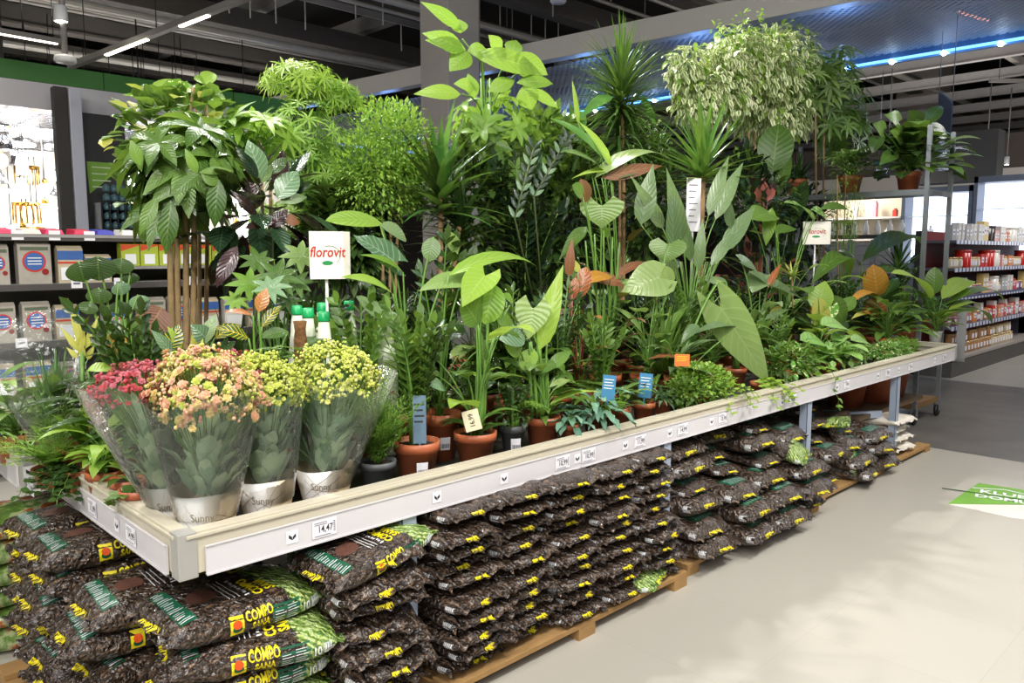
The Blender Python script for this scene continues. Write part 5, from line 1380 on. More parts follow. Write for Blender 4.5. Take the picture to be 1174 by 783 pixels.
leafball(P,L_fitt,P.top+Vector((0,0,.04)),(.2,.14,.06),90,.07,.045,.3,.3,.6,'oval',3); P.done()
P=Plant('aglaonema',868,.62,'grey-leaved plant with broad flat metallic leaves in the middle of the table',R=.09,H=.15,py=410)
P.hero(L_grey,(882,328),(930,356),44,shape='heart',face=.5,arch=.06,nc=3,r=.1); P.hero(L_grey,(872,318),(862,336),32,shape='heart',face=.6,Y=.7); P.hero(L_grey,(850,300),(868,312),20,shape='heart',Y=.72); P.hero(L_green,(905,370),(935,378),30,shape='heart',face=.4); P.hero(L_orange,(925,348),(935,366),12,shape='ell'); P.hero(L_yel,(895,350),(880,372),10,shape='ell'); P.hero(L_crotr,(880,330),(896,302),8,shape='lance'); P.done()
P=Plant('croton_plant',910,.75,'narrow-leaved yellow croton behind the grey metallic leaves',R=.08,H=.14,py=400)
c=ony(908,318,.75); rosette(P,L_yel,c,34,.16,.022,'lance',(.2,1.5),.5,5,mat2=L_varc,p2=.3); trunk(P,[P.top,c],.008,.006); P.done()
P=Plant('philodendron_plant',938,.46,'variegated plant with yellow-cream heart leaves left of the orange philodendron',R=.08,H=.13,py=400)
for b,t,w,m in [((940,346),(946,322),30,L_lime),((950,352),(940,376),26,L_varc),((955,350),(968,372),28,L_green),((962,372),(955,392),24,L_dark),((975,385),(994,392),16,L_lime),((970,352),(980,340),18,L_green)]: P.hero(m,b,t,w,shape='heart',face=.75,fold=.1)
P.hero(L_yel,(938,340),(944,376),20,shape='oval',face=.8,fold=.1); P.done()
P=Plant('orange_philodendron',1003,.50,'philodendron with upright orange leaves and red new growth near the far end',R=.08,H=.13,py=400)
P.hero(L_orange,(1006,340),(1001,303),28,shape='oval',face=.85,fold=.1,r=.2); P.hero(L_orange,(1008,340),(970,352),14,shape='ell',face=.4,arch=.12); P.hero(L_crotr,(1004,366),(1003,340),26,shape='oval',face=.8); P.hero(L_yel,(1000,362),(976,366),10,shape='ell',face=.4); P.hero(L_yel,(1012,362),(1032,372),16,shape='ell',face=.5); P.hero(L_yel,(1020,374),(1054,376),9,shape='ell',face=.4); P.hero(L_green,(1008,360),(1034,350),22,shape='oval'); P.hero(L_orange,(1004,368),(988,358),12,shape='ell'); P.hero(L_dark,(1012,345),(1030,318),24,shape='heart')
rosette(P,L_red,P.top+Vector((0,0,.04)),8,.12,.03,'lance',(.1,.9),.2); P.done()
P=Plant('lime_philodendron',1072,.30,'bright lime philodendron in a white pot at the far end of the front table',R=.055,H=.13,pot=M_pwhite,rim=False,py=392)
for b,t,w,m in [((1067,343),(1022,313),24,L_lime),((1080,343),(1114,322),24,L_lime),((1082,350),(1152,346),13,L_green),((1086,357),(1124,352),12,L_lime),((1086,360),(1138,372),18,L_green),((1070,338),(1072,306),20,L_green),((1064,350),(1022,340),10,L_green),((1066,356),(1030,372),14,L_dark),((1090,348),(1112,330),14,L_bright),((1060,345),(1030,330),14,L_green)]: P.hero(m,b,t,w,shape='oval' if w>18 else 'ell',face=.55,arch=.08,fold=.12)
P.done()
P=Plant('ivy_plant',1020,.14,'dense small-leaved creamy ivy along the rim near the far end',R=.06,H=.08,py=405)
leafball(P,L_varc,P.top+Vector((0,.02,.02)),(.32,.14,.07),1000,.026,.022,.3,.2,.8,'heart',3); leafball(P,L_feath,P.top+Vector((.3,.03,.03)),(.30,.12,.07),700,.026,.02,.3,.2,.8,'heart',3); P.done()
P=Plant('ivy_plant',975,.16,'small dark-and-cream ivy at the rim left of the creamy one',R=.055,H=.08,py=415)
leafball(P,L_green,P.top+Vector((0,.02,.03)),(.20,.12,.07),520,.026,.022,.3,.2,.8,'heart',3,mat2=L_varc,p2=.4); P.done()
P=Plant('peace_lily',985,.95,'dark arching broad leaf spreading above the orange philodendron',R=.09,H=.15,py=380)
P.hero(L_green,(988,300),(1062,286),30,shape='ell',face=.45,arch=.12); P.hero(L_dark,(985,305),(960,288),18,shape='ell'); P.hero(L_green,(1000,312),(1040,320),18,shape='ell'); rosette(P,L_dark,P.top,24,.32,.08,'ell',(.2,1.2),.7,6,1,.2); P.done()
P=Plant('peace_lily',946,.85,'plant with one broad arched leaf with pale midrib in front of the small sign',R=.09,H=.15,py=385)
P.hero(L_green,(930,326),(972,322),24,shape='ell',face=.5,arch=.35); rosette(P,L_dark,P.top,18,.3,.08,'ell',(.2,1.2),.7,6,1,.2); P.done()
P=Plant('rubber_plant',896,.85,'rubber plant with big shiny leaves below the red bract',R=.09,H=.15,py=385)
P.hero(L_green,(862,252),(886,246),34,shape='oval',face=.6,fold=.2); P.hero(L_bright,(885,238),(878,282),16,shape='ell',face=.8); P.hero(L_green,(890,268),(912,262),20,shape='ell',face=.5); P.hero(L_varc,(932,252),(898,232),20,shape='ell',face=.5); P.hero(L_varc,(930,240),(950,256),18,shape='ell'); P.hero(L_green,(940,240),(978,246),16,shape='ell'); rosette(P,L_vdark,P.top,24,.3,.07,'ell',(.2,1.2),.6,6,1,.15); P.done()
# filler greenery between (low dark pots)
k=0
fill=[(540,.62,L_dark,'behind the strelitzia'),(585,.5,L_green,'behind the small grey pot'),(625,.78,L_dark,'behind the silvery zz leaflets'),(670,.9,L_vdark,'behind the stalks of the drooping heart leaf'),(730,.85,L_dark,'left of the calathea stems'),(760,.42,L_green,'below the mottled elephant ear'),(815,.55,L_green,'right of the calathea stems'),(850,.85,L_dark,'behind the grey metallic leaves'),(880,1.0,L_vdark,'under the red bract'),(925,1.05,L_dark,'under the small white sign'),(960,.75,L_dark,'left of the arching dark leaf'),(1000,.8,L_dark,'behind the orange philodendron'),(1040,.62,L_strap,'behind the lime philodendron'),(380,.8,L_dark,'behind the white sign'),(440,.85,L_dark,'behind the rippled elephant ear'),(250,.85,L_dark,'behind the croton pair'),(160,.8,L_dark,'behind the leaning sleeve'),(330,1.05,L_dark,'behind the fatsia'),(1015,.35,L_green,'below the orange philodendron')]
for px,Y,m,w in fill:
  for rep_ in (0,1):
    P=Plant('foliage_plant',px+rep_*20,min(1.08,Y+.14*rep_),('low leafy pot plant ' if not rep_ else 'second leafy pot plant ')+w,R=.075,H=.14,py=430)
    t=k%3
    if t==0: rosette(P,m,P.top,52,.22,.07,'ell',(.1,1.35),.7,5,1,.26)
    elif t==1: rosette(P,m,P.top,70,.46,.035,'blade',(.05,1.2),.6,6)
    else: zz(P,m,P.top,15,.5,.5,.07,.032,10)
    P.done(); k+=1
# ================================================================ TALL PLANTS AT THE BACK
def crown(px,py,Y,rx,ry,dy=None):
    c=ony(px,py,Y); k=pxm(c); return c,(rx*k,(dy or rx*.8)*k,ry*k),k
def trunks(P,px0,pxs,y0,y1,Y,r=.014,mat=None):
    for i,x in enumerate(pxs): 
        a=P.top+Vector((.05*(i-len(pxs)/2)*.5,0,-.02)); b=ony(x,y1,Y); trunk(P,bez(a,Vector((b.x*.8+a.x*.2,b.y,(a.z+b.z)/2)),b,6),r,r*.7,mat)
# pachira left with several trunks
P=Plant('money_tree',208,1.45,'money tree with four slim trunks and hanging hand-shaped leaves at the left',R=.13,H=.2,py=400)
trunks(P,208,[192,200,212,222],380,200,1.45,.016)
c,r,k=crown(212,190,1.45,68,60)
palmate(P,L_green,c,r,34,6,.19,.065,.9,nn=5); palmate(P,L_dark,c,(r[0]*.8,r[1]*.8,r[2]*.8),16,6,.18,.06,1.0)
for b,t,w in [((228,200),(194,226),15),((230,198),(252,212),18),((228,198),(268,196),10),((226,200),(212,170),12),((180,226),(160,270),16),((196,230),(190,292),22),((250,205),(246,262),22),((160,190),(150,160),14)]: P.hero(L_green,b,t,w,shape='ell',face=.7,fold=.15,stem=0,Y=1.15,r=rng.random())
P.done()
P=Plant('polyscias_tree',232,1.9,'tall plant with roundish yellowing leaves reaching up in front of the green fascia',R=.12,H=.2,py=390)
c,r,k=crown(215,150,1.9,72,48); trunks(P,232,[225,236],380,120,1.9,.012,M_bark)
leafball(P,L_green,c,r,260,.10,.085,.4,.15,.8,'oval',3,twigs=16,mat2=L_varc,p2=.2); leafball(P,L_yel,c+Vector((-.1,0,0)),r,16,.08,.07,.4,.6,.8,'oval',3)
for b,t,w in [((222,104),(172,100),22),((232,96),(246,84),20),((236,108),(258,112),30),((236,95),(222,90),14),((215,110),(196,92),14)]: P.hero(L_bright,b,t,w,shape='oval',face=.5,stem=0)
P.S(M_bark).tube([c,ony(222,100,1.9)],.008,6); P.S(M_bark).tube([c,ony(240,92,1.9)],.006,6)
c2,r2_,k=crown(160,150,1.9,22,30); leafball(P,L_yel,c2,r2_,26,.09,.08,.4,.2,.8,'oval',3,mat2=L_green,p2=.6); c2,r2_,k=crown(150,215,1.8,12,50); leafball(P,L_green,c2,r2_,30,.10,.085,.5,.2,.8,'oval',3,twigs=5); P.done()
# dark rubber plant
P=Plant('rubber_plant',300,1.35,'dark purple-green rubber plant with big stiff leaves left of the white sign',R=.12,H=.2,py=400)
trunks(P,300,[290,300,312],400,240,1.35,.012,M_stemd)
c,r,k=crown(300,245,1.35,62,56)
leafball(P,L_purp,c,r,64,.22,.10,.3,.1,.9,'ell',5,mat2=L_vdark,p2=.6)
for b,t,w,m in [((300,205),(284,160),26,L_silv),((296,205),(270,168),14,L_vdark),((318,228),(342,196),28,L_silv),((320,232),(352,226),14,L_grey),((296,250),(264,218),12,L_purp),((310,262),(330,240),16,L_purp),((280,262),(322,252),12,L_purp),((324,250),(344,256),14,L_brown),((272,282),(248,330),20,L_purp),((300,210),(312,188),12,L_green),((310,200),(330,180),14,L_dark)]: P.hero(m,b,t,w,shape='ell',face=.7,fold=.12,stem=0,Y=1.15)
P.done()
P=Plant('money_tree',305,1.75,'leafy umbrella-leaved plant behind the dark rubber plant',R=.12,H=.2,py=400)
trunks(P,305,[300,310],400,200,1.75,.012); c,r,k=crown(290,160,1.75,50,34); palmate(P,L_bright,c,r,20,7,.16,.04,.5,nn=4); P.done()
# lacy aralia
P=Plant('lacy_aralia_tree',345,1.95,'tall lacy-leaved aralia rising above the rubber plant',R=.12,H=.2,py=390)
trunks(P,345,[340,350],390,120,1.95,.009,M_stemd)
for (x,y,rx,ry,n) in [(345,92,52,20,30),(385,108,36,20,18),(350,150,60,36,40),(365,200,60,44,40),(330,250,50,30,16)]:
    c,r,k=crown(x,y,1.95,rx,ry)
    palmate(P,L_lime if y<100 else (L_bright if y<130 else L_feath),c,r,int(n*2.2),9,.085,.013,.5,nn=3,petiole=True,hub=lambda p,c=c:Vector((c.x,c.y,c.z-.12)))
P.done()
# fine-leaved round tree
P=Plant('fine_leaved_tree',445,1.5,'round crown of tiny bright leaves in front of the grey column',R=.12,H=.2,py=400)
trunks(P,445,[438,448,456],400,230,1.5,.011)
for (x,y,rx,ry,n) in [(450,165,55,52,2300),(430,205,58,55,1800),(480,215,30,36,600)]:
    c,r,k=crown(x,y,1.5,rx,ry); leafball(P,L_feath,c,r,int(n*1.3),.036,.015,.4,.15,.8,'ell',2,twigs=16,mat2=L_lime,p2=.35)
P.done()
# dracaena strap
P=Plant('dracaena_plant',505,1.35,'dracaena with stiff dark sword leaves left of the bright schefflera',R=.12,H=.2,py=400)
c=ony(505,205,1.35); cane_crown(P,L_strap,c,50,.46,.06,(.1,1.7),.35,6,.2,L_dark,.4); trunk(P,[P.top,c],.018,.014,M_cane); c=ony(528,250,1.3); cane_crown(P,L_dark,c,30,.36,.05,(.1,1.7),.4,6,.2); trunk(P,[P.top,c],.016,.013,M_cane); P.done()
# bright schefflera top
P=Plant('umbrella_tree',560,1.6,'bright lime umbrella tree rising highest in front of the grey column',R=.13,H=.2,py=400)
hubs=[(553,62),(585,62),(560,92),(600,78),(530,108),(575,118),(612,120),(545,130),(590,140)]
trunks(P,560,[552,562],400,90,1.6,.012,M_stem)
LV=[((530,34),(482,2),12),((532,58),(484,38),17),((534,57),(487,46),14),((538,60),(515,82),20),((528,38),(526,22),14),((536,58),(560,60),14),((540,62),(620,84),20),((575,58),(560,40),12),((586,62),(592,46),16),((588,62),(628,86),16),((588,64),(612,92),14),((592,95),(634,96),12),((600,100),(640,124),10),((600,98),(610,126),20),((528,108),(474,108),14),((545,100),(520,96),12),((545,112),(536,84),12),((560,105),(590,92),14)]
for b,t,w in LV: P.hero(L_bright,b,t,w*1.35,shape='ell',face=.75,fold=.1,stem=0,r=rng.uniform(.3,1),Y=1.55)
for hx,hy in hubs[:5]: P.S().tube(bez(ony(556,160,1.6),ony(556,110,1.6),ony(hx,hy,1.55),5),.005,5)
P.S().tube([ony(556,160,1.6),ony(552,72,1.6),ony(530,45,1.56)],.006,6)
c,r,k=crown(565,140,1.6,62,40); palmate(P,L_bright,c,r,18,6,.15,.05,.6,nn=4); palmate(P,L_green,c-Vector((0,0,.15)),r,18,6,.15,.055,.6,nn=4); P.done()
# big dark foliage masses mid-back
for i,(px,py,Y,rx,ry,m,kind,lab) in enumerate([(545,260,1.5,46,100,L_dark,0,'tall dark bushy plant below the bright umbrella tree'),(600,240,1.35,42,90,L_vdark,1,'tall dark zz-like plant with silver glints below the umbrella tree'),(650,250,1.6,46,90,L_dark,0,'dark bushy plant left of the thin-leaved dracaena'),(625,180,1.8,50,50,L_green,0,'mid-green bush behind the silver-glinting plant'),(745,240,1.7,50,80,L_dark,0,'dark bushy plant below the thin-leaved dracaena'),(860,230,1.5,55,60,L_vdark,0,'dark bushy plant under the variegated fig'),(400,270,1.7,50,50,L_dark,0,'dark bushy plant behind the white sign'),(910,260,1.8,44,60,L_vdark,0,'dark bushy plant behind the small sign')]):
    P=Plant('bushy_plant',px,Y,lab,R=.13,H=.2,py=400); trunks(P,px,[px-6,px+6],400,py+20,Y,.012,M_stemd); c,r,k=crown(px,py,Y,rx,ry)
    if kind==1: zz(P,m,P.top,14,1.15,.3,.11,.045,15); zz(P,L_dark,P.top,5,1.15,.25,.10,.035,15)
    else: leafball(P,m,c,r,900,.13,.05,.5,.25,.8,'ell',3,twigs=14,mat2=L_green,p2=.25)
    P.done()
P=Plant('zz_plant',628,1.25,'tall zz plant whose leaflets catch a silver shine beside the striped leaves',R=.11,H=.18,py=400)
a=ony(615,230,1.2)
for (x0,y0,x1,y1) in [(612,225,650,160),(640,380,668,318),(590,250,612,170)]:
    A=ony(x0,y0,1.1);B=ony(x1,y1,1.1); P.S(M_stemd).tube([P.top,A,B],.006,6)
    for j in range(9):
        q=A.lerp(B,j/8); 
        for sg in(-1,1): P.F(L_silv).cr=rng.random(); leaf(P.F(L_vdark if j%3 else L_silv),q,(B-A).normalized()*.8+Vector((.5*sg,-.3*sg,.1)),.08,.026,'ell',up=(CAM-q).normalized(),n=3,droop=.2)  # every third leaflet pair is silver: the glint is put into the leaf colour
P.done()
# thin-leaved dracaena marginata
P=Plant('thin_leaved_dracaena',712,1.7,'thin-leaved dragon tree with a spiky dark crown above the centre',R=.13,H=.2,py=400)
c=ony(712,88,1.7); cane_crown(P,L_marg,c-Vector((0,0,.05)),230,.50,.026,(.1,2.0),.5,6,.22); trunk(P,bez(P.top,P.top+Vector((.05,0,.8)),c,6),.016,.012,M_cane); c2=ony(712,140,1.75); cane_crown(P,L_marg,c2,150,.52,.026,(.4,2.2),.7,6,.2); trunk(P,bez(P.top,P.top+Vector((-.05,0,.6)),c2,6),.014,.012,M_cane)
for b,t,w in [((668,128),(660,180),14),((700,110),(666,135),16),((735,110),(752,148),10)]: P.hero(L_strap,b,t,w,shape='strap',stem=0,Y=1.6)
P.done()
P=Plant('feather_palm',752,1.85,'grassy palm with fine dark leaves between the dragon tree and the variegated fig',R=.12,H=.2,py=400)
c=ony(750,190,1.85); cane_crown(P,L_silv,c,70,.5,.02,(.1,1.7),.6,6,.2,L_dark,.5); trunk(P,[P.top,c],.016,.012,M_cane); c=ony(735,175,1.8); leafball(P,L_varc,c,(.25,.2,.3),160,.06,.03,.4,.3,.8,'ell',2); P.done()
# yucca
P=Plant('yucca_plant',803,.98,'yucca with a ringed brown trunk and upright green swords in the middle',R=.12,H=.19,py=420)
c=ony(806,186,.98); cane_crown(P,L_strap,c,54,.50,.058,(.02,1.5),.22,6,.14,L_green,.3); trunk(P,[P.top,ony(802,300,.98),c],.026,.022,M_cane,12)
mb=MB(); a=P.top; b=c
for j in range(34):
    t=j/34; q=a.lerp(b,t); mb.lathe([(.024,0),(.029,.004),(.024,.008)],(q.x,q.y,q.z),12)
P.part(mb,'bark_rings',M_cane); P.done()
# variegated weeping fig
P=Plant('weeping_fig',870,1.7,'large weeping fig with cream-edged leaves crowning the right of the display',R=.14,H=.22,py=400)
trunks(P,870,[858,866,876],400,150,1.7,.016)
for (x,y,rx,ry,n) in [(868,85,66,50,1500),(825,95,52,42,850),(905,75,42,46,700),(800,110,34,34,420),(885,130,52,34,750),(918,110,30,46,450),(845,60,40,26,350),(786,78,26,26,260),(940,95,24,28,240)]:
    c,r,k=crown(x,y,1.7,rx,ry); leafball(P,L_var,c,r,int(n*1.1),.095,.046,.9,.15,.7,'ell',3,twigs=10,down=.7,mat2=L_bright,p2=.12)
c,r,k=crown(862,36,1.7,62,16); leafball(P,L_bright,c,r,150,.06,.03,.8,.15,.7,'ell',3,twigs=8,down=.4); P.done()
P=Plant('bamboo_palm',945,1.45,'umbrella-leaved plant with long narrow leaflets right of the weeping fig',R=.12,H=.2,py=390)
trunks(P,945,[935,945],390,130,1.45,.012); 
for (x,y,rx,ry,n) in [(956,112,48,58,44),(966,150,38,40,26),(930,90,30,34,16)]:
    c,r,k=crown(x,y,1.45,rx,ry); palmate(P,L_green,c,r,n//2,8,.19,.036,.9,nn=4); palmate(P,L_pale,c,r,n-n//2,8,.19,.036,.9,nn=4)  # paler half of the leaflets: highlights put into the leaf colour
c,r,k=crown(960,110,1.4,38,40); palmate(P,L_grey,c,r,10,7,.18,.035,.8); P.done()
P=Plant('banana_leaf_plant',888,1.25,'plant with one broad upright dark green leaf below the weeping fig',R=.12,H=.18,py=390)
P.hero(L_green,(885,198),(893,142),40,shape='oval',face=.9,fold=.12,r=.2); P.hero(L_green,(892,225),(906,170),16,shape='ell'); P.hero(L_dark,(905,260),(925,205),22,shape='ell'); rosette(P,L_dark,P.top,20,.55,.1,'ell',(.1,.9),.5,6,1,.3); P.done()
P=Plant('red_bract_plant',868,1.1,'dark plant carrying upright red-pink bracts in the right middle',R=.1,H=.18,py=400)
for b,t,w in [((876,232),(874,204),14),((872,232),(863,212),10),((880,231),(888,214),9),((858,295),(856,270),9)]: P.hero(L_red,b,t,w,shape='ell',face=.8,smat=M_redst)
leafball(P,L_purp,ony(868,250,1.1),(.25,.2,.3),130,.13,.05,.5,.2,.8,'ell',3,mat2=L_vdark,p2=.6); P.done()
P=Plant('trailing_fern',965,1.0,'fine-leaved feathery plant hanging between the shelf pots and the small sign',R=.1,H=.15,py=390)
c,r,k=crown(968,230,1.0,26,60); leafball(P,L_feath,c,r,1000,.03,.010,.5,.1,.7,'ell',2,twigs=16,down=.3,hub=P.top); trunks(P,965,[960,970],390,200,1.0,.008); P.done()
P=Plant('sword_leaf_plant',1040,1.0,'dark sword-leaved plant behind the lime philodendron at the far end',R=.1,H=.16,py=380)
cane_crown(P,L_strap,ony(1030,300,1.0),34,.4,.04,(.05,1.4),.3,6,.2,L_dark,.5); trunk(P,[P.top,ony(1030,300,1.0)],.014,.012,M_cane); P.done()
# ---------------- trolley rack with pots
root=empty('plant_trolley',(6.62,.36,0),0,'galvanised steel trolley rack with upright posts beyond the far table end','trolley')
TX=.60;TY=1.45
for x in (0,TX):
    for y in (0,TY):
        mb=MB(); mb.box((x-.015,y-.018,.14),(x+.015,y+.018,2.62)); 
        mb.build('upright',M_galv,root,smooth=False)
        w_=MB(); w_.lathe([(0,-.015),(.05,-.015),(.055,0),(.05,.015),(0,.015)],n=18); w_.v=[(x+vx,y+vz,.055+vy) for vx,vy,vz in w_.v]; w_.build('wheel',M_blk,root)
        w_=MB(); w_.box((x-.02,y-.025,.055),(x+.02,y-.018,.15)); w_.box((x-.02,y+.018,.055),(x+.02,y+.025,.15)); w_.build('wheel_fork',M_galv,root,smooth=False)
for z,m in ((.16,plain('trolley_plywood','7a5c3a',.7)),(2.05,M_galv)):
    mb=MB(); mb.box((.0,0,z),(TX,TY,z+.02)); mb.box((0,-.01,z-.02),(TX,.0,z+.03)); mb.box((-.01,0,z-.02),(0,TY,z+.03)); mb.build('shelf',m,root,smooth=False)
zs=2.07
for i,(px,Y,m,k_,lab) in enumerate([(1040,.62,L_green,0,'pothos with big heart leaves in a terracotta pot on the trolley shelf by the posts'),(984,1.15,L_varc,1,'spotted leafy plant in a terracotta pot in the middle of the trolley shelf'),(930,1.68,L_dark,2,'dark narrow-leaved plant in the leftmost terracotta pot on the trolley shelf')]):
    P=Plant('hanging_shelf_plant',6.92,Y,lab,R=.11,H=.19,z=zs,pxl=False)
    if i==0:
        for b,t,w in [((1036,160),(1020,150),26),((1052,150),(1070,166),28),((1062,172),(1074,192),22),((1046,176),(1040,198),24),((1066,136),(1080,122),16),((1022,178),(1008,190),16),((1030,140),(1014,132),20),((1050,140),(1042,126),22),((1070,150),(1086,156),18),((1040,168),(1026,178),20),((1060,160),(1050,184),26),((1086,176),(1098,170),8),((1012,150),(1000,142),18),((1005,160),(1000,176),16)]: P.hero(L_green if (b[0]%3) else L_dark,b,t,w*1.15,shape='heart',face=.8,fold=.08,stem=.003)
        rosette(P,L_green,P.top,46,.23,.21,'heart',(.1,1.5),.7,5,2,.38,.08,Lv=.3); rosette(P,L_dark,P.top,40,.24,.21,'heart',(.4,1.6),.8,5,2,.34,.08)
    elif i==1:
        rosette(P,L_varc,P.top,40,.22,.08,'ell',(.1,1.2),.6,5,1,.2); rosette(P,L_green,P.top,16,.2,.06,'ell',(.1,1.2),.6,5,1,.2)
    else: rosette(P,L_dark,P.top,50,.4,.03,'blade',(.05,1.3),.7)
    P.done()
# ================================================================ SEED AND FERTILISER SHELF (left, behind)
SY=4.0
def rect_pack(name,x,y,z,w,h,d,mats,lab,cat,group,kind=0,tilt=0):
    """packet with a gabled top; front faces -Y"""
    root=empty(name,(x,y,z),tilt,lab,cat,group)
    mb=MB()
    k=mb.verts([(-w/2,0,0),(w/2,0,0),(w/2,d,0),(-w/2,d,0),(-w/2,0,h*.9),(w/2,0,h*.9),(w/2,d,h*.9),(-w/2,d,h*.9),(-w/2,d*.45,h),(w/2,d*.45,h)])
    for q in ((0,3,2,1),(0,1,5,4),(2,3,7,6),(4,5,9,8),(6,7,8,9),(1,2,6,9,5),(3,0,4,8,7)): mb.face([k+i for i in q])
    mb.build('pack_body',mats[0],root,smooth=False,bevel=.002)
    f=lambda a,b:Vector((a,-.0015,b)); f2=lambda a,b:Vector((a,-.0028,b)); f3=lambda a,b:Vector((a,-.004,b))
    if kind==0:
        mb=MB(); put_rect(mb,f,-w*.42,h*.78,w*.42,h*.86,1,1); mb.build('title_band',mats[1],root,smooth=False)
        mb=MB(); put_disc(mb,f,-w*.02,h*.52,w*.36,20); mb.build('red_ring_print',mats[2],root,smooth=False)
        mb=MB(); put_disc(mb,f2,-w*.02,h*.52,w*.30,20); mb.build('blue_disc_print',mats[3],root,smooth=False)
        mb=MB()
        for j in range(3): put_rect(mb,f3,-w*.22,h*(.59-.07*j),w*.2,h*(.615-.07*j),1,1)
        mb.build('text_lines',M_wht,root,smooth=False)
        mb=MB(); put_disc(mb,f2,w*.3,h*.28,w*.11,12); mb.build('dark_red_dot',plain('dark_red_print','8a1a1e',.5),root,smooth=False)
    elif kind==1:
        mb=MB(); put_rect(mb,f,-w*.5,h*.62,w*.5,h*.86,1,1); mb.build('blue_band',mats[1],root,smooth=False)
        mb=MB(); put_rect(mb,f2,-w*.4,h*.08,w*.4,h*.42,1,1); mb.build('pale_print',M_wht,root,smooth=False)
        mb=MB(); put_rect(mb,f,-w*.5,h*.52,w*.5,h*.57,1,1); mb.build('red_stripe',mats[2],root,smooth=False)
    else:
        mb=MB(); k=mb.verts([f(-w*.5,h*.62),f(w*.5,h*.86),f(w*.5,h*.9),f(-w*.5,h*.9)]); mb.face([k,k+1,k+2,k+3]); mb.build('red_print',mats[1],root,smooth=False)
        mb=MB(); put_rect(mb,f,-w*.3,h*.08,w*.3,h*.5,1,1); mb.build('white_panel',M_wht,root,smooth=False)
    return root
root=empty('seed_shelf_unit',(-1.2,SY,0),0,'grey shop shelving with seed and fertiliser packs, behind the plants at the left','shelving unit')
mb=MB(); mb.box((0,.48,0),(4.6,.52,1.66)); mb.build('back_panel',plain('shelf_back_grey','6d6a66',.6),root,smooth=False)
for z in (.15,.55,.93,1.32,1.655):
    mb=MB(); mb.box((0,.0 if z<1.6 else -.02,z-.022),(4.6,.48,z)); mb.build('shelf_board',plain('shelf_board_grey','8e8b88',.5),root,smooth=False)
    mb=MB(); mb.box((0,-.012,z-.045),(4.6,0,z-.002)); mb.build('shelf_edge',plain('shelf_edge_dark','4a4644',.5),root,smooth=False)
mb=MB(); mb.box((2.36,0,1.412),(4.56,.46,1.432)); mb.build('shelf_board',plain('shelf_board_grey','8e8b88',.5),root,smooth=False)
for x in (0,1.5,3.05,4.56):
    mb=MB(); mb.box((x,.44,0),(x+.04,.5,1.7)); mb.build('upright',M_galv,root,smooth=False)
mgrey=plain('grey_seed_pack','a9a297',.5,0,.2,20); mkraft=plain('kraft_seed_pack','c2b499',.5,0,.15,20); mred=plain('red_pack_print','c83422',.5); mblue=plain('blue_pack_print','3c64a8',.5); mlime=plain('lime_box','a9b83a',.5,0,.2,12); mor=plain('orange_box_print','cc4a22',.5); mtit=plain('olive_title_print','5f6a55',.5)
ph=[.24,.235]
def put_row(z,items,G):
    for i,(x,w,h,kind,lab) in enumerate(items):
        m={0:[mgrey,mtit,mred,mblue],1:[mkraft,mblue,mred],2:[mlime,mor]}[kind]
        rect_pack('seed_pack' if kind<2 else 'fertiliser_box',x,SY+.02,z,w,h,.09,m,lab,'pack' if kind<2 else 'box',G,kind,rng.uniform(-.05,.05))
row=[(.44,.14,.27,0,'large grey pack with a blue disc, top seed shelf, at the left edge'),(.66,.20,.29,0,'large grey pack with a red-ringed blue disc, right of the one at the left edge'),(.88,.16,.26,1,'pack with a dark blue band and pale picture beside the grey disc pack'),(1.06,.17,.2,1,'low blue and white pack between the blue-banded pack and the lime boxes')]
put_row(1.32,row,None)
for i in range(9):
    rect_pack('fertiliser_box',1.28+.135*i,SY+.02,1.433,.128,.175,.09,[mlime,mor],'lime and orange fertiliser box on the top shelf, %s from the left'%ORD[i],'box','lime and orange boxes',2,rng.uniform(-.04,.04))
put_row(.93,[(.45,.15,.27,0,'grey disc pack on the middle shelf at the left edge'),(.65,.17,.27,0,'grey disc pack on the middle shelf, second from the left edge'),(.84,.15,.24,1,'blue-banded pack on the middle shelf right of the disc packs'),(1.42,.19,.27,0,'pack with a blue disc glimpsed right of the round-leaved plant'),(1.62,.17,.27,0,'blue disc pack glimpsed against the money tree trunks')],None)
for i,(x,h) in enumerate([(1.15,.22),(1.85,.25),(2.05,.24),(2.25,.25),(2.45,.22)]): rect_pack('seed_pack',x,SY+.02,.931,.15,h,.08,[mkraft if i%2 else plain('white_pack','d8d5cc',.5),mblue,mred],'pale pack on the middle shelf, %s from the left of the pale ones'%ORD[i],'pack','pale packs on the middle shelf',1)
put_row(.55,[(.42,.16,.24,1,'pale pack on the low shelf at the left edge'),(.64,.16,.24,1,'pale pack on the low shelf, second from the left edge'),(.86,.16,.22,0,'grey disc pack on the low shelf behind the sleeved plant')],None)
# pink and red packs lying on top, white price cards
for i,(x,c,l) in enumerate([(.50,'d2305a','pink'),(.66,'e0cfc4','cream'),(.80,'d8345c','pink'),(.98,'c8284a','crimson'),(1.13,'3a3ea8','blue'),(1.3,'e6e2dc','white'),(1.5,'2f8a4a','green')]):
    mb=MB(); k=mb.verts([(-.06,0,0),(.06,0,0),(.06,.2,0),(-.06,.2,0),(-.05,.01,.03),(.05,.01,.03),(.055,.19,.045),(-.055,.19,.045)])
    for q in ((0,3,2,1),(4,5,6,7),(0,1,5,4),(1,2,6,5),(2,3,7,6),(3,0,4,7)): mb.face([k+i for i in q])
    o=mb.build('small_packet',plain(l+'_packet_print',c,.45,0,.2,30),smooth=False,bevel=.004); o.location=(x,SY+.05,1.656); tag(o,'small %s packet lying on top of the seed shelf, %s from the left'%(l,ORD[i]),'packet','packets on top of the seed shelf')
i=0
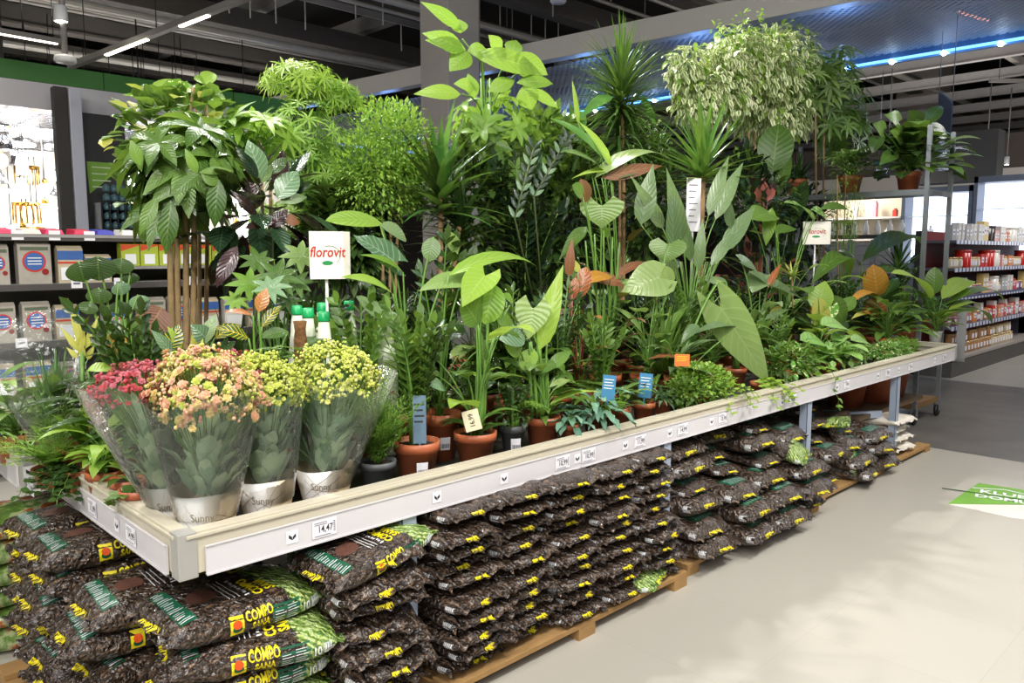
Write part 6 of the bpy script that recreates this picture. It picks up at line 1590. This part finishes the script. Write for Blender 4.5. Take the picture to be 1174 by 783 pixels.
for z,xs_ in ((1.66,(.56,.78,1.0,1.6,1.82,2.1)),(1.33,(.9,1.18,1.72,1.98,2.25)),(.94,(.54,.86,1.3,1.8))):
    for x in xs_:
        mb=MB(); mb.box((-.035,-.002,-.045),(.035,0,.02)); mb.box((-.02,0,-.02),(.02,.012,0)); o=mb.build('price_card',M_paper,smooth=False); o.location=(x,SY-.016,z)
        tag(o,'small price card on the %s edge of the seed shelf, %s from the left'%({1.66:'top',1.33:'second',.94:'third'}[z],ORD[xs_.index(x)]),'price card','price cards on the seed shelf')
        mb=MB(); put_rect(mb,lambda a,b:Vector((a,-.003,b)),-.022,-.02,.022,-.006,1,1); mb.build('card_print',M_inkg,o,smooth=False)
mb=MB(); mb.lathe([(0,0),(.07,0),(.085,.04),(.075,.10),(.04,.125),(0,.13)],n=20); o=mb.build('terracotta_ball',plain('tan_clay','a8744c',.7),None); o.location=(1.62,SY+.14,1.656); tag(o,'round tan clay object on top of the shelf below the green triangle sign','ornament')
# ================================================================ LAMP SHOP
mb=MB(); mb.box((-2,15.5,0),(9,15.6,4.8)); tag(mb.build('trim_90',plain('white_shop_backwall','efe9df',.6),smooth=False),kind='structure')
mb=MB(); mb.box((-1,14.6,1.0),(9,15.1,1.05)); tag(mb.build('trim_91',M_galv,smooth=False),kind='structure')
e_w=emis('warm_white_glow','fff3dd',9); e_c=emis('cool_white_glow','eef4ff',8); e_a=emis('amber_glow','ffd79a',5); M_brass=plain('polished_brass','c9a04a',.2,.9); M_chr=plain('chrome','c8c8cc',.15,.9)
def pend(kind):
    root=empty('pendant_lamp',(0,0,0),0)
    mb=MB(); mb.tube([(0,0,.18),(0,0,1.4)],.008,5); mb.build('cord',M_blk,root)
    if kind==0:
        mb=MB(); mb.ball((0,0,0),.12,14,9); mb.build('glass_globe',e_w,root); mb=MB(); mb.lathe([(.05,.10),(.05,.16),(.02,.2),(0,.2)],n=12); mb.build('cap',M_brass,root)
    elif kind==1:
        mb=MB(); mb.lathe([(.05,.16),(.18,-.08),(.17,-.08),(.045,.14)],n=18); mb.build('shade',M_chr,root); mb=MB(); mb.ball((0,0,-.02),.07,10,6); mb.build('bulb',e_c,root)
    elif kind==2:
        mb=MB(); mb.lathe([(.20,.18),(.20,.14),(.2,.18)],n=20); 
        for j in range(14): 
            a=2*PI*j/14; mb.tube([(.19*math.cos(a),.19*math.sin(a),.16),(.19*math.cos(a),.19*math.sin(a),-.14)],.014,6)
        mb.build('hanging_rods',M_brass,root); mb=MB(); mb.ball((0,0,0),.09,10,6,(1,1,1.4)); mb.build('bulb',e_a,root)
    elif kind==3:
        mb=MB(); mb.lathe([(.07,.18),(.09,.05),(.09,-.16),(.085,-.16),(.06,.17)],n=16); mb.build('glass_cylinder',e_c,root); mb=MB(); mb.lathe([(.075,.17),(.03,.22),(0,.22)],n=14); mb.build('cap',M_chr,root)
    else:
        n=36; mb=MB(); mb.tube([(.26*math.cos(2*PI*j/n),.26*math.sin(2*PI*j/n),0) for j in range(n+1)],.02,8,False); mb.build('ring',e_c,root); 
        mb=MB(); 
        for j in range(3): mb.tube([(.26*math.cos(j*2.1),.26*math.sin(j*2.1),0),(0,0,.5)],.003,4)
        mb.build('wires',M_blk,root)
    return root
KN=['round glowing globe pendant','chrome cone pendant','brass-rodded amber pendant','glass cylinder pendant','glowing ring pendant']
PR=[pend(k) for k in range(5)]; PU=[0]*5; rl=random.Random(9); cnt={}
spots=[]
for i in range(17):
    for j in range(8):
        spots.append((2.0+i*.27+rl.uniform(-.1,.1),13.0+rl.uniform(-.8,1.8),1.9+j*.33+rl.uniform(-.12,.12)))
for (x,y,z) in spots:
    if z>3.3 and rl.random()<.4: continue
    k=rl.choice([0,1,3,2,0,3,3,0,4]) if z<3.0 else rl.choice([1,1,4,1])
    lab='%s hanging in the bright lamp shop at the far left'%KN[k]
    if PU[k]==0: o=PR[k]; o.location=(x,y,z)
    else: o=dup(PR[k],(x,y,z))
    PU[k]=1; o['label']=lab; o['category']='lamp'; o['group']=KN[k]+'s in the lamp shop'
# ring lamp visible left of the money tree
for kk_,nm in enumerate(KN):
    L_=sorted([o for o in C.objects if o.parent is None and o.get('category')=='lamp' and o.get('group')==nm+'s in the lamp shop'],key=lambda o:(o.location.x-CAM.x)/(o.location.y-CAM.y))
    for i,o in enumerate(L_): o['label']='%s hanging in the bright far-left lamp shop, %s from the left'%(nm,ORD[i])
rp=ony(163,172,12.2); o=dup(PR[4],rp); o['label']='large pale ring lamp hanging left of the money tree leaves'; o['category']='lamp'; o.scale=(1.6,1.6,1.6)
if 'group' in o: del o['group']
mb=MB()
for i in range(34): mb.bar((-2,10.7+i*.14,3.5),(9,10.7+i*.14,3.5),.02,.05)
for i in range(12): mb.bar((-1.5+i*.8,10.7,3.52),(-1.5+i*.8,15.4,3.52),.02,.05)
tag(mb.build('trim_92',M_chr,smooth=False),kind='structure')
area('lampshop_light_a',(3.2,12.2,3.3),(3.4,15,1.8),1.2,260,(1,.95,.86)); area('lampshop_light_b',(6.4,12.2,3.3),(6.4,15.3,1.8),1.2,200,(1,.95,.86))
# tall bottle shapes on a shelf in front of the glow
for i in range(16):
    x=2.3+.17*i; mb=MB(); h=.28+.1*((i*5)%3); mb.lathe([(.05,0),(.05,h*.55),(.02,h*.75),(.02,h),(0,h)],n=12); o=mb.build('table_lamp_foot',[M_chr,M_brass,plain('smoky_glass','6a7a8c',.15)][i%3]); o.location=(x,11.9,1.42+0); tag(o,'slim %s lamp foot on the low lamp shop shelf, %s from the left'%(['chrome','brass','smoky'][i%3],ORD[i]),'lamp foot','lamp feet on the lamp shop shelf')
root=empty('lamp_shop_shelf',(1.9,11.7,0),0,'low white shelf in front of the lamp shop','shelf')
mb=MB(); mb.box((0,0,1.38),(4.4,.5,1.42)); mb.build('shelf_board',plain('white_shelf_board','d9d6d0',.4),root,smooth=False)
mb=MB(); mb.box((0,.1,0),(4.4,.45,1.38)); mb.build('shelf_body',plain('grey_shelf_body','7a7672',.5),root,smooth=False,bevel=.01)
# ================================================================ RIGHT-HAND GONDOLA
GX=9.75
def m_strip():
    t=NT('label_striped_edge'); co=t.coord(); br=t.n('ShaderNodeTexBrick'); t.l(t.mapping(co,(1,1,1),(0,0,0),(PI/2,0,0)),br.inputs[0]); br.offset=0
    br.inputs['Scale'].default_value=1; br.inputs['Brick Width'].default_value=.14; br.inputs['Row Height'].default_value=.5; br.inputs['Mortar Size'].default_value=.03
    br.inputs['Color1'].default_value=lin('dfe0ea'); br.inputs['Color2'].default_value=lin('c8cbe0'); br.inputs['Mortar'].default_value=lin('4a5078'); return t.done(t.bsdf(br.outputs[0],.4))
ms_=m_strip()
root=empty('candle_gondola',(GX,1.0,0),0,'tall shop shelving full of candles and jars at the right edge','shelving unit')
mb=MB(); mb.box((0,.02,0),(6,.62,.2)); mb.box((-.0,-.0,.0),(6,.02,.19)); mb.build('plinth',plain('dark_grey_plinth','53504d',.5),root,smooth=False)
mb=MB(); mb.box((0,.0,.2),(6,.62,.235)); mb.build('base_deck',plain('pale_deck_edge','a39a92',.5),root,smooth=False)
mb=MB(); mb.box((.02,.46,.2),(6,.5,1.8)); mb.build('back_panel',plain('dark_red_panel','7a2a2c',.6),root,smooth=False)
SH=[.235,.62,.99,1.34,1.68]
for z in SH[1:]:
    mb=MB(); mb.box((.03,.04,z-.03),(6,.46,z)); mb.build('shelf_board',plain('dark_shelf_board','5a5a62',.5),root,smooth=False)
    mb=MB(); mb.box((.03,.028,z-.045),(6,.04,z+.004)); mb.build('label_edge',ms_,root,smooth=False)
mb=MB(); mb.box((-.0,.40,0),(.05,.5,1.8)); mb.box((-.0,.0,.2),(.02,.40,.24))
for j in range(20): mb.box((-.003,.43,.3+j*.07),(.0,.46,.33+j*.07))
mb.build('end_upright',plain('black_perforated_upright','35322f',.5,.3),root,smooth=False)
# goods
def g_jar(col,name='jar'):
    root=empty('candle_jar',(0,0,0)); mb=MB(); mb.lathe([(.035,0),(.042,.01),(.042,.085),(.036,.1),(.032,.1),(.034,.08)],n=16); mb.build('glass',plain(col+'_candle_glass',col,.25,0,.15,30),root); mb=MB(); mb.lathe([(0,.098),(.04,.098),(.04,.115),(0,.118)],n=16); mb.build('lid',plain('gold_jar_lid','c8a878',.3,.4),root)
    mb=MB(); put_rect(mb,lambda x,y:Vector((.0430*math.sin(x/.043),-.0430*math.cos(x/.043),.05+y)),-.03,-.025,.03,.025,6,1); mb.build('label_print',M_paper,root); return root
def g_box(col,w,h):
    root=empty('gift_box',(0,0,0)); mb=MB(); mb.box((-w/2,-.04,0),(w/2,.04,h)); mb.build('carton',plain(col+'_carton_%d'%int(h*1000),col,.5,0,.18,40),root,smooth=False,bevel=.003); mb=MB(); mb.box((-w*.3,-.0415,h*.35),(w*.3,-.04,h*.75)); mb.build('label_print',M_paper,root,smooth=False); mb=MB(); mb.box((-w*.2,-.0425,h*.5),(w*.2,-.0415,h*.58)); mb.build('text_lines',M_inkg,root,smooth=False); return root
def g_can(col):
    root=empty('round_tin',(0,0,0)); mb=MB(); mb.lathe([(.0,0),(.065,0),(.067,.008),(.067,.18),(.0,.18)],n=20); mb.build('tin_body',plain('tin_'+col,col,.3,0,.08),root); mb=MB(); mb.lathe([(.07,.17),(.07,.195),(0,.2)],n=20); mb.build('tin_lid',plain('tin_'+col,col,.3,0,.08),root); return root
goods={'cream jar':g_jar('d9c9a8'),'amber jar':g_jar('b98a5a'),'pink jar':g_jar('c87a94'),'purple jar':g_jar('8a5a94'),'white box':g_box('d6d2ca',.11,.20),'silver box':g_box('b0b0ae',.10,.17),'yellow box':g_box('dcc07a',.12,.24),'red box':g_box('c8342c',.10,.15),'blush box':g_box('dca49a',.10,.14),'orange box':g_box('d8864a',.11,.13),'red tin':g_can('c42a24'),'dark tin':g_can('3a3432'),'white tin':g_can('dedad2')}
gu=set(); gc={}
NAMES=['bottom','second','third','fourth','top']
def place(k,x,y,z,where,rz=0,s=1):
    pr=goods[k]
    if k not in gu: gu.add(k); o=pr; o.location=(x,y,z); o.rotation_euler=(0,0,rz); o.scale=(s,s,s)
    else: o=dup(pr,(x,y,z),(0,0,rz),(s,s,s))
    c=gc[(k,where)]=gc.get((k,where),0)+1
    o['label']="%s on the candle shelving's %s, %s of its kind from left"%(k,where,ORD[c-1]); o['category']=k.split()[1]; o['group']='%ss on the %s'%(k,where)
rows=[(4,['silver box','white box','silver box','white box','white box','yellow box','dark tin','blush box','white box','orange box','white tin'],.115,1.1),(3,['cream jar','cream jar','red tin','cream jar','cream jar','red box','red tin','white tin','blush box','cream jar','orange box'],.115,1.15),(2,['cream jar','silver box','white box','red box','pink jar','purple jar','yellow box','blush box','white tin'],.105,1.1),(1,['pink jar','blush box','amber jar','purple jar','red box','orange box','pink jar','white box'],.105,1.2)]
for ri,seq,dx,s in rows:
    n=int(4.0/dx/1.1)
    run=None
    for i in range(n):
        k=seq[(i//2)%len(seq)] if ri!=1 else seq[(i*3+i//4)%len(seq)]
        place(k,GX+.12+i*dx*1.1,1.14+rng.uniform(-.01,.02),SH[ri],NAMES[ri]+' shelf',rng.uniform(-.1,.1),s)
for i in range(22):
    for l in range(2 if i%3 else 1): place('amber jar' if i<14 else 'cream jar',GX+.16+i*.135,1.13,SH[0]+l*.1416 if False else SH[0]+l*.145,['base deck','upper base row'][l],0,1.2)
# hanging clear plastic strip on the end
root=empty('hanging_plastic_strip',(GX-.02,.985,.22),0,'crumpled clear plastic strip hanging on the end of the candle shelving','plastic strip')
mb=MB()
for i in range(9):
    for j in range(3): mb.v.append((-.0+.02*math.sin(i*1.4+j),-.01-.014*((i+j)%2),.0+i*.085)) if False else mb.v.append((-.01+.012*math.sin(i*1.4+j),-.03-.05*j,.0+i*.085))
for i in range(8):
    for j in range(2): a=i*3+j; mb.face([a,a+1,a+4,a+3])
mb.build('strip',plain('milky_plastic','cfcdc8',.25),root,solid=.003)
mb=MB(); mb.tube([(0,-.05,.7),(0.02,0,.72)],.004,6); mb.build('hook',M_galv,root)
# low rack left of it
root=empty('wire_end_rack',(GX-.02,1.65,0),0,'grey wire rack end with a dark top rail, left of the candle shelving','rack')
mb=MB(); mb.box((0,0,0),(.05,1.6,.18)); mb.build('plinth',plain('dark_grey_plinth','53504d',.5),root,smooth=False)
mb=MB(); mb.box((-.02,-.05,1.72),(.5,1.65,1.76)); mb.build('top_rail',plain('black_top_rail','2a2826',.5),root,smooth=False,bevel=.004)
mb=MB(); mb.box((0,0,.18),(.02,1.6,1.66)); mb.build('side_panel',plain('grey_side_panel','9a9a98',.4,.2),root,smooth=False)
mb=MB()
for j in range(6): mb.box((-.014,.02+j*.3,.2),(0,.08+j*.3,1.7))
for j in range(12): mb.tube([(-.01,0,.3+j*.12),(-.01,1.6,.3+j*.12)],.004,5)
mb.build('wire_grid',M_galv,root,smooth=False)
for j in range(9):
    mb=MB(); mb.lathe([(.03,0),(.035,.02),(.035,.12),(.015,.16),(.015,.19),(0,.19)],n=12); o=mb.build('white_bottle',plain('white_bottle_plastic','e2ddd4',.35)); o.location=(GX+.15,1.72+j*.15,1.76); tag(o,'white bottle standing on the top rail of the wire rack, %s from the aisle'%ORD[j],'bottle','white bottles on the wire rack')
# ================================================================ LIT SHOWCASES FAR RIGHT
def showcase(x,y0,y1,z0,z1,lab,e,items):
    root=empty('lit_showcase',(x,y0,0),0,lab,'showcase')
    w=y1-y0
    mb=MB(); mb.box((.4,0,z0),(.44,w,z1)); mb.build('glowing_back_panel',e,root,smooth=False)
    mb=MB(); mb.box((0,-.06,0),(.44,0,z1+.1)); mb.box((0,w,0),(.44,w+.06,z1+.1)); mb.box((0,-.06,z1),(.44,w+.06,z1+.1)); mb.box((0,-.06,0),(.44,w+.06,z0)); mb.build('frame',plain('blue_grey_frame','5a6270',.4,.3),root,smooth=False)
    for j in (1,2): 
        zz_=z0+(z1-z0)*j/3; mb=MB(); mb.box((.02,0,zz_),(.4,w,zz_+.012)); mb.build('glass_shelf',plain('pale_shelf_glass','c8d8e4',.15),root,smooth=False)
    for j in range(items):
        mb=MB(); yy=w*(j+.5)/items; b=z0 if j%2 else z0+(z1-z0)/3+.012; h=.14+.05*(j%3); 
        mb.lathe([(.05,0),(.06,.02),(.05,h*.7),(.02,h*.8),(.02,h),(0,h)],(.2,yy,b),12); mb.build('vase',[plain('blue_vase','5a7ab0',.3),plain('orange_vase','e0923a',.3),M_wht,M_blk][j%4],root)
    return root
e1=emis('showcase_cool_glow','dfeaff',2.6); e2_=emis('showcase_white_glow','f4f6ff',2.8)
showcase(14,2.15,3.15,1.35,2.55,'glowing white and pale blue showcase between the trolley posts',e1,4)
showcase(14,1.3,2.02,1.35,2.68,'narrow glowing showcase just right of the trolley posts',e1,3)
showcase(15.6,-1.2,1.35,1.5,2.62,'wide glowing showcase with orange vase at the right edge above the candles',e2_,9)
# colourful lit shelf (perfume-like) between plants and showcase
root=empty('lit_wall_shelf',(14.2,3.3,0),0,'warm-lit beige wall shelf with small red and white items left of the glowing showcase','wall shelf')
mb=MB(); mb.box((.4,0,1.2),(.44,1.6,2.55)); mb.build('back_panel',plain('beige_shelf_back','c2b8a0',.6),root,smooth=False)
for z in (1.3,1.75,2.15): mb=MB(); mb.box((0,0,z),(.4,1.6,z+.03)); mb.build('shelf_board',plain('white_shelf_board','d9d6d0',.4),root,smooth=False)
for j in range(12):
    z=[2.18,1.78,1.33][j%3]; mb=MB(); h=.12+.05*(j%4); mb.box((.1,.1+j*.12,z),(.2,.17+j*.12,z+h)); mb.box((.12,.115+j*.12,z+h),(.18,.155+j*.12,z+h+.03)); mb.build('small_box',[mred,M_wht,M_blk,plain('dusty_pink','d8899a',.5),mkraft][j%5],root,smooth=False,bevel=.004)
area('shelf_glow',(13.6,4.1,2.9),(14.5,4.1,1.8),.6,40,(1,.93,.85))
# dark hanging shop sign
a=onx(1004,186,13);b=onx(1020,204,13)
root=empty('hanging_shop_sign',a,0,'small dark blue hanging shop sign with pale script left of the pothos pot','sign')
w=a.y-b.y; h=a.z-b.z; mb=MB(); mb.box((-.02,-w,-h),(.02,0,0)); mb.build('board',plain('navy_sign','232a40',.5),root,smooth=False,bevel=.004)
mb=MB(); put_text(mb,'Body',planefn((-.0215,-w/2,-h/2),(0,-1,0),(0,0,1),(-1,0,0)),h*.42,.001,.9); mb.build('sign_lettering',M_wht,root,smooth=False)
mb=MB(); mb.tube([(0,-w*.2,0),(0,-w*.2,1.5)],.006,5); mb.tube([(0,-w*.8,0),(0,-w*.8,1.5)],.006,5); mb.build('wires',M_galv,root)
a=onx(1077,106,9.2);b=onx(1092,118,8.6)
root=empty('hanging_board',a,0,'thin dark board hanging on two wires above the pothos','board')
d_=b-a; mb=MB(); mb.obox(d_*.5-Z*.18,d_*.5,Vector((.012,.012,0)),Z*.19); mb.build('board',plain('dark_hanging_board','34363c',.5),root,smooth=False)
mb=MB(); mb.tube([(0,0,0),(0,0,2.0)],.005,5); mb.tube([d_,d_+Z*2.0],.005,5); mb.build('wires',M_galv,root)
for (y0,y1,z0_,z1_) in [(1.9,3.2,2.75,3.6)]:
    mb=MB(); mb.box((14.5,y0,z0_),(14.9,y1,z1_)); tag(mb.build('trim_95',plain('dark_bulkhead_box','383838',.7),smooth=False),kind='structure')
# ---------------- floor sticker
pts=[onz(*q,0) for q in [(1086,578),(1122,554),(1174,562)]]
A,B,D=pts; E=B+(D-B).normalized()*1.1; Fp=onz(1200,579,0)
root=empty('floor_sticker',A,0,'green floor sticker with white lettering at the right edge','floor sticker')
mb=MB(); q=[p-A for p in (A,B,E,Fp)]; k=mb.verts([Vector((p.x,p.y,.0022)) for p in q]+[Vector((p.x,p.y,.0002)) for p in q]); mb.face([k+3,k+2,k+1,k]); 
for i in range(4): j=(i+1)%4; mb.face([k+i,k+j,k+4+j,k+4+i])
mb.build('green_sheet',plain('green_sticker_vinyl','6fa23c',.4,0,.04),root,smooth=False)
wp=[onz(*q,0)-A for q in [(1086,578),(1200,579.5),(1215,600),(1160,594)]]
mb=MB(); k=mb.verts([Vector((p.x,p.y,.0012)) for p in wp]); mb.face([k+3,k+2,k+1,k]); mb.build('white_sheet',plain('white_sticker_vinyl','d8cfc6',.4),root,smooth=False)
u=(onz(1165,568,0)-onz(1130,563,0)).normalized(); v_=Vector((-u.y,u.x,0)); v_=v_ if v_.dot(CAM-A)<0 else -v_
cc=onz(1150,570,0)-A
f=lambda x,y:Vector((cc.x,cc.y,.0032))+u*x+v_*y
mb=MB(); put_text(mb,'KLUB',f,.105,.003,1.05,(0,.06)); put_text(mb,'DOMU',f,.10,.003,1.0,(0,-.06)); mb.build('white_lettering',M_wht,root,smooth=False)
mb=MB(); k=mb.verts([f(-.18,.12),f(0,.19),f(.2,.12),f(.19,.11),f(0,.175),f(-.17,.11)]); mb.face([k,k+5,k+4,k+1]); mb.face([k+1,k+4,k+3,k+2]); mb.build('roof_mark',M_wht,root,smooth=False)
mb=MB(); put_rect(mb,f,-.34,-.012,.34,.006,1,1); mb.build('dark_line',plain('dark_green_line','25501f',.5),root,smooth=False)
# ================================================================ SUB-PARTS: prints belong to what they are printed on
SUBR={'soil':'pot','barcode_print':'paper_sticker','tag_print':'plant_tag','arrow_mark':'arrow_sticker','label_lettering':'label_print','line_print':'paper_wrap','wrap_lettering':'paper_wrap',
'red_lettering':'sign_card','green_leaf_mark':'sign_card','oval_line':'sign_card','text_lines':('label_print','pack_body'),'title_band':'pack_body','red_ring_print':'pack_body','blue_disc_print':'pack_body','dark_red_dot':'pack_body',
'blue_band':'pack_body','pale_print':'pack_body','red_stripe':'pack_body','red_print':'pack_body','white_panel':'pack_body','wheel':'wheel_fork','sign_text_lines':'green_triangle','sign_lettering':'board','card_print':'card','label_edge':'shelf_board','shelf_edge':'shelf_board','bark_rings':'stem'}
def base(n): return n.split('.')[0]
def ctr(o):
    b=o.bound_box; return Vector([sum(v[i] for v in b)/8 for i in range(3)])
for root in [o for o in C.objects if o.parent is None]:
    ch=list(root.children)
    for c in ch:
        r=SUBR.get(base(c.name))
        if not r: continue
        names=r if isinstance(r,tuple) else (r,)
        cand=[o for o in ch if base(o.name) in names and o is not c and o.parent is root]
        if base(c.name)=='tag_print' and not cand: cand=[o for o in ch if base(o.name)=='price_tag']
        if cand:
            best=min(cand,key=lambda o:(ctr(o)-ctr(c)).length); c.parent=best
# ================================================================ CAMERA
cd=bpy.data.cameras.new('camera'); cam=bpy.data.objects.new('camera',cd); C.objects.link(cam)
cam.location=CAM; cd.sensor_fit='HORIZONTAL'; cd.sensor_width=36; cd.lens=36*FPX/1174; cd.clip_start=.05; cd.clip_end=100
fwd=Vector((FW[0]*math.cos(PITCH),FW[1]*math.cos(PITCH),-math.sin(PITCH))); cam.rotation_euler=fwd.to_track_quat('-Z','Y').to_euler()
S_=bpy.context.scene; S_.camera=cam
S_.view_settings.view_transform='Standard'; S_.view_settings.look='None'; S_.view_settings.gamma=1; S_.view_settings.use_curve_mapping=False
S_.view_settings.exposure=0.0
S_.cycles.transparent_max_bounces=32
